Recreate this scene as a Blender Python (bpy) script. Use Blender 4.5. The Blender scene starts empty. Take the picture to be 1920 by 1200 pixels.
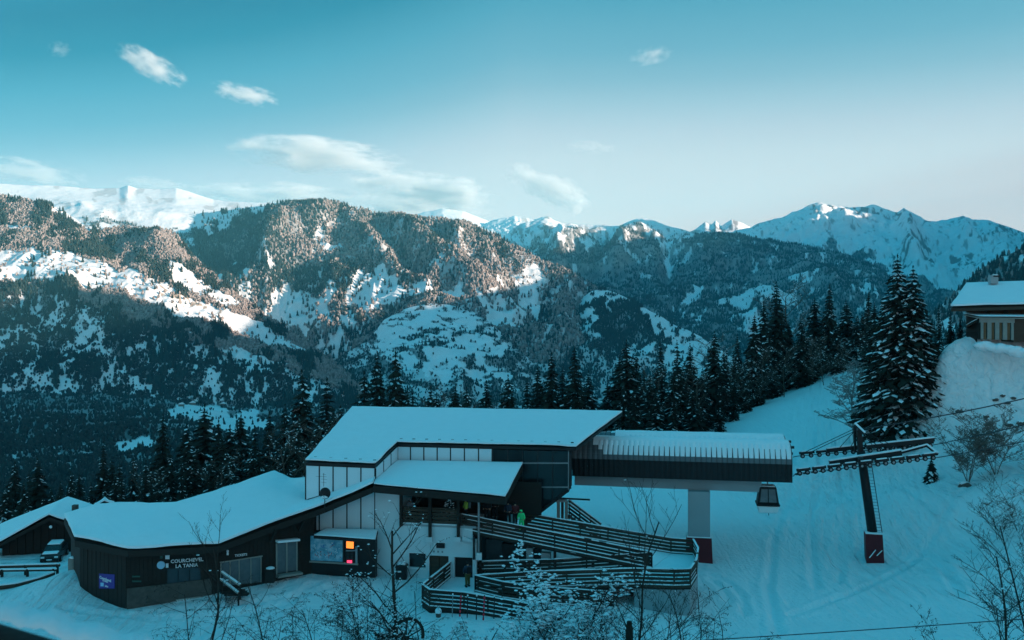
import bpy, bmesh, math, random
import numpy as np
from mathutils import Vector, Matrix, Quaternion

scene = bpy.context.scene
COL = scene.collection
R = math.radians
F, CX, Y0, H = 1750.0, 960.0, 570.0, 21.2      # lens in photo pixels, principal column, eye level row, eye height

# ------------------------------------------------------------------ camera
cam_d = bpy.data.cameras.new('camera')
cam = bpy.data.objects.new('camera', cam_d)
COL.objects.link(cam)
scene.camera = cam
cam.location = (0, 0, H)
cam.rotation_euler = (R(90), 0, 0)
cam_d.sensor_width = 36.0
cam_d.lens = 36.0 * F / 1920.0
cam_d.shift_y = (Y0 - 600.0) / 1920.0
cam_d.clip_start = 0.2
cam_d.clip_end = 90000
cam_d.dof.use_dof = True
cam_d.dof.focus_distance = 85
cam_d.dof.aperture_fstop = 1.8

# ------------------------------------------------------------------ sky and sun
SUN_EL = 10.5
SUN_V = Vector((0.93, -0.36, 0)).normalized()
SUN_DIR = Vector((SUN_V.x * math.cos(R(SUN_EL)), SUN_V.y * math.cos(R(SUN_EL)), math.sin(R(SUN_EL))))

def s2l(c):
    out = []
    for v in c:
        v = v / 255.0
        out.append(v / 12.92 if v <= 0.04045 else ((v + 0.055) / 1.055) ** 2.4)
    return out

world = bpy.data.worlds.new('World')
scene.world = world
world.use_nodes = True
wt = world.node_tree
for n in list(wt.nodes): wt.nodes.remove(n)
def wn(t, **kw):
    n = wt.nodes.new(t)
    for k, v in kw.items(): setattr(n, k, v)
    return n
def wmath(op, a, b=None, clamp=False):
    n = wn('ShaderNodeMath', operation=op, use_clamp=clamp)
    for i, v in enumerate((a, b)):
        if v is None: continue
        if isinstance(v, (int, float)): n.inputs[i].default_value = v
        else: wt.links.new(v, n.inputs[i])
    return n.outputs[0]
sky = wn('ShaderNodeTexSky', sky_type='NISHITA')
sky.sun_disc = False
sky.sun_elevation = R(SUN_EL)
sky.sun_rotation = math.atan2(SUN_DIR.x, SUN_DIR.y)
sky.altitude = 1400
tc = wn('ShaderNodeTexCoord')
sep = wn('ShaderNodeSeparateXYZ')
wt.links.new(tc.outputs['Generated'], sep.inputs[0])
zpos = wmath('MAXIMUM', sep.outputs['Z'], 0.0)
neg = wmath('MAXIMUM', wmath('MULTIPLY', sep.outputs['X'], -1.0), 0.0)
sdot = wn('ShaderNodeVectorMath', operation='DOT_PRODUCT')      # the sky is paler round the low sun
wt.links.new(tc.outputs['Generated'], sdot.inputs[0]); sdot.inputs[1].default_value = tuple(SUN_DIR)
near = wn('ShaderNodeMapRange', interpolation_type='SMOOTHSTEP')
wt.links.new(sdot.outputs['Value'], near.inputs[0])
near.inputs[1].default_value = 0.12; near.inputs[2].default_value = 0.95; near.inputs[3].default_value = 1.0; near.inputs[4].default_value = 0.52
zeff = wmath('MULTIPLY', wmath('MULTIPLY', zpos, wmath('ADD', 1.0, wmath('MULTIPLY', neg, 1.25))), near.outputs[0])
ramp = wn('ShaderNodeValToRGB')
wt.links.new(zeff, ramp.inputs[0])
stops = [(0.0, (272, 256, 250)), (.068, (265, 252, 246)), (.108, (254, 243, 240)), (.152, (232, 230, 232)), (.18, (210, 215, 223)), (.207, (178, 199, 212)), (.231, (146, 182, 200)), (.26, (115, 168, 191)),
         (.309, (78, 152, 179)), (.36, (18, 122, 152)), (.41, (0, 108, 140)), (.6, (26, 150, 186)), (1.0, (30, 168, 208))]  # upper stops brightened above the view to add light on the snow
els = ramp.color_ramp.elements
while len(els) < len(stops): els.new(0.5)
for e, (p, c) in zip(els, stops):
    e.position = p
    e.color = (*s2l(c), 1)
nis = wn('ShaderNodeMix', data_type='RGBA', blend_type='MULTIPLY')
nis.inputs[0].default_value = 1.0
wt.links.new(sky.outputs[0], nis.inputs[6])
nis.inputs[7].default_value = (0.012, 0.10, 0.12, 1)
mixs = wn('ShaderNodeMix', data_type='RGBA')
mixs.inputs[0].default_value = 0.88
wt.links.new(nis.outputs[2], mixs.inputs[6])
wt.links.new(ramp.outputs[0], mixs.inputs[7])
bg = wn('ShaderNodeBackground')
wt.links.new(mixs.outputs[2], bg.inputs[0])
bg.inputs[1].default_value = 0.425
wo = wn('ShaderNodeOutputWorld')
wt.links.new(bg.outputs[0], wo.inputs[0])

sun_d = bpy.data.lights.new('sun', 'SUN')
sun_d.energy = 5.0
sun_d.angle = R(0.5)
sun_d.color = (1.0, 0.77, 0.62)
sun = bpy.data.objects.new('sun', sun_d)
COL.objects.link(sun)
sun.rotation_euler = (-SUN_DIR).to_track_quat('-Z', 'Y').to_euler()
sun.location = (200, -100, 200)

vs = scene.view_settings
scene.display_settings.display_device = 'sRGB'
vs.view_transform = 'Standard'
vs.look = 'None'
vs.exposure = 1.28
vs.gamma = 1.0
vs.use_curve_mapping = False
cy = scene.cycles
cy.use_denoising = True
cy.denoiser = 'OPENIMAGEDENOISE'
cy.max_bounces = 5
cy.diffuse_bounces = 2
cy.glossy_bounces = 2
cy.transmission_bounces = 3
cy.transparent_max_bounces = 12
cy.volume_bounces = 3
cy.volume_max_steps = 96
cy.sample_clamp_indirect = 4.0
cy.caustics_reflective = False
cy.caustics_refractive = False

# ------------------------------------------------------------------ projection helpers: a photo pixel at a chosen distance or height is a point of the place
def W(px, py, d):
    return Vector(((px - CX) / F * d, d, H - (py - Y0) / F * d))
def WZ(px, py, z):
    return W(px, py, (H - z) * F / (py - Y0))
def RP(px, py, p0, n):
    r = Vector(((px - CX) / F, 1.0, -(py - Y0) / F))
    c = Vector((0, 0, H))
    t = (p0 - c).dot(n) / r.dot(n)
    return c + r * t
def mixv(a, b, t): return a + (b - a) * t

# ------------------------------------------------------------------ numpy noise
def _h(ix, iy, seed):
    n = (ix.astype(np.int64) * 374761393 + iy.astype(np.int64) * 668265263 + seed * 1442695041) & 0xffffffff
    n = ((n ^ (n >> 13)) * 1274126177) & 0xffffffff
    n = (n ^ (n >> 16)) & 0xffffffff
    return n.astype(np.float64) / 4294967295.0
def vnoise(x, y, seed=0):
    x = np.asarray(x, float); y = np.asarray(y, float)
    ix = np.floor(x); iy = np.floor(y)
    fx = x - ix; fy = y - iy
    fx = fx * fx * fx * (fx * (fx * 6 - 15) + 10); fy = fy * fy * fy * (fy * (fy * 6 - 15) + 10)
    a = _h(ix, iy, seed); b = _h(ix + 1, iy, seed); c = _h(ix, iy + 1, seed); d = _h(ix + 1, iy + 1, seed)
    return (a + (b - a) * fx) * (1 - fy) + (c + (d - c) * fx) * fy
def fbm(x, y, o=4, seed=0, g=0.5):
    s = 0; a = 1; t = 0
    for i in range(o):
        s = s + a * (vnoise(x + i * 17.3, y - i * 9.1, seed + i) * 2 - 1); t += a
        a *= g; x = x * 2.03; y = y * 2.03
    return s / t
def ridged(x, y, o=4, seed=0):
    s = 0; a = 1; t = 0
    for i in range(o):
        s = s + a * (1 - np.abs(vnoise(x + i * 7.7, y + i * 3.1, seed + i) * 2 - 1) * 2); t += a
        a *= 0.5; x = x * 2.07; y = y * 2.07
    return s / t
def inpoly(px, py, poly):
    r = np.zeros(px.shape, bool)
    n = len(poly); j = n - 1
    for i in range(n):
        xi, yi = poly[i]; xj, yj = poly[j]
        if yi != yj:
            r ^= ((yi > py) != (yj > py)) & (px < (xj - xi) * (py - yi) / (yj - yi) + xi)
        j = i
    return r
def segdist(px, py, pts):
    best = np.full(px.shape, 1e9)
    for (x0, y0), (x1, y1) in zip(pts[:-1], pts[1:]):
        dx, dy = x1 - x0, y1 - y0
        t = np.clip(((px - x0) * dx + (py - y0) * dy) / (dx * dx + dy * dy), 0, 1)
        best = np.minimum(best, np.hypot(px - x0 - t * dx, py - y0 - t * dy))
    return best
def smooth(a, e0, e1):
    t = np.clip((a - e0) / (e1 - e0), 0, 1)
    return t * t * (3 - 2 * t)

# ------------------------------------------------------------------ object helpers
def tag(o, label=None, cat=None, group=None, kind=None):
    if label: o['label'] = label
    if cat: o['category'] = cat
    if group: o['group'] = group
    if kind: o['kind'] = kind
    return o
def empty(name, loc=(0, 0, 0), label=None, cat=None, group=None, rz=0.0):
    o = bpy.data.objects.new(name, None)
    COL.objects.link(o)
    o.location = loc
    o.rotation_euler = (0, 0, rz)
    o.empty_display_size = 0.3
    return tag(o, label, cat, group)
def copy_tree(o, parent=None):
    c = o.copy()
    COL.objects.link(c)
    c.parent = parent
    for ch in o.children: copy_tree(ch, c)
    return c
def world_loc(o):
    v = Vector(o.location)
    p = o.parent
    while p is not None:
        v = v + Vector(p.location); p = p.parent
    return v
def link_mesh(name, me, mat, parent=None, offset=None, smooth_shade=False):
    o = bpy.data.objects.new(name, me)
    COL.objects.link(o)
    if mat is not None: me.materials.append(mat)
    if smooth_shade:
        me.polygons.foreach_set('use_smooth', [True] * len(me.polygons))
    if parent is not None: o.parent = parent
    return o
def grid_mesh(name, X, Y, Z, mat, alb=None, smooth_shade=True):
    nv, nu = X.shape
    co = np.stack([X, Y, Z], -1).reshape(-1, 3).astype(np.float32)
    me = bpy.data.meshes.new(name)
    nf = (nv - 1) * (nu - 1)
    idx = np.arange(nv * nu).reshape(nv, nu)
    quads = np.stack([idx[:-1, :-1], idx[1:, :-1], idx[1:, 1:], idx[:-1, 1:]], -1).reshape(-1, 4)
    me.vertices.add(len(co)); me.vertices.foreach_set('co', co.ravel())
    me.loops.add(nf * 4); me.loops.foreach_set('vertex_index', quads.ravel().astype(np.int32))
    me.polygons.add(nf); me.polygons.foreach_set('loop_start', np.arange(0, nf * 4, 4, dtype=np.int32))
    me.polygons.foreach_set('use_smooth', np.full(nf, smooth_shade))
    if alb is not None:
        at = me.attributes.new('alb', 'FLOAT_COLOR', 'POINT')
        rgba = np.concatenate([alb.reshape(-1, 3), np.ones((len(co), 1))], 1).astype(np.float32)
        at.data.foreach_set('color', rgba.ravel())
    me.update(); me.validate()
    return link_mesh(name, me, mat)

class MB:
    """collects shapes in world coordinates; build() links them as ONE mesh object"""
    def __init__(s): s.v = []; s.f = []
    def add(s, vs, fs):
        b = len(s.v)
        s.v += [tuple(v) for v in vs]
        s.f += [tuple(b + i for i in f) for f in fs]
        return s
    def hexa(s, a):      # 4 bottom, 4 top
        return s.add(a, [(3, 2, 1, 0), (4, 5, 6, 7), (0, 1, 5, 4), (1, 2, 6, 5), (2, 3, 7, 6), (3, 0, 4, 7)])
    def box(s, c, sx, sy, sz, ux=Vector((1, 0, 0)), uz=Vector((0, 0, 1))):
        c = Vector(c); ux = Vector(ux).normalized(); uz = Vector(uz).normalized(); uy = uz.cross(ux)
        p = []
        for z in (-1, 1):
            for x, y in ((-1, -1), (1, -1), (1, 1), (-1, 1)):
                p.append(c + ux * (x * sx / 2) + uy * (y * sy / 2) + uz * (z * sz / 2))
        return s.hexa(p)
    def bar(s, p0, p1, w, h, up=Vector((0, 0, 1))):      # w sideways, h upwards, centred on the line
        p0 = Vector(p0); p1 = Vector(p1)
        u = (p1 - p0).normalized()
        sd = u.cross(up)
        if sd.length < 1e-4: sd = u.cross(Vector((0, 1, 0)))
        sd.normalize(); up2 = sd.cross(u).normalized()
        a = []
        for z in (-1, 1):
            for q, x in ((p0, -1), (p1, -1), (p1, 1), (p0, 1)):
                a.append(q + sd * (x * w / 2) + up2 * (z * h / 2))
        return s.hexa(a)
    def tube(s, p0, p1, r0, r1=None, n=8, caps=True):
        r1 = r0 if r1 is None else r1
        p0 = Vector(p0); p1 = Vector(p1)
        u = (p1 - p0).normalized()
        a = u.orthogonal().normalized(); b = u.cross(a)
        vs = []
        for p, r in ((p0, r0), (p1, r1)):
            for i in range(n):
                t = 2 * math.pi * i / n
                vs.append(p + a * (r * math.cos(t)) + b * (r * math.sin(t)))
        fs = [(i, (i + 1) % n, n + (i + 1) % n, n + i) for i in range(n)]
        if caps: fs += [tuple(range(n - 1, -1, -1)), tuple(range(n, 2 * n))]
        return s.add(vs, fs)
    def path(s, pts, r, n=6):
        for a, b in zip(pts[:-1], pts[1:]): s.tube(a, b, r, n=n)
        return s
    def prism(s, poly, vec):
        vec = Vector(vec); n = len(poly)
        vs = [Vector(p) for p in poly] + [Vector(p) + vec for p in poly]
        fs = [tuple(range(n)), tuple(range(2 * n - 1, n - 1, -1))] + [(i, n + i, n + (i + 1) % n, (i + 1) % n) for i in range(n)]
        return s.add(vs, fs)
    def lathe(s, c, prof, n=14, axis=Vector((0, 0, 1))):
        axis = Vector(axis).normalized(); a = axis.orthogonal().normalized(); b = axis.cross(a); c = Vector(c)
        vs = []
        for r, z in prof:
            for i in range(n):
                t = 2 * math.pi * i / n
                vs.append(c + axis * z + a * (r * math.cos(t)) + b * (r * math.sin(t)))
        fs = []
        for k in range(len(prof) - 1):
            for i in range(n):
                j = (i + 1) % n
                fs.append((k * n + i, k * n + j, (k + 1) * n + j, (k + 1) * n + i))
        fs += [tuple(range(n - 1, -1, -1)), tuple(range((len(prof) - 1) * n, len(prof) * n))]
        return s.add(vs, fs)
    def blob(s, c, rx, ry, rz, n=8, m=5, rnd=None, jit=0.0):
        c = Vector(c)
        vs = [c + Vector((0, 0, -rz))]
        for k in range(1, m):
            ph = -math.pi / 2 + math.pi * k / m
            for i in range(n):
                t = 2 * math.pi * i / n
                q = 1 + (rnd.uniform(-jit, jit) if rnd else 0)
                vs.append(c + Vector((rx * math.cos(ph) * math.cos(t) * q, ry * math.cos(ph) * math.sin(t) * q, rz * math.sin(ph) * q)))
        vs.append(c + Vector((0, 0, rz)))
        fs = []
        for i in range(n): fs.append((0, 1 + (i + 1) % n, 1 + i))
        for k in range(m - 2):
            for i in range(n):
                a = 1 + k * n + i; b = 1 + k * n + (i + 1) % n
                fs.append((a, b, b + n, a + n))
        L = 1 + (m - 2) * n; T = len(vs) - 1
        for i in range(n): fs.append((L + i, L + (i + 1) % n, T))
        return s.add(vs, fs)
    def build(s, name, mat, parent=None, smooth_shade=False, bevel=0.0):
        off = world_loc(parent) if parent is not None else Vector((0, 0, 0))
        me = bpy.data.meshes.new(name)
        me.from_pydata([(v[0] - off.x, v[1] - off.y, v[2] - off.z) for v in s.v], [], s.f)
        bm = bmesh.new(); bm.from_mesh(me)
        bmesh.ops.recalc_face_normals(bm, faces=bm.faces)
        if bevel > 0:
            bmesh.ops.bevel(bm, geom=list(bm.edges), offset=bevel, segments=1, affect='EDGES', clamp_overlap=True)
        bm.to_mesh(me); bm.free()
        return link_mesh(name, me, mat, parent, smooth_shade=smooth_shade)

# ------------------------------------------------------------------ materials
def newmat(name):
    m = bpy.data.materials.new(name)
    m.use_nodes = True
    nt = m.node_tree
    bs = nt.nodes.get('Principled BSDF')
    return m, nt, bs
def setin(bs, name, v):
    if name in bs.inputs: bs.inputs[name].default_value = v
def mat_simple(name, col, rough=0.7, var=0.25, scale=3.0, bump=0.0, metal=0.0, spec=0.3, stretch=(1, 1, 1), bump_scale=None):
    m, nt, bs = newmat(name)
    setin(bs, 'Roughness', rough); setin(bs, 'Metallic', metal); setin(bs, 'Specular IOR Level', spec)
    tcn = nt.nodes.new('ShaderNodeTexCoord')
    mp = nt.nodes.new('ShaderNodeMapping'); mp.inputs['Scale'].default_value = stretch
    nt.links.new(tcn.outputs['Object'], mp.inputs[0])
    nz = nt.nodes.new('ShaderNodeTexNoise'); nz.inputs['Scale'].default_value = scale; nz.inputs['Detail'].default_value = 6
    nt.links.new(mp.outputs[0], nz.inputs['Vector'])
    mx = nt.nodes.new('ShaderNodeMix'); mx.data_type = 'RGBA'
    nt.links.new(nz.outputs[0], mx.inputs[0])
    mx.inputs[6].default_value = (*[c * (1 - var) for c in col], 1)
    mx.inputs[7].default_value = (*[min(1, c * (1 + var)) for c in col], 1)
    nt.links.new(mx.outputs[2], bs.inputs['Base Color'])
    if bump > 0:
        n2 = nt.nodes.new('ShaderNodeTexNoise'); n2.inputs['Scale'].default_value = bump_scale or scale * 5; n2.inputs['Detail'].default_value = 4
        nt.links.new(mp.outputs[0], n2.inputs['Vector'])
        bp = nt.nodes.new('ShaderNodeBump'); bp.inputs['Strength'].default_value = 1.0; bp.inputs['Distance'].default_value = bump
        nt.links.new(n2.outputs[0], bp.inputs['Height']); nt.links.new(bp.outputs[0], bs.inputs['Normal'])
    return m
M = {}
M['snow'] = mat_simple('snow', (0.86, 0.88, 0.9), 0.75, 0.04, 1.5, bump=0.02, bump_scale=4.0, spec=0.2)
M['snow_old'] = mat_simple('trodden_snow', (0.74, 0.76, 0.78), 0.8, 0.10, 0.8, bump=0.03, bump_scale=6.0, spec=0.2)
M['darkwood'] = mat_simple('dark_stained_wood', (0.022, 0.017, 0.014), 0.75, 0.45, 2.0, bump=0.006, stretch=(1, 1, 6))
M['brownwood'] = mat_simple('brown_weathered_wood', (0.06, 0.042, 0.030), 0.8, 0.4, 1.5, bump=0.006, stretch=(1, 1, 6))
M['greywood'] = mat_simple('grey_weathered_wood', (0.30, 0.28, 0.25), 0.8, 0.25, 2.0, bump=0.004)
M['tanwood'] = mat_simple('tan_larch_wood', (0.26, 0.15, 0.08), 0.75, 0.3, 2.0, bump=0.004)
M['blackmetal'] = mat_simple('black_painted_metal', (0.012, 0.012, 0.013), 0.5, 0.2, 4.0)
M['darkmetal'] = mat_simple('dark_grey_metal', (0.035, 0.037, 0.04), 0.45, 0.25, 3.0, metal=0.3)
M['steel'] = mat_simple('galvanised_steel', (0.28, 0.29, 0.30), 0.45, 0.2, 5.0, metal=0.6)
M['panel'] = mat_simple('pale_cladding_panel', (0.68, 0.79, 0.83), 0.55, 0.06, 0.8)
M['stucco'] = mat_simple('pale_render_wall', (0.64, 0.70, 0.72), 0.9, 0.10, 0.7, bump=0.01, bump_scale=12)
M['concrete'] = mat_simple('pale_concrete', (0.34, 0.36, 0.37), 0.85, 0.12, 0.7, bump=0.006, bump_scale=9)
M['red'] = mat_simple('dark_red_paint', (0.13, 0.012, 0.017), 0.6, 0.25, 2.0)
M['barrel'] = mat_simple('grey_barrel_sheet', (0.13, 0.145, 0.155), 0.5, 0.2, 3.0)
M['pale_twig'] = mat_simple('pale_brown_twig', (0.17, 0.13, 0.11), 0.9, 0.3, 5.0)
M['hotred'] = mat_simple('bright_red_tape', (0.92, 0.04, 0.07), 0.5, 0.05, 4.0)
M['white'] = mat_simple('white_paint', (0.8, 0.8, 0.8), 0.5, 0.05, 4.0)
M['bark'] = mat_simple('bark', (0.035, 0.027, 0.022), 0.95, 0.4, 6.0, bump=0.01)
M['twig'] = mat_simple('bare_twig', (0.040, 0.028, 0.022), 0.9, 0.3, 5.0)
M['frost_twig'] = mat_simple('frosted_twig', (0.30, 0.29, 0.28), 0.9, 0.3, 5.0)
M['fuzz'] = mat_simple('bare_shrub_twig', (0.12, 0.09, 0.072), 0.9, 0.3, 5.0)
M['needle'] = mat_simple('spruce_needles', (0.017, 0.024, 0.017), 0.9, 0.5, 1.2)
M['rock'] = mat_simple('rock', (0.10, 0.085, 0.075), 0.95, 0.4, 3.0, bump=0.05, bump_scale=6)
M['rubber'] = mat_simple('black_rubber', (0.015, 0.015, 0.015), 0.8, 0.1, 4.0)
# ------------------------------------------------------------------ far terrain
def mat_land(name, bump_d=6.0, bump_s=0.02):
    m, nt, bs = newmat(name)
    setin(bs, 'Roughness', 0.9); setin(bs, 'Specular IOR Level', 0.1)
    at = nt.nodes.new('ShaderNodeAttribute'); at.attribute_name = 'alb'
    tcn = nt.nodes.new('ShaderNodeTexCoord')
    nz = nt.nodes.new('ShaderNodeTexNoise'); nz.inputs['Scale'].default_value = bump_s; nz.inputs['Detail'].default_value = 8
    nt.links.new(tcn.outputs['Object'], nz.inputs['Vector'])
    mr = nt.nodes.new('ShaderNodeMapRange'); mr.inputs[3].default_value = 0.85; mr.inputs[4].default_value = 1.12
    nt.links.new(nz.outputs[0], mr.inputs[0])
    mx = nt.nodes.new('ShaderNodeMix'); mx.data_type = 'RGBA'; mx.blend_type = 'MULTIPLY'; mx.inputs[0].default_value = 1
    nt.links.new(at.outputs['Color'], mx.inputs[6]); nt.links.new(mr.outputs[0], mx.inputs[7])
    nt.links.new(mx.outputs[2], bs.inputs['Base Color'])
    bp = nt.nodes.new('ShaderNodeBump'); bp.inputs['Distance'].default_value = bump_d; bp.inputs['Strength'].default_value = 0.6
    nt.links.new(nz.outputs[0], bp.inputs['Height']); nt.links.new(bp.outputs[0], bs.inputs['Normal'])
    return m
M['land'] = mat_land('mountain_land')
SNOW = np.array([0.86, 0.87, 0.88]); FLOOR = np.array([0.075, 0.075, 0.07]); ROCK = np.array([0.11, 0.095, 0.085]); GRASS = np.array([0.34, 0.24, 0.15])

def rowfn(pts):
    a = np.array(pts, float)
    return lambda u: (np.interp(u, a[:, 0], a[:, 1]), np.interp(u, a[:, 0], a[:, 2]))
def box1(a, k):
    if k < 2: return a
    p = np.pad(a, k, mode='edge')
    ker = np.hanning(2 * k + 1); ker /= ker.sum()
    return np.convolve(p, ker, 'valid')

def layer(name, rows, px0, px1, du, dv, amp=40, wl=500, ridge_amp=6, ridge_wl=60, bumps=(), seed=1, back=0.12, cover=None, fine=0.0):
    u = np.arange(px0, px1 + du, du, float)
    pys, ds = [], []
    for i, r in enumerate(rows):
        py, d = rowfn(r)(u)
        if i == 0: py = box1(py, int(3 / du))
        else: py = box1(py, int(18 / du))
        pys.append(py); ds.append(box1(d, int(18 / du)))
    base0 = box1(pys[0], int(26 / du)); detail = pys[0] - base0; sil = pys[0]; pys[0] = base0
    nseg = [max(3, int(np.max(pys[i + 1] - pys[i]) / dv)) for i in range(len(rows) - 1)]
    PY, D, V = [], [], []
    for i, n in enumerate(nseg):
        for k in range(n + (1 if i == len(nseg) - 1 else 0)):
            t = k / n
            PY.append(pys[i] + (pys[i + 1] - pys[i]) * t)
            D.append(ds[i] + (ds[i + 1] - ds[i]) * t)
            V.append((i + t) / len(nseg))
    PY = np.array(PY); D = np.array(D); V = np.array(V)[:, None] * np.ones_like(u)[None]
    PX = np.ones_like(PY) * u[None]
    PY = PY + detail[None] * np.exp(-np.maximum(PY - base0[None], 0) / 13)
    pys[0] = sil
    X = (PX - CX) / F * D; Y = D.copy(); Z = H - (PY - Y0) / F * D
    below = PY - pys[0][None]
    w = smooth(below, 0, 45) * 0.9 + 0.1
    wx = X + fbm(X / wl * 0.7, Y / wl * 0.7, 3, seed + 50) * wl * 0.5
    n = ridged(wx / wl, Y / (2.2 * wl), 5, seed) + 0.5 * fbm(X / (wl * 0.3), Y / (wl * 0.3), 4, seed + 9)
    Z += amp * w * n
    for pts, a, wd in bumps:
        dist = segdist(PX + fbm(PX / 30, PY / 30, 2, seed + 3) * 10, PY, pts)
        Z += a * np.exp(-(dist / wd) ** 2) * smooth(below, 0, 40)
    if fine: Z += fine * fbm(X / (wl * 0.08), Y / (wl * 0.08), 3, seed + 21) * smooth(below, 0, 10)
    zcap = H - (pys[0][None] + 0.10 * below - Y0) / F * Y
    Z = np.where(Z > zcap, zcap + (Z - zcap) * 0.14, Z)
    Z += ridge_amp * fbm(X / ridge_wl, Y / (ridge_wl * 2), 4, seed + 31) * np.exp(-below / 12)
    cov = cover(PX, PY, X, Y) if cover else {}
    forest = cov.get('forest', np.zeros_like(X)); rock = cov.get('rock', np.zeros_like(X)); grass = cov.get('grass', np.zeros_like(X))
    alb = SNOW[None, None] * np.ones(X.shape + (1,))
    alb = alb + (GRASS - alb) * np.clip(grass, 0, 1)[..., None]
    alb = alb + (ROCK - alb) * np.clip(rock, 0, 1)[..., None]
    fl = np.clip(forest * 1.15, 0, 1) * (0.80 + 0.2 * fbm(X / 60, Y / 60, 2, seed + 71))
    alb = alb + (FLOOR - alb) * np.clip(fl, 0, 0.95)[..., None]
    # the far side of the ridge
    nb = 6
    bx, by, bz, ba = [], [], [], []
    for k in range(nb, 0, -1):
        t = k / nb
        d2 = Y[0] * (1 + back * t)
        bx.append(X[0] * (1 + back * t)); by.append(d2)
        bz.append(Z[0] - t * t * (abs(Z[0] - Z[-1]) * 0.8 + 40) - t * 10)
        ba.append(alb[0])
    Xa = np.vstack([np.array(bx), X]); Ya = np.vstack([np.array(by), Y]); Za = np.vstack([np.array(bz), Z]); Aa = np.concatenate([np.array(ba), alb], 0)
    o = grid_mesh(name, Xa, Ya, Za, M['land'], Aa)
    tag(o, kind='structure')
    return dict(o=o, X=X, Y=Y, Z=Z, PX=PX, PY=PY, forest=forest, kindf=cov.get('kindf', np.zeros_like(X)), bush=cov.get('bush', np.zeros_like(X)))

def mat_tree(name, c1, c2, snow=0.0):
    m, nt, bs = newmat(name)
    setin(bs, 'Roughness', 0.95); setin(bs, 'Specular IOR Level', 0.05)
    oi = nt.nodes.new('ShaderNodeObjectInfo')
    mx = nt.nodes.new('ShaderNodeMix'); mx.data_type = 'RGBA'
    nt.links.new(oi.outputs['Random'], mx.inputs[0])
    mx.inputs[6].default_value = (*c1, 1); mx.inputs[7].default_value = (*c2, 1)
    nt.links.new(mx.outputs[2], bs.inputs['Base Color'])
    return m
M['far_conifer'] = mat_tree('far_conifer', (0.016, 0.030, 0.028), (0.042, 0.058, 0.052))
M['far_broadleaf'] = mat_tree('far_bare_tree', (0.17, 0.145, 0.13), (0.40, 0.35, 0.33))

def gn_scatter(name, kind, mat):
    ng = bpy.data.node_groups.new(name, 'GeometryNodeTree')
    ng.interface.new_socket('Geometry', in_out='INPUT', socket_type='NodeSocketGeometry')
    ng.interface.new_socket('Geometry', in_out='OUTPUT', socket_type='NodeSocketGeometry')
    N = ng.nodes; L = ng.links
    gi = N.new('NodeGroupInput'); go = N.new('NodeGroupOutput')
    jn = N.new('GeometryNodeJoinGeometry')
    if kind == 'conifer':
        for (rb, dep, z, rt) in ((0.21, 0.62, 0.08, 0.04), (0.145, 0.52, 0.48, 0.0)):
            c = N.new('GeometryNodeMeshCone'); c.inputs['Vertices'].default_value = 6
            c.inputs['Radius Top'].default_value = rt; c.inputs['Radius Bottom'].default_value = rb; c.inputs['Depth'].default_value = dep
            tr = N.new('GeometryNodeTransform'); tr.inputs['Translation'].default_value = (0, 0, z)
            L.new(c.outputs['Mesh'], tr.inputs['Geometry']); L.new(tr.outputs[0], jn.inputs[0])
    else:
        for (sx, z, sz, ox) in ((0.26, 0.55, 0.42, 0.0), (0.17, 0.34, 0.28, 0.16)):
            c = N.new('GeometryNodeMeshIcoSphere'); c.inputs['Radius'].default_value = 1.0; c.inputs['Subdivisions'].default_value = 1
            tr = N.new('GeometryNodeTransform'); tr.inputs['Translation'].default_value = (ox, 0, z); tr.inputs['Scale'].default_value = (sx, sx, sz)
            L.new(c.outputs['Mesh'], tr.inputs['Geometry']); L.new(tr.outputs[0], jn.inputs[0])
    sm = N.new('GeometryNodeSetMaterial'); sm.inputs['Material'].default_value = mat
    L.new(jn.outputs[0], sm.inputs['Geometry'])
    ip = N.new('GeometryNodeInstanceOnPoints')
    L.new(gi.outputs[0], ip.inputs['Points']); L.new(sm.outputs[0], ip.inputs['Instance'])
    na = N.new('GeometryNodeInputNamedAttribute'); na.data_type = 'FLOAT_VECTOR'; na.inputs['Name'].default_value = 'sc'
    L.new(na.outputs[0], ip.inputs['Scale'])
    rv = N.new('FunctionNodeRandomValue'); rv.data_type = 'FLOAT_VECTOR'
    rv.inputs[0].default_value = (-0.07, -0.07, 0); rv.inputs[1].default_value = (0.07, 0.07, 6.28)
    L.new(rv.outputs[0], ip.inputs['Rotation'])
    L.new(ip.outputs[0], go.inputs[0])
    return ng
M['shade_dark_wood'] = mat_tree('shade_dark_bare_wood', (0.016, 0.020, 0.020), (0.046, 0.046, 0.043))  # darker copy of the bare trees, shade put into the colour
GN = {'valley': gn_scatter('shade_dark_bare_trees', 'broadleaf', M['shade_dark_wood']), 'conifer': gn_scatter('far_conifers', 'conifer', M['far_conifer']), 'broadleaf': gn_scatter('far_bare_trees', 'broadleaf', M['far_broadleaf'])}

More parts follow.
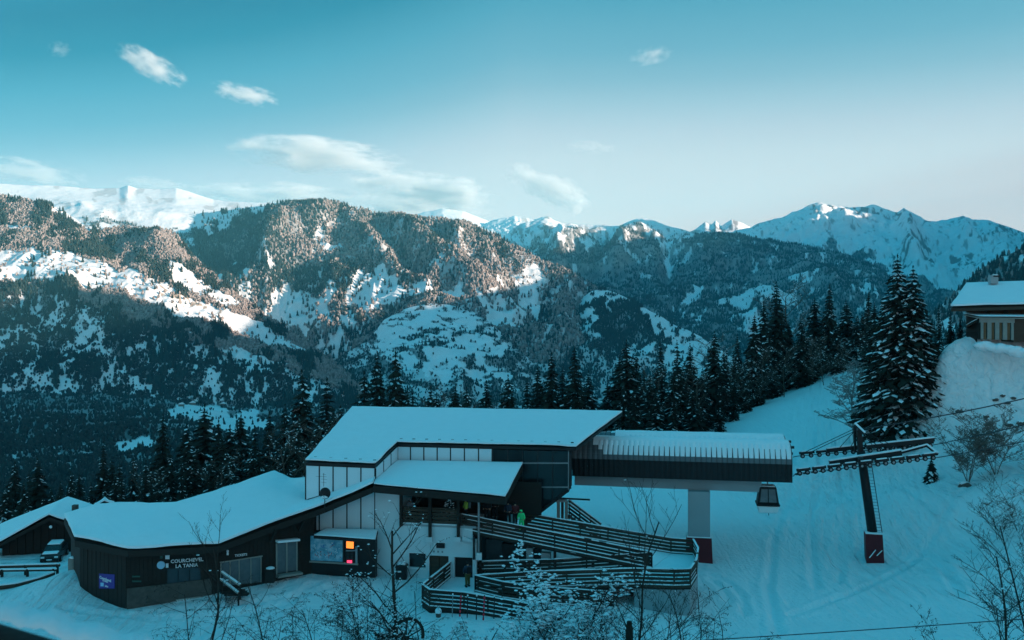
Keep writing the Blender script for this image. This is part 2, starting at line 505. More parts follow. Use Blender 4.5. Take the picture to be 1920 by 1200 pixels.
def scatter(name, L, dens, n, hmin, hmax, kind, seed):
    rng = np.random.default_rng(seed)
    nv, nu = L['X'].shape
    p = (dens[:-1, :-1]).ravel().clip(0)
    # weight by screen height of the cell
    dy = np.abs(np.diff(L['PY'], axis=0))[:, :-1].ravel()
    p = p * dy
    if p.sum() <= 0: return
    p = p / p.sum()
    ci = rng.choice(len(p), size=n, p=p)
    i, j = ci // (nu - 1), ci % (nu - 1)
    a, b = rng.random(n), rng.random(n)
    def bl(A): return (A[i, j] * (1 - a) + A[i + 1, j] * a) * (1 - b) + (A[i, j + 1] * (1 - a) + A[i + 1, j + 1] * a) * b
    P = np.stack([bl(L['X']), bl(L['Y']), bl(L['Z']) - 1.0], -1).astype(np.float32)
    h = rng.uniform(hmin, hmax, n) * (0.75 + 0.5 * vnoise(P[:, 0] / 120, P[:, 1] / 120, seed))
    wv = rng.uniform(0.8, 1.3, n)
    sc = np.stack([h * wv, h * wv, h], -1).astype(np.float32)
    me = bpy.data.meshes.new(name)
    me.vertices.add(n); me.vertices.foreach_set('co', P.ravel())
    at = me.attributes.new('sc', 'FLOAT_VECTOR', 'POINT'); at.data.foreach_set('vector', sc.ravel())
    me.update()
    o = link_mesh(name, me, None)
    md = o.modifiers.new('trees', 'NODES'); md.node_group = GN[kind]
    tag(o, kind='stuff')
    return o

def breakup(PX, PY, s, seed, o=4): return fbm(PX / s, PY / s, o, seed)
def polys(PX, PY, pl, warp=7, ws=14, seed=5):
    wx = PX + fbm(PX / ws, PY / ws, 4, seed) * warp * 2; wy = PY + fbm(PX / ws, PY / ws, 4, seed + 40) * warp * 1.4
    m = np.zeros(PX.shape, bool)
    for p in pl: m |= inpoly(wx, wy, p)
    return m.astype(float)

# --- pale snow mountains at the very back
def cov_far(PX, PY, X, Y):
    r = smooth(breakup(PX, PY * 1.3, 9, 3, 5), 0.12, 0.24) * 0.7 * smooth(PX, 955, 1000)
    return dict(rock=r)
layer('mountain', [[(860, 430, 12500), (905, 420, 12500), (930, 412, 12500), (965, 402, 12500), (990, 407, 12500), (1005, 412, 12500), (1028, 406, 12500), (1048, 418, 12500), (1090, 428, 12500)],
                   [(860, 490, 9800), (1090, 490, 9800)]], 860, 1090, 1.5, 1.5, amp=110, wl=560, ridge_amp=26, ridge_wl=200, seed=11, cover=cov_far, fine=24)
layer('mountain', [[(720, 422, 13000), (760, 408, 13000), (790, 399, 13000), (830, 391, 13000), (868, 395, 13000), (900, 408, 13000), (925, 418, 13000)],
                   [(720, 470, 10500), (925, 470, 10500)]], 720, 925, 1.5, 1.5, amp=60, wl=500, ridge_amp=10, ridge_wl=120, seed=12, cover=cov_far)
layer('mountain', [[(1270, 448, 10500), (1305, 428, 10500), (1322, 416, 10500), (1334, 421, 10500), (1342, 412, 10500), (1352, 424, 10500), (1372, 411, 10500), (1392, 417, 10500), (1412, 428, 10500), (1440, 450, 10500)],
                   [(1270, 500, 8800), (1440, 500, 8800)]], 1270, 1440, 1.5, 1.5, amp=70, wl=420, ridge_amp=14, ridge_wl=120, seed=13,
      cover=lambda PX, PY, X, Y: dict(rock=smooth(breakup(PX, PY * 1.3, 12, 3, 5), 0.05, 0.25) * 0.75))

# --- big snow mountain on the right
def cov_right(PX, PY, X, Y):
    n = breakup(PX * 1.0, PY * 1.4, 7, 23, 5)
    zone = polys(PX, PY, [[(1505, 385), (1560, 383), (1570, 402), (1520, 410)], [(1590, 385), (1660, 390), (1660, 402), (1600, 402)], [(1675, 388), (1700, 392), (1700, 425), (1680, 425)],
                          [(1700, 440), (1740, 440), (1750, 520), (1690, 500)], [(1820, 440), (1870, 445), (1870, 470), (1815, 462)], [(1780, 470), (1825, 480), (1830, 520), (1790, 520)], [(1855, 408), (1920, 432), (1920, 470), (1860, 445)],
                          [(1570, 395), (1590, 405), (1595, 430), (1575, 425)]], 5, 10)
    r = smooth(n, 0.06, 0.16) * zone * 0.85 + smooth(n, 0.32, 0.42) * 0.6
    low = polys(PX, PY, [[(1530, 465), (1600, 462), (1650, 475), (1680, 500), (1720, 540), (1750, 560), (1800, 560), (1830, 560), (1830, 640), (1500, 640), (1500, 480)]], 12, 20)
    fo = low * smooth(breakup(PX, PY, 22, 27, 5) + (PY - 505) / 120, 0.0, 0.25)
    return dict(rock=np.clip(r, 0, 0.85), forest=fo, bush=low)
Lr = layer('mountain', [[(1320, 452, 9500), (1400, 427, 9500), (1440, 412, 9500), (1490, 400, 9500), (1518, 387, 9500), (1540, 381, 9500), (1570, 388, 9400), (1600, 389, 9400), (1640, 387, 9300), (1665, 394, 9200), (1682, 397, 9100), (1694, 388, 9000), (1706, 396, 9000), (1735, 412, 9000),
                         (1760, 413, 9000), (1785, 409, 8900), (1806, 402, 8800), (1822, 408, 8800), (1850, 409, 8700), (1880, 420, 8600), (1920, 438, 8500), (2060, 500, 8200)],
                        [(1320, 520, 8000), (1700, 520, 7600), (2060, 560, 7000)], [(1320, 620, 6400), (2060, 680, 6000)]], 1320, 2060, 1.6, 1.6, amp=150, wl=760, ridge_amp=34, ridge_wl=150, seed=21, cover=cov_right, fine=26,
           bumps=[([(1694, 388), (1700, 430), (1720, 500)], 160, 16), ([(1575, 392), (1590, 430)], 90, 12), ([(1806, 402), (1815, 440)], 90, 14), ([(1860, 410), (1880, 450)], 60, 14), ([(1540, 381), (1545, 420)], 60, 14)])
scatter('forest', Lr, Lr['forest'] * 1.0, 6000, 16, 24, 'conifer', 61)

# --- snow plateau far left
def cov_plateau(PX, PY, X, Y):
    n = breakup(PX, PY * 1.5, 18, 33, 5)
    low = smooth(PY - 0.10 * PX, 388, 405) * smooth(n, 0.12, 0.3)
    return dict(forest=low * 0.9, rock=smooth(breakup(PX, PY * 2, 26, 37, 4), 0.3, 0.45) * 0.3)
Lp = layer('mountain', [[(-80, 341, 6600), (0, 344, 6600), (50, 347, 6600), (120, 350, 6600), (180, 354, 6600), (224, 353, 6600), (240, 348, 6600), (255, 353, 6600), (300, 354, 6600), (330, 352, 6600), (370, 365, 6500), (400, 374, 6400), (440, 378, 6300), (520, 381, 6200), (600, 384, 6200)],
                        [(-80, 400, 5600), (300, 400, 5500), (600, 410, 5600)], [(-80, 490, 4700), (600, 560, 4500)]], -80, 600, 1.6, 1.6, amp=16, wl=520, ridge_amp=5, ridge_wl=150, seed=31, cover=cov_plateau,
           bumps=[([(190, 410), (150, 395)], 26, 16), ([(240, 352), (236, 366)], 14, 8)])
scatter('forest', Lp, Lp['forest'], 2200, 12, 20, 'conifer', 62)

# --- the wooded central mountain
def cov_central(PX, PY, X, Y):
    n = breakup(PX, PY, 24, 43, 5); n2 = breakup(PX, PY * 1.3, 9, 46, 4)
    sn = polys(PX, PY, [[(330, 400), (430, 392), (520, 384), (560, 382), (500, 398), (420, 412), (390, 430), (340, 425)],       # pale shoulder at the top left
                        [(537, 405), (572, 400), (566, 412), (545, 425), (535, 422)],                                          # clearing
                        [(600, 448), (650, 450), (655, 464), (600, 466)],
                        [(610, 376), (660, 382), (690, 398), (640, 390)],
                        [(520, 545), (565, 545), (600, 550), (610, 575), (650, 600), (620, 625), (570, 610), (540, 590), (500, 560)],
                        [(640, 530), (700, 520), (760, 545), (850, 560), (900, 590), (800, 575), (730, 580), (690, 600), (660, 570)],
                        [(950, 500), (1010, 500), (1020, 520), (1000, 545), (1025, 600), (1015, 615), (985, 570), (985, 545), (955, 525)],
                        [(890, 580), (950, 590), (990, 620), (960, 635), (910, 610)], [(920, 545), (945, 545), (985, 600), (960, 590)],
                        ], 16, 20, 44)
    f = np.ones_like(PX) - sn * 0.93
    f *= 1 - 0.9 * smooth(n + n2 * 0.5, 0.18, 0.42) * smooth(PY, 480, 540) * (1 - smooth(PX, 960, 1010) * 0.7)
    f *= 1 - 0.5 * smooth(ridged(PX / 40 - PY / 60, PY / 46 + PX / 130, 5, 48) * 0.8 + n2 * 0.4, 0.12, 0.34) * smooth(PX, 500, 600) * smooth(PY, 395, 440)
    f *= 1 - 0.6 * smooth(ridged(PX / 26 + PY / 30, PY / 50, 4, 49), 0.35, 0.5) * smooth(PY, 500, 540)
    left = smooth(560 - (PY - 380) * 0.75 - PX, -30, 30)     # the spruce flank on the left
    kf = np.clip(0.15 + 0.8 * left + 0.7 * smooth(n, 0.15, 0.4) + smooth(PY - 0.25 * (PX - 600), 485, 520) * 0.7 * smooth(560 - PY, -20, 20), 0, 1)
    rk = polys(PX, PY, [[(880, 440), (960, 455), (985, 480), (930, 490), (890, 470)]], 6, 10) * smooth(n2, 0.0, 0.2) * 0.7
    return dict(forest=np.clip(f, 0, 1), kindf=kf, rock=rk)
Lc = layer('mountain', [[(300, 415, 5700), (340, 405, 5600), (380, 398, 5500), (430, 392, 5400), (470, 388, 5300), (520, 382, 5200), (570, 378, 5100), (610, 376, 5000), (650, 383, 5000), (680, 393, 5000), (715, 403, 4950), (740, 400, 4900), (760, 403, 4900), (790, 411, 4850), (830, 412, 4800),
                         (860, 416, 4800), (900, 429, 4750), (940, 446, 4700), (980, 468, 4650), (1020, 490, 4600), (1060, 507, 4500), (1100, 528, 4400), (1140, 560, 4300), (1200, 620, 4200)],
                        [(300, 500, 4700), (450, 520, 4500), (600, 500, 4350), (800, 510, 4200), (1000, 560, 4100), (1200, 660, 4000)],
                        [(300, 600, 4100), (600, 610, 3950), (900, 590, 3850), (1200, 700, 3700)],
                        [(300, 760, 3300), (600, 770, 3200), (1200, 800, 3200)]], 300, 1200, 1.5, 1.5, amp=95, wl=480, ridge_amp=8, ridge_wl=60, seed=41, cover=cov_central, fine=5,
           bumps=[([(605, 376), (570, 430), (520, 470), (480, 540)], 190, 30), ([(715, 402), (790, 470), (870, 540), (960, 590)], 70, 22), ([(830, 412), (885, 470), (935, 530)], 60, 20),
                  ([(690, 395), (735, 455), (790, 520)], -70, 16), ([(800, 412), (850, 480)], -60, 12), ([(440, 470), (460, 520), (500, 590), (600, 680)], -110, 34),
                  ([(860, 418), (880, 470), (900, 520)], -50, 10), ([(900, 430), (915, 470), (930, 510)], 45, 8), ([(645, 384), (680, 440), (740, 520)], 60, 16)])
scatter('forest', Lc, Lc['forest'] * (Lc['kindf']), 26000, 15, 25, 'conifer', 63)
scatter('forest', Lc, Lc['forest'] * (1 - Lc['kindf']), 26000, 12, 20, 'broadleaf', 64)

# --- the blue green slope on the right and its chutes
def cov_teal(PX, PY, X, Y):
    top = [(930, 300), (930, 470), (985, 462), (1000, 482), (1015, 455), (1035, 492), (1055, 480), (1075, 455), (1100, 482), (1118, 468), (1150, 452), (1166, 454), (1182, 474), (1200, 440), (1214, 468), (1226, 445), (1240, 482), (1253, 512), (1270, 480), (1286, 455), (1302, 440), (1330, 436), (1330, 300)]
    bare = polys(PX, PY, [top], 6, 12, 51)
    sp = polys(PX, PY, [[(1340, 572), (1370, 558), (1420, 545), (1470, 548), (1500, 560), (1490, 586), (1440, 580), (1400, 572), (1350, 580)], [(1255, 575), (1280, 560), (1292, 545), (1320, 543), (1305, 560), (1290, 588), (1284, 566)],
                        [(1395, 546), (1420, 535), (1440, 527), (1436, 540)], [(1480, 526), (1505, 520), (1540, 524), (1536, 532), (1490, 533)], [(1500, 480), (1512, 478), (1512, 490), (1502, 490)], [(1535, 480), (1548, 478), (1548, 492), (1536, 490)],
                        [(1375, 600), (1420, 590), (1430, 640), (1390, 640)], [(1298, 602), (1318, 590), (1312, 615), (1300, 612)], [(1566, 493), (1580, 490), (1578, 497)], [(1600, 545), (1640, 550), (1640, 580), (1600, 570)]], 13, 12, 52)
    n = breakup(PX * 1.0, PY * 1.2, 10, 53, 5)
    f = (1 - bare) * (1 - 0.95 * sp) * (1 - 0.75 * smooth(breakup(PX, PY * 1.5, 14, 55, 5), 0.36, 0.46))
    f = f + bare * smooth(n + smooth(PX, 1260, 1180) * 0.10, 0.08, 0.2) * smooth(PY, 432, 462) * 0.75
    rk = bare * smooth(breakup(PX * 1.4, PY, 9, 57, 5), 0.05, 0.22) * 0.7 * smooth(PY, 415, 435)
    return dict(forest=f, rock=rk)
Lt = layer('mountain', [[(930, 455, 8200), (955, 436, 8200), (970, 424, 8200), (985, 417, 8200), (1020, 411, 8200), (1035, 412, 8200), (1060, 418, 8200), (1085, 422, 8200), (1120, 421, 8200), (1160, 424, 8200), (1180, 415, 8200), (1205, 408, 8200), (1226, 414, 8100), (1260, 425, 8000), (1300, 436, 7900), (1340, 434, 7600),
                         (1380, 438, 7500), (1420, 445, 7400), (1480, 455, 7200), (1540, 467, 7000), (1600, 482, 6800), (1640, 500, 6600), (1680, 525, 6400), (1720, 555, 6200), (1760, 585, 6000), (1840, 640, 5800)],
                        [(930, 560, 6000), (1300, 540, 6000), (1600, 560, 5600), (1840, 665, 5200)],
                        [(930, 760, 4200), (1300, 760, 4000), (1840, 780, 3600)]], 930, 1840, 1.5, 1.5, amp=110, wl=560, ridge_amp=16, ridge_wl=90, seed=51, cover=cov_teal, fine=10,
           bumps=[([(1205, 408), (1180, 450), (1150, 500)], 90, 18), ([(1253, 430), (1255, 510)], -60, 12), ([(1090, 425), (1050, 480), (1020, 540)], 80, 16), ([(1150, 430), (1110, 490)], -70, 12)])
scatter('forest', Lt, Lt['forest'], 42000, 15, 23, 'conifer', 65)

# --- spur in the middle right
def cov_spur(PX, PY, X, Y):
    n = breakup(PX, PY, 26, 73, 5); n2 = breakup(PX, PY * 1.4, 9, 74, 4)
    dk = polys(PX, PY, [[(1110, 575), (1150, 568), (1195, 585), (1205, 630), (1170, 650), (1120, 640)], [(1010, 560), (1075, 560), (1080, 620), (1060, 680), (1010, 640)], [(1190, 610), (1240, 625), (1260, 650), (1190, 660)]], 20, 22, 75)
    f = np.clip(dk * 0.6 + 0.85 * smooth(ridged(PX / 30 + PY / 40, PY / 44, 5, 76) * -0.7 + n2 * 0.6, -0.12, 0.12) + smooth(PY - 0.45 * (PX - 1100), 600, 680) * 0.35, 0, 1)
    return dict(forest=f, kindf=dk)
Ls = layer('mountain', [[(1000, 640, 4300), (1040, 605, 4300), (1070, 580, 4300), (1090, 560, 4250), (1110, 546, 4200), (1130, 541, 4200), (1160, 551, 4150), (1200, 570, 4100), (1260, 606, 4050), (1310, 631, 4000), (1345, 650, 3950), (1420, 700, 3900), (1600, 800, 3700)],
                        [(1000, 700, 3500), (1420, 730, 3500), (1600, 820, 3400)], [(1000, 820, 2700), (1420, 820, 2700), (1600, 850, 2700)]], 1000, 1600, 1.5, 1.5, amp=45, wl=330, ridge_amp=6, ridge_wl=50, seed=71, cover=cov_spur, fine=3)
scatter('forest', Ls, Ls['forest'] * (0.15 + Ls['kindf']), 5000, 14, 22, 'conifer', 66)
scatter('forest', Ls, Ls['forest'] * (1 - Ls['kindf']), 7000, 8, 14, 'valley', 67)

# --- hump with the scattered meadow
def cov_hump(PX, PY, X, Y):
    n = breakup(PX, PY * 1.8, 22, 83, 5); n2 = breakup(PX * 0.6, PY * 2.2, 10, 84, 4)
    mead = polys(PX, PY, [[(690, 645), (715, 600), (750, 580), (800, 568), (860, 574), (900, 590), (930, 620), (950, 660), (960, 720), (900, 720), (840, 715), (780, 700), (740, 690), (700, 665)]], 16, 22, 85)
    f = mead * smooth(n2 + n * 0.5, 0.12, 0.32) * 0.85 + (1 - mead) * np.clip(0.25 + smooth(n + 0.5 * n2, -0.18, 0.12), 0, 1)
    f = np.clip(f + smooth(PY - 0.7 * (PX - 940), 640, 620) * smooth(PX, 930, 960) * 0.6, 0, 1)
    return dict(forest=f, kindf=smooth(n, 0.0, 0.3))
Lh = layer('hill', [[(560, 735, 3500), (600, 708, 3500), (640, 668, 3500), (690, 638, 3550), (720, 600, 3600), (760, 579, 3600), (800, 569, 3600), (840, 570, 3600), (880, 580, 3600), (910, 598, 3550), (960, 640, 3500), (1000, 680, 3450), (1050, 722, 3400), (1100, 765, 3400)],
                    [(560, 770, 3000), (800, 680, 3000), (1100, 780, 3000)], [(560, 860, 2200), (1100, 860, 2200)]], 560, 1100, 1.5, 1.5, amp=22, wl=260, ridge_amp=3, ridge_wl=60, seed=81, cover=cov_hump, fine=2.5)
scatter('forest', Lh, Lh['forest'] * (0.1 + Lh['kindf']), 3600, 8, 16, 'conifer', 68)
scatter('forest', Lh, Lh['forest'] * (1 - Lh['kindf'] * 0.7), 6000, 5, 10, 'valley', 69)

# --- wooded left flank, its snow meadow and the shaded slope under it
def cov_left(PX, PY, X, Y):
    n = breakup(PX, PY, 26, 93, 5); n2 = breakup(PX, PY * 1.2, 8, 94, 4)
    mead = polys(PX, PY, [[(-90, 470), (0, 474), (70, 480), (140, 478), (175, 492), (215, 508), (265, 520), (290, 532), (320, 548), (350, 562), (400, 578), (440, 590), (480, 606), (540, 640), (600, 668), (575, 668), (520, 648), (470, 632), (420, 612), (380, 600), (330, 592), (280, 570), (240, 556), (180, 549), (110, 543), (60, 534), (0, 524), (-90, 518)],
                          [(310, 510), (350, 515), (400, 540), (450, 570), (430, 580), (380, 560), (330, 540)],
                          [(110, 378), (140, 396), (160, 418), (220, 414), (300, 418), (325, 438), (270, 430), (220, 428), (160, 432), (130, 410), (95, 395)],
                          [(15, 418), (65, 424), (55, 432), (15, 431)],
                          [(400, 650), (440, 655), (500, 680), (560, 700), (500, 695), (440, 675)], [(140, 655), (175, 660), (172, 674), (140, 670)]], 5, 12, 95)
    lowz = smooth(PY - 0.33 * PX, 515, 535)      # the mixed slope below the meadow
    f = 1 - 0.97 * mead
    f *= 1 - lowz * 0.95 * smooth(ridged(PX / 34 + PY / 60, PY / 70 - PX / 90, 5, 96) * 0.7 + n2 * 0.8, 0.10, 0.40)
    f = np.clip(f + mead * smooth(n2, 0.40, 0.5) * 0.25, 0, 1)
    road = np.exp(-(segdist(PX, PY, [(170, 658), (230, 645), (290, 636), (350, 630), (410, 628), (450, 626)]) / 2.0) ** 2)
    f *= 1 - road
    gr = polys(PX, PY, [[(290, 545), (340, 560), (410, 585), (425, 592), (350, 575), (300, 562)]], 6, 10, 97) * smooth(n2, -0.1, 0.15) * 0.8
    return dict(forest=f, kindf=np.clip(smooth(n, -0.1, 0.3) * (1 - lowz * 0.6) * 0.8, 0, 1), grass=gr, bush=lowz)
Ll = layer('mountain', [[(-90, 352, 3700), (0, 366, 3600), (40, 373, 3550), (80, 380, 3500), (110, 390, 3500), (140, 408, 3450), (160, 424, 3400), (190, 428, 3400), (240, 424, 3400), (300, 430, 3300), (330, 442, 3300), (360, 480, 3200), (390, 506, 3150), (420, 532, 3100), (470, 571, 3050), (520, 606, 3000), (570, 641, 2950), (612, 669, 2900), (680, 720, 2850)],
                        [(-90, 470, 3200), (0, 476, 3150), (140, 480, 3100), (265, 522, 3000), (350, 562, 2950), (440, 605, 2900), (520, 650, 2860), (612, 690, 2800), (680, 730, 2750)],
                        [(-90, 512, 3000), (0, 515, 2980), (140, 536, 2930), (300, 575, 2860), (420, 625, 2800), (520, 672, 2780), (612, 705, 2750), (680, 745, 2720)],
                        [(-90, 760, 2450), (300, 760, 2450), (680, 790, 2450)]], -90, 680, 1.5, 1.5, amp=32, wl=330, ridge_amp=4, ridge_wl=45, seed=91, cover=cov_left, fine=4,
           bumps=[([(120, 540), (160, 600), (220, 660)], 26, 20), ([(40, 530), (80, 600), (100, 660)], -26, 20), ([(250, 560), (330, 640)], -20, 16), ([(160, 420), (230, 490)], -28, 16), ([(250, 418), (330, 500)], 25, 22)])
scatter('forest', Ll, Ll['forest'] * Ll['kindf'], 9000, 13, 23, 'conifer', 70)
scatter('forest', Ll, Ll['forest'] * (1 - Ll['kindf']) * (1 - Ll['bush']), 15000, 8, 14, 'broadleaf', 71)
scatter('forest', Ll, Ll['forest'] * (1 - Ll['kindf']) * Ll['bush'], 16000, 5, 10, 'valley', 171)  # shade-darkened trees for the slope out of the sun

# --- valley floor in front of the mountains
def cov_valley(PX, PY, X, Y):
    n = breakup(PX, PY * 2.6, 34, 103, 5); n2 = breakup(PX * 0.5, PY * 2.5, 9, 104, 4)
    sn = polys(PX, PY, [[(150, 682), (230, 690), (300, 705), (360, 722), (420, 745), (440, 760), (380, 755), (320, 740), (270, 722), (180, 700)], [(300, 775), (360, 758), (420, 765), (440, 790), (330, 786)],
                        [(480, 728), (540, 724), (580, 745), (520, 752)], [(-20, 680), (40, 683), (110, 690), (60, 694), (-20, 690)], [(210, 835), (270, 822), (290, 842), (230, 856)], [(380, 790), (470, 770), (520, 800), (420, 820)]], 8, 14, 105)
    f = (1 - 0.92 * sn) * (1 - 0.7 * smooth(n + 0.5 * n2, 0.40, 0.52))
    return dict(forest=f)
Lv = layer('valley_floor', [[(-140, 684, 3300), (120, 684, 3200), (300, 700, 3050), (420, 730, 2950), (560, 742, 2850), (800, 760, 2700), (1100, 780, 2600), (1400, 750, 2700), (1800, 700, 2900), (2100, 690, 2900)],
                            [(-140, 800, 1700), (420, 810, 1700), (2100, 820, 1700)], [(-140, 1050, 560), (2100, 1050, 560)]], -140, 2100, 3.0, 1.8, amp=10, wl=260, ridge_amp=2, ridge_wl=80, seed=101, cover=cov_valley, back=0.05)
scatter('forest', Lv, Lv['forest'], 14000, 7, 13, 'conifer', 72)
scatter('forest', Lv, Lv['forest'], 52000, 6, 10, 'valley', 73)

# --- dark wooded hill rising out of the frame on the right, and the high ridge it belongs to; this ridge keeps the sun off the station
def cov_hill(PX, PY, X, Y): return dict(forest=np.clip(0.95 - smooth(breakup(PX, PY, 22, 113, 4), 0.2, 0.4), 0, 1))
Lk = layer('hill', [[(1600, 760, 2300), (1700, 650, 2300), (1745, 595, 2300), (1790, 548, 2300), (1830, 510, 2300), (1860, 491, 2300), (1900, 474, 2300), (1940, 452, 2250), (2050, 390, 2200), (2200, 300, 2100), (2500, 150, 2000)],
                    [(1600, 800, 1500), (1900, 620, 1500), (2100, 560, 1500), (2500, 400, 1500)], [(1600, 860, 900), (2500, 860, 900)]], 1600, 2500, 3, 3, amp=16, wl=260, ridge_amp=4, ridge_wl=60, seed=111, cover=cov_hill)
scatter('forest', Lk, Lk['forest'], 14000, 11, 20, 'conifer', 74)
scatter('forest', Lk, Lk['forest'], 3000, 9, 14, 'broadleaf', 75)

ys = np.linspace(-3500, 15000, 520)
RID_Y = [-3500, -1200, -216, 0, 800, 1300, 1590, 1640, 1690, 1740, 1820, 2000, 2300, 2513, 2583, 2712, 2900, 3050, 3190, 3389, 3800, 4500, 6200, 6450, 6700, 7500, 8100, 8330, 8900, 9500, 10500, 15000]
RID_H = [330, 260, 240, 250, 420, 640, 740, 680, 540, 400, 390, 460, 560, 600, 600, 600, 650, 680, 690, 740, 900, 1100, 1300, 1540, 1540, 1450, 1390, 1600, 1450, 1250, 900, 500]
hh = np.interp(ys, RID_Y, RID_H) + 40 * fbm(ys / 400, ys * 0 + 3.3, 4, 7)
base_x = 0.62 * np.maximum(ys, 0) + 1000
ws_ = np.concatenate([np.linspace(-1, 0, 22), np.linspace(0.1, 1, 10)])
RX = base_x[None] + ws_[:, None] * (hh * 1.0)[None]
RY = ys[None] * np.ones_like(RX)
RZ = -60 + (hh + 60)[None] * np.clip(1 - np.abs(ws_), 0, 1)[:, None] ** 0.9 + 22 * fbm(RX / 160, RY / 160, 4, 8) * (1 - np.abs(ws_))[:, None]
nf = fbm(RX / 90, RY / 90, 4, 12)
fa = smooth(nf, -0.3, 0.1)[..., None]
ro = grid_mesh('mountain_ridge', RX, RY, RZ, M['land'], SNOW[None, None] * (1 - fa) + FLOOR[None, None] * fa)
tag(ro, kind='structure')
# ground under everything, out to the horizon
gx = np.linspace(-40000, 40000, 60); gy = np.linspace(-8000, 60000, 60)
GX, GY = np.meshgrid(gx, gy)
bo = grid_mesh('terrain', GX, GY, np.full_like(GX, -420.0) + 60 * fbm(GX / 5000, GY / 5000, 3, 5), M['land'], SNOW[None, None] * 0.55 * np.ones(GX.shape + (1,)))
tag(bo, kind='structure')

# ------------------------------------------------------------------ haze: one closed box round camera and scene
def add_haze(density, col):
    mb = MB()
    x0, x1, y0, y1, z0, z1 = -9000, 12500, -4200, 15800, -520, 1760
    mb.hexa([(x0, y0, z0), (x1, y0, z0), (x1, y1, z0), (x0, y1, z0), (x0, y0, z1), (x1, y0, z1), (x1, y1, z1), (x0, y1, z1)])
    m = bpy.data.materials.new('haze'); m.use_nodes = True
    nt = m.node_tree
    for n in list(nt.nodes): nt.nodes.remove(n)
    pv = nt.nodes.new('ShaderNodeVolumePrincipled'); pv.inputs['Color'].default_value = (*col, 1); pv.inputs['Density'].default_value = density
    pv.inputs['Anisotropy'].default_value = 0.0
    out = nt.nodes.new('ShaderNodeOutputMaterial'); nt.links.new(pv.outputs[0], out.inputs['Volume'])
    o = mb.build('haze', m)
    tag(o, kind='stuff')
add_haze(3.8e-5, (0.22, 0.82, 1.0))

# ------------------------------------------------------------------ clouds, far beyond the haze
def mat_cloud(dens, seed):
    m = bpy.data.materials.new('cloud'); m.use_nodes = True
    nt = m.node_tree
    for n in list(nt.nodes): nt.nodes.remove(n)
    tcn = nt.nodes.new('ShaderNodeTexCoord')
    ln = nt.nodes.new('ShaderNodeVectorMath'); ln.operation = 'LENGTH'
    nt.links.new(tcn.outputs['Object'], ln.inputs[0])
    mp = nt.nodes.new('ShaderNodeMapping'); mp.inputs['Location'].default_value = (seed * 3.7, seed * 1.3, seed * 2.1); mp.inputs['Scale'].default_value = (2.4, 1.2, 1.7)
    nt.links.new(tcn.outputs['Object'], mp.inputs[0])
    nz = nt.nodes.new('ShaderNodeTexNoise'); nz.inputs['Scale'].default_value = 1.0; nz.inputs['Detail'].default_value = 7; nz.inputs['Roughness'].default_value = 0.68
    nt.links.new(mp.outputs[0], nz.inputs['Vector'])
    def mth(op, a, b):
        n = nt.nodes.new('ShaderNodeMath'); n.operation = op
        for i, v in enumerate((a, b)):
            if isinstance(v, (int, float)): n.inputs[i].default_value = v
            else: nt.links.new(v, n.inputs[i])
        return n.outputs[0]
    edge = mth('SUBTRACT', 1.0, ln.outputs[1])
    v = mth('ADD', mth('MULTIPLY', edge, 0.75), mth('MULTIPLY', mth('SUBTRACT', nz.outputs[0], 0.535), 3.0))
    v = mth('MINIMUM', mth('MAXIMUM', v, 0.0), 0.9)
    v = mth('MULTIPLY', v, mth('MINIMUM', mth('MAXIMUM', mth('MULTIPLY', edge, 5.0), 0.0), 1.0))
    v = mth('MULTIPLY', v, dens)
    pv = nt.nodes.new('ShaderNodeVolumePrincipled'); pv.inputs['Color'].default_value = (0.97, 0.97, 0.97, 1)
    pv.inputs['Anisotropy'].default_value = 0.2
    nt.links.new(v, pv.inputs['Density'])
    out = nt.nodes.new('ShaderNodeOutputMaterial'); nt.links.new(pv.outputs[0], out.inputs['Volume'])
    return m
def cloud(px, py, hw, hh_, tilt, dens, label, d=24000, seed=1):
    mb = MB(); mb.blob((0, 0, 0), 1.02, 1.02, 1.02, 16, 10)
    o = mb.build('cloud', mat_cloud(dens * 3.6, seed))
    o.location = W(px, py, d)
    o.scale = (hw / F * d, 0.35 * hw / F * d, hh_ / F * d)
    o.rotation_euler = (0, R(tilt), 0)
    tag(o, label, 'cloud', 'small clouds over the mountains')
cloud(590, 292, 190, 40, 5, 0.0020, 'long flat white cloud above the wooded central mountain', seed=1)
cloud(800, 354, 160, 36, 6, 0.0024, 'broad white cloud low over the peak right of the central mountain', seed=2)
cloud(1030, 352, 100, 34, 22, 0.0024, 'slanting white cloud over the gap between the mountains', seed=3)
cloud(1076, 390, 30, 20, 0, 0.0020, 'tiny white puff under the slanting cloud', seed=4)
cloud(285, 122, 80, 28, 28, 0.0016, 'pale slanting wisp high in the upper left sky', seed=5)
cloud(460, 176, 72, 22, 12, 0.0018, 'small torn white cloud right of the highest wisp', seed=6)
cloud(50, 322, 125, 30, 8, 0.0012, 'grey pink cloud bank at the left edge over the plateau', seed=7)
cloud(510, 368, 180, 30, 2, 0.0020, 'low cloud lying on the crest between plateau and central mountain', seed=8)
cloud(1222, 104, 46, 20, -12, 0.0007, 'faint wisp in the middle of the clear sky', seed=9)
cloud(112, 92, 28, 17, 0, 0.0006, 'faint small puff in the top left corner of the sky', seed=10)
cloud(770, 388, 165, 34, 3, 0.0022, 'hazy cloud band behind the right shoulder of the central mountain', seed=11)
cloud(290, 345, 80, 16, 4, 0.0010, 'thin cloud streak just above the plateau summit', seed=12)
cloud(1110, 276, 55, 14, 4, 0.0005, 'barely visible streak above the slanting cloud', seed=13)
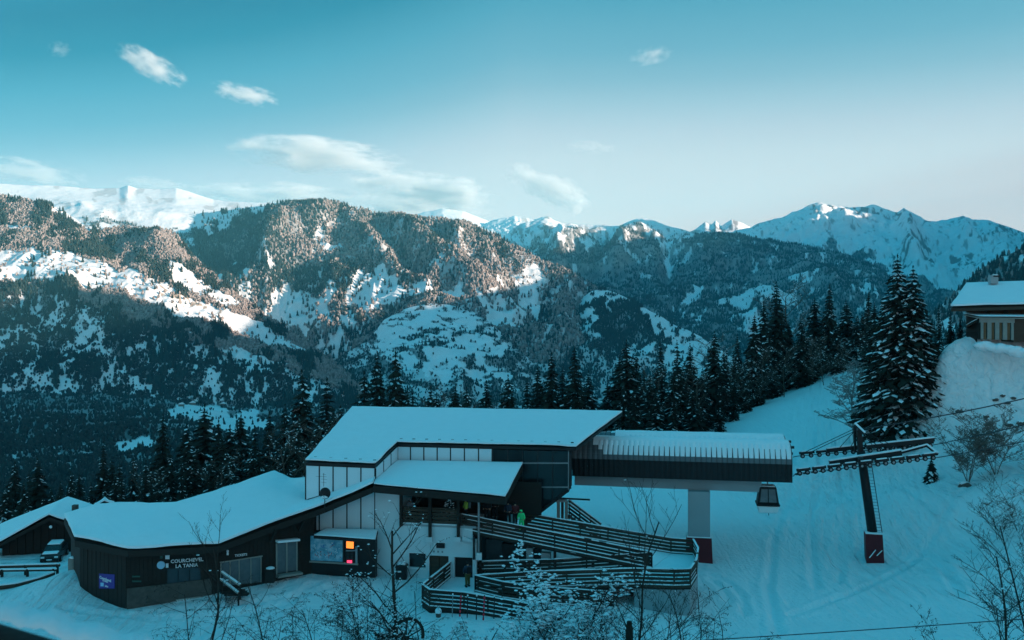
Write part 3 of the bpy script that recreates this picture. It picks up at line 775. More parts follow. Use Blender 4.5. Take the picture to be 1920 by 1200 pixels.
# ------------------------------------------------------------------ near ground: one snow sheet through measured heights
GP = [(-26.3, 64, .35), (-20.7, 66.5, 1.0), (-17.7, 67.8, 1.2), (-14, 69.5, 1.15), (-8, 69.3, .95), (-3, 68.5, .9), (-20, 58, .4), (-10, 60, .6), (0, 60, .7), (-13, 64, .7), (8, 61, .5), (14, 61, .2), (5, 70, .6), (20, 62, .1), (16, 70, .05),
      (-30, 63, .3), (-38, 76, -.15), (-45, 80, -.3), (-34, 84, -.6), (-41, 70, .05), (-46, 66, .1), (-60, 82, -.8), (-75, 90, -4), (-30, 56, .5), (-45, 60, .6), (-60, 60, .6), (-80, 70, -1),
      (0, 50, 1.3), (0, 40, 3.2), (0, 25, 9), (0, 8, 16.2), (0, 2.5, 18), (-25, 50, .6), (-25, 38, 2.6), (-25, 20, 9), (25, 48, 2.2), (28, 36, 6.2), (25, 18, 12.3), (50, 45, 6), (50, 25, 12), (-60, 40, 2), (-60, 20, 9), (12, 4, 18), (-12, 4, 18),
      (20, 77, 0), (27, 77.5, .05), (33, 77, .5), (29.5, 56, 1.5), (26.4, 140, 2.4), (36.5, 145, 4.5), (44.3, 152, 6.0), (53, 160, 8.4), (58.5, 165, 9.7), (64, 166, 9.2), (34, 110, 3.6), (26, 93, 1.1), (31, 93, 1.2), (42, 122, 5.2), (12.3, 98, 1.0), (4, 96, .8), (18, 118, 1.4), (50, 140, 7.6),
      (44, 95, 16.8), (47, 98, 16.8), (55, 99, 17.2), (62, 110, 19.5), (75, 105, 22), (49, 90.5, 12.2), (42, 92.5, 8.2), (43, 87, 5.8), (41, 80, 5.4), (45, 72, 4.6), (37, 72, 2.0), (35, 88, 3.4), (39, 98, 4.8), (35, 100, 4.6), (60, 80, 12), (70, 90, 18), (32, 66, .8), (37, 63, 1.6), (40, 104, 7), (50, 110, 12), (60, 130, 13), (75, 160, 14),
      (20, 158, -5), (45, 185, -1), (0, 140, -7), (70, 195, 5), (-20, 110, -6), (-40, 112, -9), (-60, 130, -15), (0, 200, -30), (-80, 200, -38), (60, 260, -22), (120, 260, 0), (0, 300, -62), (-150, 300, -75), (150, 320, -20), (0, 520, -118), (300, 520, -95), (-320, 520, -125), (-160, 140, -30), (120, 150, 30), (150, 200, 30),
      (-10, 84, -.2), (0, 88, .5), (-30, 88, -2), (-45, 93, -3.4), (-22, 80, -.5)]
GPa = np.array(GP, float)
def _tps(r2): return np.where(r2 > 1e-9, r2 * np.log(np.maximum(r2, 1e-9)) * 0.5, 0.0)
_gx = GPa[:, 0] / 50; _gy = np.log(GPa[:, 1] + 6) * 3
_K = _tps((_gx[:, None] - _gx[None]) ** 2 + (_gy[:, None] - _gy[None]) ** 2) + np.eye(len(GPa)) * 0.0012
_P = np.stack([np.ones(len(GPa)), _gx, _gy], 1)
_A = np.block([[_K, _P], [_P.T, np.zeros((3, 3))]])
_sol = np.linalg.solve(_A, np.concatenate([GPa[:, 2], np.zeros(3)]))
def _tr(pts, z0):
    out = []
    for px, py, z in pts:
        d = (H - z) * F / (py - Y0); out.append(((px - CX) / F * d, d))
    return out
TRACKS = [_tr(p, 0) for p in (
    [(1572, 860, 3.3), (1570, 900, 2.2), (1582, 930, 1.6), (1600, 955, 1.1), (1602, 975, .8), (1588, 1000, .5), (1578, 1040, .2), (1572, 1090, .1)],
    [(1500, 905, 2.2), (1560, 930, 1.6), (1590, 965, 1.0), (1575, 1000, .5), (1560, 1060, .1)],
    [(1660, 900, 3.0), (1680, 940, 2.0), (1720, 985, 1.2), (1760, 1020, .9), (1830, 1060, .9)],
    [(1700, 930, 2.6), (1640, 975, 1.0), (1680, 1010, .6), (1760, 1060, .5), (1800, 1120, .6)],
    [(1330, 1075, .1), (1365, 1090, .1), (1388, 1115, .1), (1398, 1150, .2)],
    [(1335, 1085, .1), (1358, 1103, .1), (1372, 1130, .1)],
    [(1500, 850, 3.4), (1480, 930, 1.6), (1450, 1020, .2), (1440, 1100, .1), (1460, 1190, .3)],
    [(1530, 800, 4.6), (1540, 900, 2.2), (1520, 1000, .4), (1530, 1100, .1)],
    [(1840, 920, 4.6), (1790, 1000, 1.2), (1700, 1060, .4), (1600, 1110, .1), (1480, 1150, .2)],
    [(590, 1100, .9), (540, 1130, .7), (470, 1150, .6), (300, 1160, .4), (120, 1140, .4)],
    [(640, 1098, .9), (560, 1120, .8), (440, 1135, .6), (260, 1150, .4)])]
def ground_np(x, y):
    x = np.asarray(x, float); y = np.asarray(y, float)
    sx = x / 50; sy = np.log(np.maximum(y, 0) + 6) * 3
    z = _sol[-3] + _sol[-2] * sx + _sol[-1] * sy
    for i in range(len(GPa)):
        z = z + _sol[i] * _tps((sx - _gx[i]) ** 2 + (sy - _gy[i]) ** 2)
    z = z + 1.15 * np.exp(-(((x + 32.2) / 2.6) ** 2 + ((y - 69.0) / 4.0) ** 2)) + 0.5 * np.exp(-(((x + 35.5) / 3) ** 2 + ((y - 66.0) / 3) ** 2))
    lump = smooth(x, 38, 44) * smooth(y, 70, 80) * (1 - smooth(y, 105, 120))
    z = z + lump * (0.5 * fbm(x / 2.2, y / 3.0, 4, 301)) + 0.10 * fbm(x / 4, y / 4, 4, 302) * (1 - smooth(y, 90, 120) * 0.7) + 0.04 * fbm(x / 0.9, y / 0.9, 3, 303)
    for pts in TRACKS:
        z = z - 0.16 * np.exp(-(segdist(x, y, pts) / 0.30) ** 2) + 0.09 * np.exp(-((segdist(x, y, pts) - 0.62) / 0.25) ** 2)
    return z
def gz(x, y): return float(ground_np(np.array([x]), np.array([y]))[0])
pu = np.arange(-620, 2560, 5.0)
dd = np.concatenate([np.geomspace(2.2, 40, 90)[:-1], np.geomspace(40, 110, 230)[:-1], np.geomspace(110, 620, 110)])
GU, GD = np.meshgrid(pu, dd[::-1])
gX = (GU - CX) / F * GD; gY = GD
gZ = ground_np(gX, gY)
def mat_snowground():
    m, nt, bs = newmat('snow_ground')
    setin(bs, 'Roughness', 0.8); setin(bs, 'Specular IOR Level', 0.15)
    N = nt.nodes; L = nt.links
    tcn = N.new('ShaderNodeTexCoord')
    at = N.new('ShaderNodeAttribute'); at.attribute_name = 'use'
    sp = N.new('ShaderNodeSeparateColor'); L.new(at.outputs['Color'], sp.inputs[0])
    n1 = N.new('ShaderNodeTexNoise'); n1.inputs['Scale'].default_value = 0.25; n1.inputs['Detail'].default_value = 8
    L.new(tcn.outputs['Object'], n1.inputs['Vector'])
    mx = N.new('ShaderNodeMix'); mx.data_type = 'RGBA'
    mx.inputs[6].default_value = (0.78, 0.80, 0.81, 1); mx.inputs[7].default_value = (0.88, 0.89, 0.90, 1)
    L.new(n1.outputs[0], mx.inputs[0])
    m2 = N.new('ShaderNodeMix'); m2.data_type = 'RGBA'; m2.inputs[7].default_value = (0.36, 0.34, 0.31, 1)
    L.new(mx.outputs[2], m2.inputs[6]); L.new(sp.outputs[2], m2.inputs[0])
    L.new(m2.outputs[2], bs.inputs['Base Color'])
    # groomed corduroy on the piste
    mp = N.new('ShaderNodeMapping'); mp.inputs['Rotation'].default_value = (0, 0, R(18.5)); L.new(tcn.outputs['Object'], mp.inputs[0])
    w1 = N.new('ShaderNodeTexWave'); w1.wave_type = 'BANDS'; w1.bands_direction = 'X'; w1.inputs['Scale'].default_value = 0.33; w1.inputs['Distortion'].default_value = 0.6; w1.inputs['Detail'].default_value = 1
    L.new(mp.outputs[0], w1.inputs['Vector'])
    m2_ = N.new('ShaderNodeMapping'); m2_.inputs['Scale'].default_value = (1.5, .03, 1); L.new(mp.outputs[0], m2_.inputs[0])
    w2 = N.new('ShaderNodeTexNoise'); w2.inputs['Scale'].default_value = 1.0; w2.inputs['Detail'].default_value = 6; L.new(m2_.outputs[0], w2.inputs['Vector'])
    # ski tracks and trampled marks
    m3 = N.new('ShaderNodeMapping'); m3.inputs['Rotation'].default_value = (0, 0, R(-35)); m3.inputs['Scale'].default_value = (1.3, .16, 1); L.new(tcn.outputs['Object'], m3.inputs[0])
    w3 = N.new('ShaderNodeTexNoise'); w3.inputs['Scale'].default_value = 1.0; w3.inputs['Detail'].default_value = 5; w3.inputs['Distortion'].default_value = 1.2; L.new(m3.outputs[0], w3.inputs['Vector'])
    n3 = N.new('ShaderNodeTexNoise'); n3.inputs['Scale'].default_value = 3.0; n3.inputs['Detail'].default_value = 6; L.new(tcn.outputs['Object'], n3.inputs['Vector'])
    def mth(op, a, b):
        n = N.new('ShaderNodeMath'); n.operation = op
        for i, v in enumerate((a, b)):
            if isinstance(v, (int, float)): n.inputs[i].default_value = v
            else: L.new(v, n.inputs[i])
        return n.outputs[0]
    hgt = mth('ADD', mth('MULTIPLY', mth('ADD', mth('MULTIPLY', w1.outputs['Fac'], 0.05), mth('MULTIPLY', w2.outputs[0], 0.75)), sp.outputs[0]),
              mth('ADD', mth('MULTIPLY', mth('MULTIPLY', w3.outputs[0], 0.55), sp.outputs[1]), mth('MULTIPLY', n3.outputs[0], 0.16)))
    bp = N.new('ShaderNodeBump'); bp.inputs['Distance'].default_value = 1.0; bp.inputs['Strength'].default_value = 1.0
    L.new(hgt, bp.inputs['Height']); L.new(bp.outputs[0], bs.inputs['Normal'])
    return m
M['ground'] = mat_snowground()
groom = smooth(gX - gY / 3.0, -6, 0) * (1 - smooth(gX - gY / 3.0, 10, 14)) * smooth(gY, 72, 86)
track = smooth(gX, 20, 30) * smooth(gY, 60, 70) * (1 - smooth(gY, 100, 112)) * (1 - groom * 0.7)
track = np.clip(track + 0.5 * smooth(-gX, 10, 20) * (gY < 78) + 0.35, 0, 1)
dirt = smooth(fbm(gX / 2.2, gY / 1.2, 4, 311), 0.30, 0.42) * smooth(-gX, 33.5, 36) * smooth(gY, 66, 70) * 0.7
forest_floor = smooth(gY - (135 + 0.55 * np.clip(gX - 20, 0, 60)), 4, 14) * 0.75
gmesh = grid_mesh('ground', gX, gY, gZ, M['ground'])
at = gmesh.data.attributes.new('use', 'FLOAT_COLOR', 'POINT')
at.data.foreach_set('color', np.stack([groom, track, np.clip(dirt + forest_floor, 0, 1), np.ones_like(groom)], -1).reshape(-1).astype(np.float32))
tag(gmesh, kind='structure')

# ------------------------------------------------------------------ roofs with snow on them
def roof_sheet(name, verts, faces, thick, mat, parent):
    mb = MB()
    n = len(verts)
    vs = [Vector(v) for v in verts] + [Vector(v) - Vector((0, 0, thick)) for v in verts]
    fs = [tuple(f) for f in faces] + [tuple(n + i for i in reversed(f)) for f in faces]
    cnt = {}
    for f in faces:
        for a, b in zip(f, f[1:] + f[:1]): cnt[(a, b)] = 1
    for (a, b) in cnt:
        if (b, a) not in cnt: fs.append((b, a, n + a, n + b))
    mb.add(vs, fs)
    return mb.build(name, mat, parent)
def snow_sheet(verts, faces, t, parent, seed=0, lump=0.05, cuts=3, over=0.06, name='snow'):
    off = world_loc(parent) if parent is not None else Vector()
    bm = bmesh.new()
    vv = [bm.verts.new(Vector(v)) for v in verts]
    for f in faces: bm.faces.new([vv[i] for i in f])
    bmesh.ops.recalc_face_normals(bm, faces=bm.faces)
    bm.normal_update()
    if sum(f.normal.z for f in bm.faces) < 0: bmesh.ops.reverse_faces(bm, faces=bm.faces)
    jr = random.Random(seed)
    for e in [e for e in bm.edges if e.is_boundary]:
        c_ = int(e.calc_length() / 1.3)
        if c_ > 0: bmesh.ops.subdivide_edges(bm, edges=[e], cuts=c_)
    for v in bm.verts:
        v.co.x += jr.uniform(-.035, .035); v.co.y += jr.uniform(-.05, .035)
    bmesh.ops.triangulate(bm, faces=bm.faces)
    bmesh.ops.inset_region(bm, faces=bm.faces[:], thickness=0.12, use_even_offset=True, use_boundary=True)
    bm.verts.ensure_lookup_table()
    edge0 = {v for e in bm.edges if e.is_boundary for v in e.verts}
    inner = [f for f in bm.faces if not any(v in edge0 for v in f.verts)]
    bmesh.ops.inset_region(bm, faces=inner, thickness=0.3, use_even_offset=True, use_boundary=True)
    ring1 = set()
    for e in bm.edges:
        a, b = e.verts
        if (a in edge0) != (b in edge0): ring1.add(b if a in edge0 else a)
    core = [f for f in bm.faces if not any((v in edge0 or v in ring1) for v in f.verts)]
    ed = list({e for f in core for e in f.edges})
    for _ in range(cuts):
        bmesh.ops.subdivide_edges(bm, edges=ed, cuts=1, use_grid_fill=True)
        core = [f for f in bm.faces if not any((v in edge0 or v in ring1) for v in f.verts)]
        ed = list({e for f in core for e in f.edges if e.calc_length() > 0.5})
    vx = np.array([v.co.x for v in bm.verts]); vy = np.array([v.co.y for v in bm.verts])
    nz = fbm(vx / 2.5, vy / 2.5, 3, seed + 500)
    for i, v in enumerate(bm.verts):
        if v in edge0: v.co.z += 0.45 * t + nz[i] * lump * 0.4
        elif v in ring1: v.co.z += 0.85 * t + nz[i] * lump
        else: v.co.z += t + nz[i] * lump
    be = [e for e in bm.edges if e.is_boundary]
    r = bmesh.ops.extrude_edge_only(bm, edges=be)
    for v in [g for g in r['geom'] if isinstance(g, bmesh.types.BMVert)]: v.co.z -= 0.45 * t - 0.012
    for v in bm.verts: v.co -= off
    me = bpy.data.meshes.new(name); bm.to_mesh(me); bm.free()
    return link_mesh(name, me, M['snow'], parent, smooth_shade=True)

# ------------------------------------------------------------------ station building
st = empty('station_building', (-5, 76, 0.5), 'gondola station with pale striped cladding and big snow covered roof', 'building')
pA = WZ(573, 863, 9.4); pB = WZ(660, 763, 12.0); pC = WZ(1167, 771, 12.0)
nM = (pB - pA).cross(pC - pA).normalized()
if nM.z < 0: nM = -nM
def onroof(px, py): return RP(px, py, pA, nM)
pE = onroof(703, 868); pN = onroof(745, 828); pD = onroof(1080, 836)
rv = [pA, pE, pN, pD, pC, pB]
rf = [[0, 1, 2, 5], [2, 3, 4, 5]]
low = Vector((0, 0, -0.16))
roof = roof_sheet('roof', [v + low for v in rv], rf, 0.22, M['blackmetal'], st)
snow_sheet([v + low for v in rv], rf, 0.24, roof, 1, 0.07)
# small rail of snow guards showing through along the eave
gd = MB()
for a, b, n in ((pA, pE, 5), (pN, pD, 14)):
    for k in range(n):
        q = mixv(a, b, (k + 0.5) / n) + (mixv(pB, pC, (k + .5) / n) - mixv(a, b, (k + .5) / n)).normalized() * 0.55
        gd.box(q + Vector((0, 0, 0.06)), 0.22, 0.05, 0.10)
g = gd.build('snow_guard', M['darkmetal'], roof); tag(g, kind='stuff')

def perp_out(a, b):      # horizontal normal facing the camera
    u = (b - a); u.z = 0; u.normalize()
    n = Vector((u.y, -u.x, 0))
    mid = (a + b) * 0.5; toc = Vector((0, 0, 0)) - mid; toc.z = 0
    return n if n.dot(toc) > 0 else -n
def clad(a, b, n, zt, zb, parent, mat, pname, bat=0.09, batmat=None, t=0.05, ts=None, batten=True):
    """one panel per bay between battens; zt, zb: functions of the fraction along the wall"""
    nn = perp_out(a, b)
    ts = ts or [i / n for i in range(n + 1)]
    L = (Vector((b.x - a.x, b.y - a.y, 0))).length
    g = bat / 2 / L
    P = lambda f, z, o: Vector((a.x + (b.x - a.x) * f, a.y + (b.y - a.y) * f, z)) + nn * o
    for i in range(len(ts) - 1):
        f0, f1 = ts[i] + g, ts[i + 1] - g
        mb = MB().hexa([P(f0, zb(f0), 0), P(f1, zb(f1), 0), P(f1, zb(f1), t), P(f0, zb(f0), t), P(f0, zt(f0), 0), P(f1, zt(f1), 0), P(f1, zt(f1), t), P(f0, zt(f0), t)])
        mb.build(pname, mat, parent)
    if batten:
        for f in ts:
            MB().bar(P(f, zb(f), t * 0.75), P(f, zt(f), t * 0.75), bat, 0.07, up=nn).build('batten', batmat or M['blackmetal'], parent)
def zfun(a, b, off=0.0): return lambda f: a.z + (b.z - a.z) * f + off
ins = Vector((0, 0.10, 0))
wA, wE, wN, wD = pA + ins, pE + ins, pN + ins, pD + ins
wl = empty('wall', (0, 0, 0)); wl.parent = st; wl.location = Vector((-6, 76, 4)) - world_loc(st)
def core_block(pts, z0, tops):
    n = len(pts)
    mb = MB().add([Vector((p.x, p.y, z0)) for p in pts] + [Vector((p.x, p.y, z)) for p, z in zip(pts, tops)],
         [(i, (i + 1) % n, n + (i + 1) % n, n + i) for i in range(n)] + [tuple(range(n, 2 * n)), tuple(range(n - 1, -1, -1))])
    return mb.build('wall_core', M['darkmetal'], wl)
cM, cB = mixv(wN, wD, 0.62) + Vector((0, .14, 0)), mixv(pB, pC, 0.62) + Vector((0, -.5, 0))
core_block([wA + Vector((.15, .12, 0)), wE + Vector((.05, .14, 0)), wN + Vector((.05, .14, 0)), cM, cB, pB + Vector((.25, -.4, 0))], 0.2, [9.0, 9.05, 9.7, 9.72, 11.4, 11.4])
core_block([cM + Vector((.01, 0, 0)), wD + Vector((-.35, .14, 0)), Vector((4.55, pC.y - .8, 0)), cB + Vector((.01, 0, 0))], 6.9, [9.72, 9.75, 11.4, 11.4])
clad(wA, wE, 5, zfun(pA, pE, -0.42), lambda f: 6.42 + 1.75 * f, wl, M['panel'], 'cladding_panel')
wA2 = wA
clad(wA, wE, 5, lambda f: 6.0 + 1.75 * f, lambda f: 4.15, wl, M['panel'], 'cladding_panel')
clad(wE, wN, 3, zfun(pE, pN, -0.42), lambda f: 8.15 + 0.62 * f, wl, M['panel'], 'cladding_panel')
fx = [(p - 745) / (1080 - 745) for p in (745.5, 770, 795, 820, 845, 871, 897.5, 923)]
def tfrac(px):      # fraction along N-D for an image column
    lo, hi = 0.0, 1.0
    for _ in range(40):
        m_ = (lo + hi) / 2; q = mixv(wN, wD, m_)
        if CX + F * q.x / q.y < px: lo = m_
        else: hi = m_
    return lo
clad(wN, wD, 0, zfun(pN, pD, -0.42), lambda f: 8.55, wl, M['panel'], 'cladding_panel', ts=[tfrac(p) for p in (745.5, 770, 795, 820, 845, 871, 897.5, 923)])
def mat_glass():
    m, nt, bs = newmat('dark_window_glass')
    setin(bs, 'Base Color', (0.015, 0.018, 0.02, 1)); setin(bs, 'Roughness', 0.08); setin(bs, 'Specular IOR Level', 0.5)
    return m
M['glass'] = mat_glass()
# glazed stair hall: pane by pane, the foot of the glazing follows the stairs
gts = [tfrac(p) for p in (924, 952, 980, 1008, 1036, 1066)]
nn = perp_out(wN, wD)
gw = empty('glass_wall', (0, 0, 0)); gw.parent = st
gw.location = Vector((2, 72, 6)) - world_loc(st)
def zrow(py, f):
    q = mixv(wN, wD, f); return H - (py - Y0) / F * q.y
def pq(f, z, o=0.0):
    q = mixv(wN, wD, f); return Vector((q.x, q.y, z)) + nn * o
rng = random.Random(4)
for i in range(5):
    f0, f1 = gts[i], gts[i + 1]
    bounds = [lambda f: mixv(pN, pD, f).z - 0.42, lambda f: zrow(868, f), lambda f: zrow(913, f), lambda f: zrow(985 - (f - gts[2]) / (gts[5] - gts[2]) * 67, f)]
    for r in range(3):
        if r > 0 and i < 1: continue
        if r == 2 and i < 2: continue
        zt_, zb_ = bounds[r], bounds[r + 1]
        e = 0.012 / 1
        t = rng.uniform(0.0, 0.012)
        a0, a1 = f0 + e * .3, f1 - e * .3
        MB().hexa([pq(a0, zb_(a0) + .03, .02 + t), pq(a1, zb_(a1) + .03, .02), pq(a1, zb_(a1) + .03, .05), pq(a0, zb_(a0) + .03, .05 + t),
                   pq(a0, zt_(a0) - .03, .02 + t), pq(a1, zt_(a1) - .03, .02), pq(a1, zt_(a1) - .03, .05), pq(a0, zt_(a0) - .03, .05 + t)]).build('glass_pane', M['glass'], gw)
for i, f in enumerate(gts):
    zb_ = zrow(868, f) if i < 1 else (zrow(913, f) if i < 2 else zrow(985 - (f - gts[2]) / (gts[5] - gts[2]) * 67, f))
    MB().bar(pq(f, zb_, .05), pq(f, mixv(pN, pD, f).z - .40, .05), 0.07, 0.10, up=nn).build('mullion', M['darkmetal'] if i < 5 else M['steel'], gw)
for py, i0 in ((868, 0), (913, 2)):
    MB().bar(pq(gts[i0], zrow(py, gts[i0]), .06), pq(gts[5], zrow(py, gts[5]), .06), 0.12, 0.10).build('transom', M['steel'], gw)
MB().bar(pq(gts[2], zrow(985, gts[2]), .0), pq(gts[5], zrow(918, gts[5]), .0), 0.5, 0.22).build('sill_beam', M['blackmetal'], gw)
# back volume of the stair hall, so the glazing is not a sheet
MB().hexa([pq(gts[2], 4.6, -.3), pq(gts[5], 6.6, -.3), pq(gts[5], 6.6, -3.2), pq(gts[2], 4.6, -3.2), pq(gts[2], 9.6, -.3), pq(gts[5], 9.6, -.3), pq(gts[5], 9.6, -3.2), pq(gts[2], 9.6, -3.2)]).build('stair_core', M['blackmetal'], gw)

# porch roof over the balcony
q0 = W(700, 907, 68.0); q1 = W(948, 930, 66.4); q2 = RP(980, 868, Vector((0, 72.35, 0)), Vector((0.13, 1, 0)).normalized()); q3 = W(745, 864, 73.8); q4 = pE + Vector((0.02, 0.0, -1.25))
pv_ = [q0, q1, q2, q3, q4]
pf_ = [[0, 1, 2, 3, 4]]
lowp = Vector((0, 0, -0.14))
pr = roof_sheet('porch_roof', [v + lowp for v in pv_], pf_, 0.5, M['darkwood'], st)
snow_sheet([v + lowp for v in pv_], pf_, 0.20, pr, 2, 0.03)

# rendered lower storey with the balcony
gA = Vector((pE.x + 0.05, pE.y - 0.02, 0)); 
gB = Vector(((893 - CX) / F * 68.2, 68.2, 0))
gn = perp_out(gA, gB)
def gp(px, z, o=0.0):     # point on the rendered wall at image column px
    lo, hi = -0.5, 2.0
    for _ in range(40):
        m_ = (lo + hi) / 2; q = mixv(gA, gB, m_)
        if CX + F * q.x / q.y < px: lo = m_
        else: hi = m_
    q = mixv(gA, gB, lo)
    return Vector((q.x, q.y, z)) + gn * o
def gzr(px, py):
    q = gp(px, 0); return H - (py - Y0) / F * q.y
def slab(px0, px1, z0, z1, o0, o1, mat, name, parent, z0b=None, z1b=None):
    z0b = z0 if z0b is None else z0b; z1b = z1 if z1b is None else z1b
    return MB().hexa([gp(px0, z0, o0), gp(px1, z0b, o0), gp(px1, z0b, o1), gp(px0, z0, o1), gp(px0, z1, o0), gp(px1, z1b, o0), gp(px1, z1b, o1), gp(px0, z1, o1)]).build(name, mat, parent)
zfl = gzr(755, 985)
zb0 = 0.3
slab(703.5, 752, zb0, 7.75, -3.0, 0.0, M['stucco'], 'rendered_wall', st)
# wall round the window and the door openings
lw = MB()
def lslab(px0, px1, z0, z1, o0=-0.35, o1=0.0):
    lw.hexa([gp(px0, z0, o0), gp(px1, z0, o0), gp(px1, z0, o1), gp(px0, z0, o1), gp(px0, z1, o0), gp(px1, z1, o0), gp(px1, z1, o1), gp(px0, z1, o1)])
zw0, zw1 = gzr(782, 1064), gzr(782, 1037)
zd1 = gzr(822, 1042)
lslab(752.2, 767, zb0, zfl); lslab(767, 798, zb0, zw0); lslab(767, 798, zw1, zfl); lslab(798, 804.5, zb0, zfl)
lslab(804.5, 841, zd1, zfl); lslab(841, 852, zb0, zfl); lslab(852, 886, gzr(868, 1045), zfl); lslab(886, 893, zb0, gzr(890, 1012))
lwo = lw.build('lower_wall', M['stucco'], st)
slab(752.2, 893, zb0, zfl - 0.2, -3.5, -0.4, M['blackmetal'], 'inner_wall', st)
win = slab(767.3, 797.7, zw0 + .01, zw1 - .01, -0.2, -0.14, M['glass'], 'window_pane', lwo)
for (a, b, c, d) in ((766.3, 798.5, zw0 - .12, zw0), (766.3, 798.5, zw1, zw1 + .06)): slab(a, b, c, d, -.02, .06, M['white'], 'window_sill', lwo)
dr = slab(805, 822, zb0, zd1 - .02, -0.25, -0.18, M['brownwood'], 'door', lwo)
slab(823, 840.5, zb0, zd1 - .02, -0.25, -0.18, M['brownwood'], 'door', lwo)
slab(852.5, 885.5, zb0, gzr(868, 1046), -0.3, -0.2, M['blackmetal'], 'garage_door', lwo)
# balcony: floor, brackets, posts, boards
slab(752.2, 893, zfl, zfl + .16, -4.0, 0.06, M['concrete'], 'balcony_floor', st)
MB().hexa([gp(752, zfl + .17, .02), gp(862, zfl + .17, .02), gp(862, zfl + .17, .10), gp(752, zfl + .17, .10), gp(752, zfl + .24, .02), gp(862, zfl + .24, .02), gp(862, zfl + .24, .10), gp(752, zfl + .24, .10)]).build('snow', M['snow'], st)
bal = empty('balcony', (0, 0, 0)); bal.parent = st; bal.location = gp(806, zfl) - world_loc(st)
for a, b in ((753, 804), (811, 857)):
    for k in range(4):
        z0 = zfl + .30 + k * .265
        slab(a, b, z0, z0 + .20, .04, .09, M['brownwood'], 'board', bal)
slab(752, 862, zfl + 1.34, zfl + 1.42, .0, .14, M['brownwood'], 'handrail', bal)
for px in (753.5, 807.5, 860.5):
    zt = 7.55
    zbm = gzr(px, 1006) if px > 760 else zfl
    slab(px - 2.6, px + 2.6, zbm, zt, .10, .28, M['darkwood'], 'post', bal)
for px in (806, 859):
    slab(px - 6, px + 6, gzr(px, 1015), gzr(px, 1005.5), .005, .32, M['stucco'], 'bracket', bal)
slab(868, 893, gzr(880, 1013), gzr(868, 1004), .005, .2, M['stucco'], 'ramp_foot', bal, gzr(880, 1017), gzr(893, 1014))
slab(753, 1000, zfl + .2, 7.5, -4.3, -4.1, M['darkwood'], 'back_wall', st, None, 7.5)
# snow-lit pole and lamp box at the corner
pp = gp(899, 0, 0.25)
po = empty('roof_post', (pp.x, pp.y, 2.2)); po.parent = st; po.location = Vector((pp.x, pp.y, 2.2)) - world_loc(st)
MB().tube((pp.x, pp.y, gzr(899, 1034)), (pp.x, pp.y, 7.6), 0.085, n=10).build('pole', M['steel'], po)
MB().tube((pp.x - .35, pp.y, gzr(893, 1047)), (pp.x - .35, pp.y, gzr(893, 1004)), 0.09, n=10).build('downpipe', M['darkmetal'], po)
MB().box((pp.x + .02, pp.y - .05, gzr(899, 1041)), 0.42, 0.35, 0.5).build('pipe_box', M['white'], po, bevel=.03)
# dark retaining front under the ramp
rt = MB()
for (a, b, z0, z1, mt, nm) in ((908, 938, .3, 3.9, 'darkmetal', 'retaining_wall'), (938.5, 984, .3, 3.6, 'blackmetal', 'retaining_wall'), (984.5, 997, .3, 3.4, 'concrete', 'column'), (997.5, 1012, .3, 3.3, 'blackmetal', 'retaining_wall'), (1012.5, 1030, .3, 3.1, 'concrete', 'column')):
    slab(a, b, z0, z1, -1.2 if nm != 'column' else -1.0, -.6 if nm != 'column' else -.5, M[mt], nm, st)
# sign lamp over the door
sg = empty('wall_sign', gp(822, gzr(822, 1023), .05), 'small dark exit sign box over the white wall door', 'sign')
slab(819, 834, gzr(826, 1027), gzr(826, 1018), .0, .12, M['blackmetal'], 'sign_box', sg)
slab(813.5, 818.5, gzr(816, 1027), gzr(816, 1018), .0, .14, M['white'], 'lamp', sg)
# letters in mesh
def text_obj(name, body, loc, size, ux, uz, mat, parent=None, depth=0.012, align='LEFT', bold=False):
    cu = bpy.data.curves.new(name, 'FONT'); cu.body = body; cu.size = size; cu.extrude = depth; cu.align_x = align; cu.resolution_u = 2
    if bold: cu.offset = size * 0.025
    tmp = bpy.data.objects.new('tmp_text', cu); COL.objects.link(tmp)
    dg = bpy.context.evaluated_depsgraph_get(); dg.update()
    me = bpy.data.meshes.new_from_object(tmp.evaluated_get(dg))
    bpy.data.objects.remove(tmp)
    ux = Vector(ux).normalized(); uz = Vector(uz).normalized(); n = ux.cross(uz)
    mat4 = Matrix((ux, uz, n)).transposed().to_4x4(); mat4.translation = Vector(loc)
    off = world_loc(parent) if parent is not None else Vector()
    me.transform(Matrix.Translation(-off) @ mat4)
    me.materials.clear()
    return link_mesh(name, me, mat, parent)
ug = (gB - gA).normalized()
for k in range(3):
    slab(812 + k * 8, 815 + k * 8, gzr(820, 1036), gzr(820, 1032.5), .005, .015, M['steel'], 'letter', sg)

# ------------------------------------------------------------------ ticket office
to = empty('ticket_office', (-24, 68, 0.4), 'long dark timber ticket office under one bent snowy roof', 'building')
F0_ = W(140, 1008, 65.5); F1_ = W(240, 1027, 62.8); F2_ = W(410, 1019, 63.9); F3_ = W(500, 985, 66.2); F4_ = W(610, 945, 68.2); F5_ = W(699, 908, 68.05)
K0 = W(120, 967, 71.4); K1 = W(185, 947, 71.6); K2 = W(330, 945, 71.0); K3 = W(515, 887, 76.6); K3b = W(545, 898, 75.2); K4 = W(577, 899, 74.2)
A_ = W(577, 940, wA.y + .05); E_ = Vector((wE.x - .02, wE.y - .02, F5_.z + .05))
tv = [F0_, F1_, F2_, F3_, F4_, F5_, K0, K1, K2, K3, K3b, K4, A_, E_]
tf = [[0, 1, 7, 6], [1, 2, 8, 7], [2, 3, 9, 8], [3, 12, 11, 10, 9], [3, 4, 12], [4, 5, 13, 12]]
lt = Vector((0, 0, -.22))
tr_ = roof_sheet('roof', [v + lt for v in tv], tf, 0.42, M['darkwood'], to)
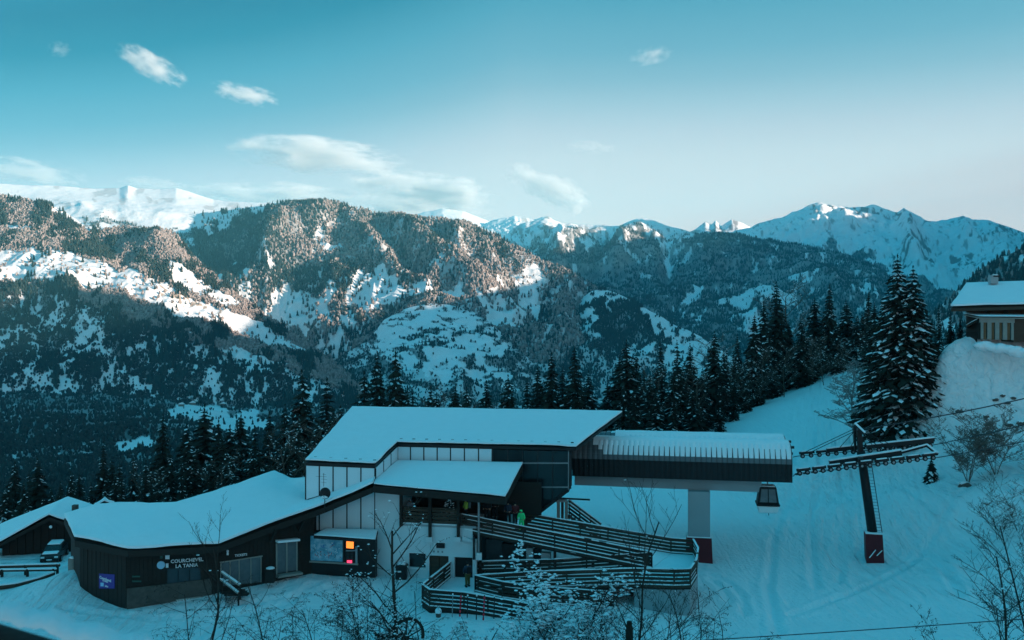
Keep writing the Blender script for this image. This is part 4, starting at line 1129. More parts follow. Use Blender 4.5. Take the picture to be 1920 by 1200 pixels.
snow_sheet([v + lt for v in tv], tf, 0.38, tr_, 3, 0.14)
Bw = [WZ(150, 1114, .45), WZ(237, 1141, .35), WZ(398, 1113, .9), WZ(505, 1093, 1.15), WZ(588, 1075, 1.2)]
ztw = [4.55, 4.6, 4.65, 5.2, 6.0]
back = [Vector((b.x * 1.03, b.y + 6.0, 0)) for b in (Bw[3], Bw[1])]
tw = MB()
ring = [(b, z) for b, z in zip(Bw, ztw)] + [(Vector((Bw[4].x, 70.3, 0)), 6.0), (Vector((-17, 75.5, 0)), 6.6), (Vector((-25.5, 70.6, 0)), 5.4), (Vector((K0.x + 1.0, K0.y - 1.0, 0)), 4.4)]
n = len(ring)
tw.add([Vector((p.x, p.y, 0)) for p, z in ring] + [Vector((p.x, p.y, z)) for p, z in ring], [(i, (i + 1) % n, n + (i + 1) % n, n + i) for i in range(n)])
two = tw.build('wall', M['darkwood'], to)
def wp(seg, f, z, o=0.0):
    a, b = Bw[seg], Bw[seg + 1]
    n_ = perp_out(Vector((a.x, a.y, 0)), Vector((b.x, b.y, 0)))
    return Vector((a.x + (b.x - a.x) * f, a.y + (b.y - a.y) * f, z)) + n_ * o
def wfrac(seg, px):
    lo, hi = -0.2, 1.2
    for _ in range(40):
        m_ = (lo + hi) / 2; q = wp(seg, m_, 0)
        if CX + F * q.x / q.y < px: lo = m_
        else: hi = m_
    return lo
def wz(seg, px, py):
    q = wp(seg, wfrac(seg, px), 0); return H - (py - Y0) / F * q.y
def wbox(seg, px0, px1, py0, py1, o0, o1, mat, name, parent, py0b=None, py1b=None):
    """box on a wall; py0 upper row, py1 lower row (at px0), b values at px1"""
    py0b = py0 if py0b is None else py0b; py1b = py1 if py1b is None else py1b
    f0, f1 = wfrac(seg, px0), wfrac(seg, px1)
    a, b, c, d = wz(seg, px0, py1), wz(seg, px1, py1b), wz(seg, px0, py0), wz(seg, px1, py0b)
    return MB().hexa([wp(seg, f0, a, o0), wp(seg, f1, b, o0), wp(seg, f1, b, o1), wp(seg, f0, a, o1), wp(seg, f0, c, o0), wp(seg, f1, d, o0), wp(seg, f1, d, o1), wp(seg, f0, c, o1)]).build(name, mat, parent)
# vertical timber boards on the walls, one by one
rng = random.Random(8)
for seg, n_ in ((0, 11), (1, 20), (2, 14), (3, 11)):
    for k in range(n_):
        f0, f1 = k / n_ + .003, (k + 1) / n_ - .003
        zt0 = ztw[seg] + (ztw[seg + 1] - ztw[seg]) * k / n_ - .02
        zb = (1.25 if seg == 1 else .3)
        o = .02 + rng.uniform(0, .012)
        MB().hexa([wp(seg, f0, zb, 0), wp(seg, f1, zb, 0), wp(seg, f1, zb, o), wp(seg, f0, zb, o), wp(seg, f0, zt0, 0), wp(seg, f1, zt0, 0), wp(seg, f1, zt0, o), wp(seg, f0, zt0, o)]).build('board', M['darkwood'], two)
# stone footing of the bay
wbox(1, 238, 397, 1103, 1142, .0, .16, M['rock'], 'stone_base', to, 1084, 1114)
# shop window, doors, glazing
M['shopglass'] = mat_simple('shop_window_glass', (0.035, 0.042, 0.05), 0.12, 0.5, 2.0, spec=0.5)
sw = wbox(1, 314, 376, 1066, 1103, .04, .07, M['shopglass'], 'shop_window', to, 1063, 1091)
wbox(1, 312, 378, 1103, 1106, .04, .14, M['greywood'], 'window_sill', sw, 1091.5, 1094.5)
for px in (334, 355): wbox(1, px - .6, px + .6, 1067, 1098, .07, .11, M['blackmetal'], 'mullion', sw)
M['paleglass'] = mat_simple('glazed_front', (0.11, 0.125, 0.135), 0.25, 0.35, 3.0, spec=0.5)
g2 = empty('glazed_front', wp(2, .4, 1.5, .05)); g2.parent = to; g2.location = wp(2, .4, 1.5, .05) - world_loc(to)
pxs = [414, 431, 448, 470, 489]
for i in range(4):
    wbox(2, pxs[i] + .8, pxs[i + 1] - .8, 1054.5 - i * 2.6, 1099 - i * 2, .03, .06, M['paleglass'], 'glass_pane', g2, 1052 - i * 2.6, 1097 - i * 2)
for px in pxs: wbox(2, px - .9, px + .9, 1054 - (px - 414) * .15, 1100 - (px - 414) * .12, .03, .11, M['greywood'], 'mullion', g2)
wbox(2, 412, 492, 1053, 1055, .03, .13, M['greywood'], 'frame', g2, 1041, 1043)
d2 = wbox(3, 518, 555, 1020, 1075, .03, .07, M['paleglass'], 'glass_door', to, 1015, 1069)
for px in (517.5, 536.5, 555.5): wbox(3, px - 1.2, px + 1.2, 1018 - (px - 518) * .12, 1076 - (px - 518) * .16, .05, .12, M['greywood'], 'door_frame', d2)
wbox(3, 516, 557, 1012, 1016, .04, .5, M['snow'], 'snow_ledge', d2, 1008, 1012)
wbox(3, 514, 561, 1077, 1081, .04, .6, M['greywood'], 'door_step', d2, 1070, 1074)
for px in (415, 505, 560):
    seg = 2 if px < 500 else 3
    f = wfrac(seg, px); z1 = ztw[seg] + (ztw[seg + 1] - ztw[seg]) * f
    MB().bar(wp(seg, f, z1 - 1.1, .05), wp(seg, f, z1 + .0, 1.1), .16, .16).build('roof_brace', M['darkwood'], to)

# signs on the ticket office
M['lettering'] = mat_simple('white_lettering', (0.80, 0.82, 0.84), 0.5, 0.03, 4.0)
M['purple'] = mat_simple('purple_poster', (0.06, 0.04, 0.28), 0.5, 0.1, 2.0)
M['cyan'] = mat_simple('pale_blue_disc', (0.35, 0.62, 0.80), 0.5, 0.05, 2.0)
M['greenp'] = mat_simple('green_poster', (0.03, 0.10, 0.08), 0.5, 0.1, 2.0)
u1 = (Bw[2] - Bw[1]); 
def wtext(seg, px, py, body, hpx, name, parent, mat, bold=True, tilt=0.0, o=.06):
    f = wfrac(seg, px); z = wz(seg, px, py); p = wp(seg, f, z, o)
    a, b = Bw[seg], Bw[seg + 1]; u = Vector((b.x - a.x, b.y - a.y, 0)).normalized()
    u = (u + Vector((0, 0, tilt))).normalized()
    return text_obj(name, body, p, hpx / F * p.y / 0.7, u, Vector((0, 0, 1)), mat, parent, bold=bold)
sgn = empty('name_sign', wp(1, .5, 3.2, .05), 'white COURCHEVEL LA TANIA lettering on the dark timber wall', 'sign')
wtext(1, 320, 1055.5, 'COURCHEVEL', 6.4, 'lettering', sgn, M['lettering'])
wtext(1, 329, 1064.5, 'LA TANIA', 6.4, 'lettering', sgn, M['lettering'])
lg = empty('logo_sign', wp(1, .38, 3.2, .05), 'pale blue disc and small white square plates left of the lettering', 'sign')
pc = wp(1, wfrac(1, 302), wz(1, 302, 1059), .04)
n1_ = perp_out(Vector((Bw[1].x, Bw[1].y, 0)), Vector((Bw[2].x, Bw[2].y, 0)))
MB().lathe(pc, [(.27, 0), (.27, .05), (.21, .06)], 20, n1_).build('disc', M['cyan'], lg)
wbox(1, 310, 318, 1040, 1048, .03, .07, M['lettering'], 'plate', lg)
wbox(1, 311, 316, 1056, 1064, .03, .07, M['lettering'], 'plate', lg)
wbox(1, 300, 305, 1042, 1047, .03, .06, M['greenp'], 'plate', lg)
tk = empty('ticket_sign', wp(2, .2, 3.5, .05), 'small white TICKETS lettering with a person pictogram', 'sign')
wtext(2, 440, 1043.5, 'TICKETS', 4.2, 'lettering', tk, M['lettering'])
pc = wp(2, wfrac(2, 426.5), wz(2, 426.5, 1033), .05)
MB().blob(pc, .10, .05, .10).build('pictogram_head', M['lettering'], tk)
wbox(2, 424.8, 428.6, 1035.5, 1040.5, .03, .07, M['lettering'], 'pictogram_body', tk)
ps = empty('poster', wp(0, .55, 2, .05), 'purple poster with white writing on the left end wall', 'poster')
wbox(0, 187, 216, 1075, 1103, .03, .06, M['purple'], 'sheet', ps, 1077, 1103)
wtext(0, 188.5, 1084, 'Courchevel', 5.2, 'lettering', ps, M['lettering'], tilt=-.05, o=.07)
wtext(0, 194, 1089, 'LA TANIA', 2.6, 'lettering', ps, M['lettering'], tilt=-.05, o=.07)
wbox(0, 190, 196, 1092, 1099, .06, .07, M['cyan'], 'emblem', ps)
wtext(0, 198.5, 1099.5, 'infos', 3.6, 'lettering', ps, M['lettering'], o=.07)
gs = empty('green_notice', wp(1, .1, 2, .05), 'two dim green notice strips left of the shop window', 'sign')
wbox(1, 248, 263, 1079, 1082, .03, .06, M['greenp'], 'strip', gs)
wbox(1, 248, 265, 1088, 1091, .03, .06, M['greenp'], 'strip', gs)
sb = empty('low_sign', wp(1, .75, 1, .2), 'narrow white strip with small lettering on the stone base', 'sign')
wbox(1, 330, 383, 1122.5, 1127, .17, .21, M['greywood'], 'strip', sb, 1115.5, 1120)
wtext(1, 332, 1126.5, 'COURCHEVEL TOURISME', 3.4, 'lettering', sb, M['lettering'], o=.22, tilt=.0)

# piste map shelter between office and station
ms = empty('map_shelter', (-14, 68.5, 1.2), 'piste map panel under a small snow topped canopy beside the white wall', 'shelter')
m0 = W(577, 1040, 69.2); m1 = W(702, 1052, 68.6)
mn = perp_out(Vector((m0.x, m0.y, 0)), Vector((m1.x, m1.y, 0)))
def mp_(px, z, o=0):
    lo, hi = -0.3, 1.3
    for _ in range(40):
        k = (lo + hi) / 2; q = mixv(m0, m1, k)
        if CX + F * q.x / q.y < px: lo = k
        else: hi = k
    q = mixv(m0, m1, lo); return Vector((q.x, q.y, z)) + mn * o
def mzr(px, py): return H - (py - Y0) / F * mp_(px, 0).y
def mbox(px0, px1, py0, py1, o0, o1, mat, name, parent, py0b=None, py1b=None):
    py0b = py0 if py0b is None else py0b; py1b = py1 if py1b is None else py1b
    return MB().hexa([mp_(px0, mzr(px0, py1), o0), mp_(px1, mzr(px1, py1b), o0), mp_(px1, mzr(px1, py1b), o1), mp_(px0, mzr(px0, py1), o1),
                      mp_(px0, mzr(px0, py0), o0), mp_(px1, mzr(px1, py0b), o0), mp_(px1, mzr(px1, py0b), o1), mp_(px0, mzr(px0, py0), o1)]).build(name, mat, parent)
mbox(577, 704, 1000, 1083, -.5, -.02, M['blackmetal'], 'back_board', ms, 1006, 1083)
can = [mp_(580, mzr(580, 1003), 1.3), mp_(705, mzr(705, 1010), 1.3), mp_(706, mzr(706, 992), -.4), mp_(590, mzr(590, 990), -.4)]
can = [W(588, 1003, 67.9), W(704, 1011, 67.3), W(709, 993, 68.9), W(612, 990, 69.3)]
cr = roof_sheet('canopy', [c + Vector((0, 0, -.10)) for c in can], [[0, 1, 2, 3]], .16, M['blackmetal'], ms)
snow_sheet([c + Vector((0, 0, -.10)) for c in can], [[0, 1, 2, 3]], .12, cr, 6, .03, cuts=2)
def mat_map():
    m, nt, bs = newmat('piste_map_print')
    setin(bs, 'Roughness', 0.35)
    N = nt.nodes; L = nt.links
    tcn = N.new('ShaderNodeTexCoord')
    n1 = N.new('ShaderNodeTexNoise'); n1.inputs['Scale'].default_value = 1.6; n1.inputs['Detail'].default_value = 9; n1.inputs['Roughness'].default_value = .7
    L.new(tcn.outputs['Object'], n1.inputs['Vector'])
    cr = N.new('ShaderNodeValToRGB')
    e = cr.color_ramp.elements
    e[0].position = .3; e[0].color = (0.05, 0.16, 0.26, 1); e[1].position = .75; e[1].color = (0.70, 0.80, 0.85, 1)
    x = e.new(.48); x.color = (0.14, 0.40, 0.52, 1); x = e.new(.56); x.color = (0.30, 0.52, 0.62, 1)
    L.new(n1.outputs[0], cr.inputs[0])
    L.new(cr.outputs[0], bs.inputs['Base Color'])
    return m
mpn = mbox(579, 643, 1004, 1050, .0, .05, mat_map(), 'map_panel', ms, 1009, 1053)
# piste lines and station dots printed on the map
rng = random.Random(5)
M['maplines'] = [mat_simple('map_red', (.55, .05, .06), .5, .1), mat_simple('map_blue', (.05, .15, .5), .5, .1), mat_simple('map_white', (.85, .85, .85), .5, .05), mat_simple('map_black', (.02, .02, .02), .5, .1)]
for k in range(16):
    px = rng.uniform(585, 632); py = rng.uniform(1012, 1042)
    pts = [mp_(px, mzr(px, py), .056)]
    for j in range(4):
        px += rng.uniform(-3.5, 3.5); py += rng.uniform(.5, 2.6); pts.append(mp_(min(max(px, 581), 641), mzr(px, min(py, 1046)), .056))
    MB().path(pts, .016, 3).build('piste_line', M['maplines'][k % 4], mpn)
for k in range(14):
    px = rng.uniform(582, 640); py = rng.uniform(1012, 1046)
    MB().lathe(mp_(px, mzr(px, py), .05), [(.035, 0), (.035, .01)], 8, mn).build('marker', M['maplines'][(k * 2) % 4], mpn)
fr = MB()
mbox(576, 579, 1002, 1053, .0, .09, M['darkmetal'], 'frame', ms); mbox(643, 645.5, 1007, 1055, .0, .09, M['darkmetal'], 'frame', ms)
mbox(576, 672, 1050.5, 1053.5, .0, .12, M['greywood'], 'frame', ms, 1056, 1059)
def mat_emit(name, col, s):
    m, nt, bs = newmat(name)
    setin(bs, 'Base Color', (*col, 1)); setin(bs, 'Emission Color', (*col, 1)); setin(bs, 'Emission Strength', s)
    return m
sc = mbox(649, 664.5, 1013, 1028, .0, .07, M['blackmetal'], 'screen_case', ms, 1014, 1029)
mbox(650, 663.5, 1014.5, 1027, .07, .09, mat_emit('orange_screen', (1.0, 0.22, 0.03), 0.75), 'orange_screen', sc, 1015.5, 1028)
mbox(649, 668, 1031, 1033, .0, .1, M['steel'], 'shelf', ms)
for k, (x0, y0) in enumerate(((650, 1036), (657, 1036), (650, 1043), (657, 1043))):
    mbox(x0, x0 + 5.5, y0, y0 + 5.5, .0, .03, M['darkmetal'], 'notice', ms)
mbox(651, 660, 1050.5, 1055.5, .0, .06, mat_emit('red_lamp', (1.0, 0.05, 0.13), 0.75), 'red_display', ms)
mbox(667, 671, 1024, 1056, .0, .12, M['steel'], 'side_post', ms)

# dish and aerial on the office roof edge
ds = empty('satellite_dish', W(609, 950, 68.0), 'round black satellite dish on the snowy roof edge', 'satellite dish')
dc = W(609, 925, 68.0)
dn = Vector((-.15, -1, .12)).normalized()
MB().lathe(dc, [(.12, .06), (.30, .03), (.41, -.04), (.42, -.06), (.30, .0), (.02, .04)], 20, dn).build('dish', M['blackmetal'], ds, smooth_shade=True)
MB().tube(W(609, 925, 68.08), W(609, 951, 68.08), .03).build('mast', M['darkmetal'], ds)
MB().tube(dc + dn * .0 - Vector((0, 0, .35)), dc + dn * .5, .015, n=5).build('feed_arm', M['darkmetal'], ds)
MB().blob(dc + dn * .06 - Vector((0, 0, .27)), .26, .05, .11).build('snow', M['snow'], ds)
ae = empty('tv_aerial', W(607, 918, 68.2), 'thin television aerial above the satellite dish', 'aerial')
MB().tube(W(607, 912, 68.2), W(607, 887, 68.2), .018, n=5).build('mast', M['darkmetal'], ae)
for (a, b, y, h) in ((592, 612, 893, .010), (602, 613, 898, .010), (602, 612, 904, .010), (604, 611, 889, .010)):
    MB().tube(W(a, y, 68.2), W(b, y + 1, 68.15), h, n=4).build('rod', M['darkmetal'], ae)

# ------------------------------------------------------------------ gondola terminal: two ribbed barrel hoods on a concrete beam
gt = empty('gondola_terminal', WZ(1311, 1052, .1), 'twin barrel ribbed gondola hood with snow on concrete beam and pillar', 'ski lift')
H0 = Vector((( 1073 - CX) / F * 78.3, 78.3, 0)); H1 = Vector(((1485 - CX) / F * 75.3, 75.3, 0))
hu = (H1 - H0).normalized(); hv = Vector((-hu.y, hu.x, 0)); HL = (H1 - H0).length
zb_, zs_, zt_ = 6.78, 8.25, 9.80
def arc(s, k, grow=0.0, dep=0.0):      # k 0..1 over the hood section, front skirt -> crest -> back
    prof = [(0, zb_), (0, 7.5), (0.0, zs_)]
    for j in range(1, 12):
        a = math.pi * j / 12
        prof.append((1.75 - 1.75 * math.cos(a), zs_ + (zt_ - zs_) * math.sin(a)))
    prof.append((3.5, zs_))
    x, z = prof[k]
    cx, cz = 1.75, zs_
    if k >= 2:
        l = math.hypot(x - cx, (z - cz)) or 1
        x += (x - cx) / l * grow; z += (z - cz) / l * grow
    else: x -= grow
    p = H0 + hu * s + hv * (x + dep)
    return Vector((p.x, p.y, z))
NP = 15
M['hood'] = mat_simple('dark_ribbed_sheet', (0.014, 0.016, 0.018), 0.5, 0.2, 3.0)
def hood(dep, s0, nbay, full):
    hd = empty('hood', (0, 0, 0)); hd.parent = gt; hd.location = (H0 + hu * (HL / 2) + hv * (1.75 + dep) + Vector((0, 0, 8))) - world_loc(gt)
    bw = (HL - s0) / nbay
    rr = random.Random(3 + int(dep * 10))
    for i in range(nbay):
        a, b = s0 + i * bw + .012, s0 + (i + 1) * bw - .012
        mb = MB()
        bulge = .03
        vs = []
        for k in range(NP):
            vs += [arc(a, k, 0, dep), arc((a + b) / 2, k, bulge, dep), arc(b, k, 0, dep)]
        fs = []
        for k in range(NP - 1):
            for j in range(2):
                q = k * 3 + j; fs.append((q, q + 1, q + 4, q + 3))
        mb.add(vs[6:], [tuple(i - 6 for i in f) for f in fs if min(f) >= 6])
        mb.build('hood_panel', M['barrel'], hd)
        MB().add(vs[:9], [f for f in fs if max(f) <= 8]).build('skirt_panel', M['hood'], hd)
        # snow lying on this bay
        cov = min(1.0, max(0.0, (i - 1.5) / 4.0))
        if cov > 0:
            k0 = 3 if cov > .99 else 4 + int((1 - cov) * 5)
            k0f = k0
            sv = []; sf = []
            a2, b2 = a + .004, b - .012
            ks = list(range(k0f, 13))
            for n_, k in enumerate(ks):
                th = .034 if n_ == 0 else min(.14, .035 + .022 * n_)
                jt = (.03, .01)[n_] + rr.uniform(-.008, .008) if n_ < 2 else 0
                sv += [arc(a2 + jt, k, .026, dep), arc(a2 + .05 + jt, k, th, dep), arc(b2 - .05 - jt, k, th + .008, dep), arc(b2 - jt, k, .026, dep)]
            for n_ in range(len(ks) - 1):
                for j in range(3):
                    q = n_ * 4 + j; sf.append((q, q + 1, q + 5, q + 4))
            MB().add(sv, sf).build('snow_strip', M['snow'], hd, smooth_shade=True)
    # seams
    for i in range(nbay + 1):
        s = s0 + i * bw
        mb = MB(); 
        pts = [arc(s, k, .02, dep) for k in range(NP)]
        mb.path(pts, .016, 4); 
        mb.build('seam', M['blackmetal'], hd)
    # liner and end walls
    for s in (s0 + .05, HL - .02):
        poly = [arc(s, k, -.03, dep) for k in range(NP)] + [arc(s, NP - 1, -.03, dep) + Vector((0, 0, zb_ - zs_))]
        MB().prism(poly, hu * .06).build('end_wall', M['hood'], hd)
    if full:
        # deep snow roll along the crest
        mb = MB(); 
        ring = []
        S = [s0 + bw * 4 + (HL - s0 - bw * 4 - .15) * j / 40 for j in range(41)]
        for s in S:
            ring.append([arc(s, k, .05 + (.13 if 7 <= k <= 10 else .03 if k in (6, 11) else -.02) + .015 * math.sin(s * 2.1 + k), dep) for k in range(5, 13)])
        vs = [p for r_ in ring for p in r_]; m_ = 8
        fs = [(j * m_ + k, j * m_ + k + 1, (j + 1) * m_ + k + 1, (j + 1) * m_ + k) for j in range(40) for k in range(m_ - 1)]
        mb.add(vs, fs).build('snow', M['snow'], hd, smooth_shade=True)
    return hd
hood(0.0, 0.0, 42, True)
hood(3.75, 1.6, 38, True)
MB().hexa([H0 + hu * .1 + hv * .9 + Vector((0, 0, 5.85)), H0 + hu * (HL - 2.3) + hv * .9 + Vector((0, 0, 5.75)), H0 + hu * (HL - 2.3) + hv * 2.9 + Vector((0, 0, 5.75)), H0 + hu * .1 + hv * 2.9 + Vector((0, 0, 5.85)),
           H0 + hu * .1 + hv * .9 + Vector((0, 0, 7.0)), H0 + hu * (HL - 2.3) + hv * .9 + Vector((0, 0, 7.0)), H0 + hu * (HL - 2.3) + hv * 2.9 + Vector((0, 0, 7.0)), H0 + hu * .1 + hv * 2.9 + Vector((0, 0, 7.0))]).build('beam', M['concrete'], gt)
pc = W(1310.5, 922, 77.0); pc.z = 0
pl = MB().hexa([pc + hu * x + hv * y + Vector((0, 0, z)) for z in (1.9, 5.8) for x, y in ((-.88, -.5), (.88, -.5), (.88, .9), (-.88, .9))]).build('pillar', M['concrete'], gt)
mb = MB()
lv = [pc + hu * (x * 1.16) + hv * (y - .0) + Vector((0, 0, -.4)) for x, y in ((-.95, -.75), (.95, -.75), (.95, 1.1), (-.95, 1.1))] + [pc + hu * x * 1.06 + hv * y + Vector((0, 0, 2.05)) for x, y in ((-.95, -.62), (.95, -.62), (.95, 1.0), (-.95, 1.0))]
mb.hexa(lv).build('pillar_base', M['red'], gt)
MB().hexa([v + Vector((0, 0, .005)) for v in lv[4:]] + [v + Vector((0, 0, .07)) for v in lv[4:]]).build('snow', M['snow'], gt)
for k, (s, z) in enumerate(((HL + .12, 9.55), (HL + .12, 8.9), (HL + .1, 9.75))):
    MB().box(H0 + hu * s + hv * (.6 + k * .9) + Vector((0, 0, z)), .22, .2, .2).build('roller', M['blackmetal'], gt)

# gondola cabin just leaving the hood
gc_ = W(1439, 960, 77.0)
gb = empty('gondola_cabin', gc_, 'dark gondola cabin with white belly hanging under the hood end', 'gondola')
def cab(z0, z1, w0, w1, d0, d1, mat, name, bev=.05):
    c = gc_
    return MB().hexa([c + hu * (x * w0) + hv * (y * d0) + Vector((0, 0, z0)) for x, y in ((-1, -1), (1, -1), (1, 1), (-1, 1))] + [c + hu * (x * w1) + hv * (y * d1) + Vector((0, 0, z1)) for x, y in ((-1, -1), (1, -1), (1, 1), (-1, 1))]).build(name, mat, gb, bevel=bev)
cab(.02, .62, .74, .86, .62, .74, M['white'], 'lower_shell', .08)
cab(.62, .80, .93, .93, .80, .80, M['blackmetal'], 'bumper', .04)
bdy = cab(.80, 2.15, .86, .66, .74, .58, M['blackmetal'], 'upper_shell', .06)
cab(2.15, 2.25, .60, .50, .5, .45, M['white'], 'roof_plate', .03)
for x0, x1 in ((-.66, -.05), (.05, .66)):
    c = gc_
    MB().hexa([c + hu * x0 + hv * -.755 + Vector((0, 0, .95)), c + hu * x1 + hv * -.755 + Vector((0, 0, .95)), c + hu * x1 + hv * -.70 + Vector((0, 0, .95)), c + hu * x0 + hv * -.70 + Vector((0, 0, .95)),
               c + hu * x0 * .82 + hv * -.625 + Vector((0, 0, 2.0)), c + hu * x1 * .82 + hv * -.625 + Vector((0, 0, 2.0)), c + hu * x1 * .82 + hv * -.57 + Vector((0, 0, 2.0)), c + hu * x0 * .82 + hv * -.57 + Vector((0, 0, 2.0))]).build('window', M['paleglass'], bdy)
MB().bar(gc_ + Vector((0, 0, 2.2)), gc_ + Vector((0, 0, 3.9)), .10, .10, up=hv).build('hanger', M['steel'], gb)
MB().bar(gc_ + hu * .1 + Vector((0, 0, .0)), gc_ + hu * .1 + Vector((0, 0, -.28)), .05, .05, up=hv).build('ski_foot', M['darkmetal'], gb)
# ------------------------------------------------------------------ zigzag access ramp with board railings
rp = empty('access_ramp', WZ(1050, 1130, .6), 'zigzag snowy walkway with dark board railings in front of the station', 'ramp')
rrng = random.Random(12)
M['rampwood'] = mat_simple('dark_brown_boards', (0.040, 0.030, 0.024), 0.8, 0.5, 1.2, bump=0.006)
def rail_run(pts, parent, spacing=2.0, nb=4, gap=.25, woodmat='darkwood', post_ext=1.2, snow_t=.055):
    sn = MB()
    for a, b in zip(pts[:-1], pts[1:]):
        L = (b - a).length; n = max(1, round(L / spacing))
        for i in range(n):
            p, q = mixv(a, b, i / n), mixv(a, b, (i + 1) / n)
            u = (q - p).normalized()
            for k in range(nb):
                dz = Vector((0, 0, -.10 - k * gap + rrng.uniform(-.012, .012)))
                MB().bar(p + dz + u * .02, q + dz - u * .02, .045, .175).build('board', M[woodmat], parent)
                if rrng.random() < .66:
                    sn.bar(p + dz + u * rrng.uniform(.03, .5) + Vector((0, 0, .102)), q + dz - u * rrng.uniform(.03, .7) + Vector((0, 0, .102)), .04, .022 + rrng.uniform(0, .02))
            MB().bar(p + Vector((0, 0, -post_ext)), p + Vector((0, 0, .02)), .10, .10, up=Vector((0, 1, 0))).build('post', M[woodmat], parent)
        MB().bar(a + Vector((0, 0, .03)), b + Vector((0, 0, .03)), .15, .05).build('handrail', M[woodmat], parent)
        m_ = max(2, int(L / .5))
        for i in range(m_):
            h = snow_t * rrng.uniform(.6, 1.25)
            if rrng.random() < .93:
                sn.bar(mixv(a, b, i / m_) + Vector((0, 0, .055 + h / 2)), mixv(a, b, (i + 1) / m_) + Vector((0, 0, .055 + h / 2)), .13, h)
        # snow and edge beam at deck level
        MB().bar(a + Vector((0, 0, -1.12)), b + Vector((0, 0, -1.12)), .08, .20).build('edge_beam', M[woodmat], parent)
        sn.bar(a + Vector((0, 0, -.99)), b + Vector((0, 0, -.99)), .12, .06)
    MB().bar(pts[-1] + Vector((0, 0, -post_ext)), pts[-1] + Vector((0, 0, .02)), .10, .10, up=Vector((0, 1, 0))).build('post', M[woodmat], parent)
    o = sn.build('snow', M['snow'], parent); tag(o, kind='stuff')
F1f = [WZ(866, 965, 5.75), WZ(1040, 1000, 4.7), WZ(1222, 1037, 3.6)]
F1b = [WZ(985, 963, 5.05), WZ(1140, 990, 4.25), WZ(1258, 1010, 3.6), WZ(1300, 1013, 3.55), WZ(1309, 1029, 3.5), WZ(1306, 1050, 3.45), WZ(1294, 1068, 3.45), WZ(1264, 1069, 3.35), WZ(1190, 1067, 3.05), WZ(1000, 1073, 2.6), WZ(891, 1080, 2.25)]
F2b = [WZ(1222, 1037, 3.6), WZ(1040, 1050, 2.75), WZ(900, 1054, 2.25), WZ(851, 1049.6, 2.2), WZ(792, 1097, 2.2), WZ(806, 1107, 2.2), WZ(870, 1112, 2.1), WZ(960, 1128, 1.75), WZ(1060, 1146, 1.4)]
F3b = [WZ(891, 1080, 2.25), WZ(942, 1092, 2.1), WZ(1008, 1101, 1.9), WZ(1150, 1111, 1.5)]
rail_run(F1f, rp, woodmat='rampwood'); rail_run(F1b, rp, woodmat='brownwood'); rail_run(F2b, rp, woodmat='rampwood'); rail_run(F3b, rp, woodmat='rampwood')
dz = Vector((0, 0, -1.16))
def deck(poly):
    v = [p + dz for p in poly]
    d = roof_sheet('deck', v, [list(range(len(v)))], .16, M['darkwood'], rp)
    snow_sheet(v, [list(range(len(v)))], .07, d, 9, .015, cuts=2)
deck([F1f[0], F1f[1], F1f[2], F1b[2], F1b[1], F1b[0], Vector((F1f[0].x + .3, 71.5, 5.75))])
deck([F1f[2], F1b[8], F1b[7], F1b[6], F1b[5], F1b[4], F1b[3], F1b[2]])
deck([F2b[0] + Vector((0, -.02, 0)), F2b[1], F2b[2], Vector((F1b[10].x, F2b[2].y, 2.22)), F1b[10], F1b[9], F1b[8]])
deck([F2b[3], F2b[4], F2b[5], F2b[6], Vector((F1b[10].x, F2b[6].y, 2.1)), F1b[10], Vector((F1b[10].x, F2b[2].y, 2.22))])
deck([F3b[0], F3b[1], F3b[2], F3b[3], Vector((F2b[8].x + 2, F2b[8].y, 1.4)), F2b[8], F2b[7], F2b[6]])
# skirts and concrete footing under the decks
for a, b in ((F2b[4], F2b[5]), (F2b[5], F2b[6]), (F2b[6], F2b[7]), (F2b[7], F2b[8])):
    MB().bar(a + Vector((0, .05, -1.42)), b + Vector((0, .05, -1.42)), .05, .36).build('skirt_board', M['darkwood'], rp)
for a, b, c in ((F1b[6], F1b[7], .8), (F1b[7], F1b[8], .9), (F1b[4], F1b[5], .8), (F1b[5], F1b[6], .8)):
    m_ = (a + b) / 2
    MB().hexa([Vector((a.x, a.y + .15, -.2)), Vector((b.x, b.y + .15, -.2)), Vector((b.x, b.y + .4, -.2)), Vector((a.x, a.y + .4, -.2)), a + Vector((0, .15, -1.34)), b + Vector((0, .15, -1.34)), b + Vector((0, .4, -1.34)), a + Vector((0, .4, -1.34))]).build('footing', M['concrete'], rp)
for t in (.15, .35, .55, .75, .92):
    p = mixv(F1b[8], F1b[10], t) + Vector((0, .15, -1.3))
    MB().bar(Vector((p.x, p.y, .2)), p, .2, .2, up=Vector((0, 1, 0))).build('support_post', M['darkwood'], rp)
for t in (.1, .3, .5, .7, .9):
    p = mixv(F1f[0], F1f[2], t) + Vector((0, .25, -1.3))
    MB().bar(Vector((p.x, p.y, .3)), p, .2, .2, up=Vector((0, 1, 0))).build('support_post', M['darkwood'], rp)

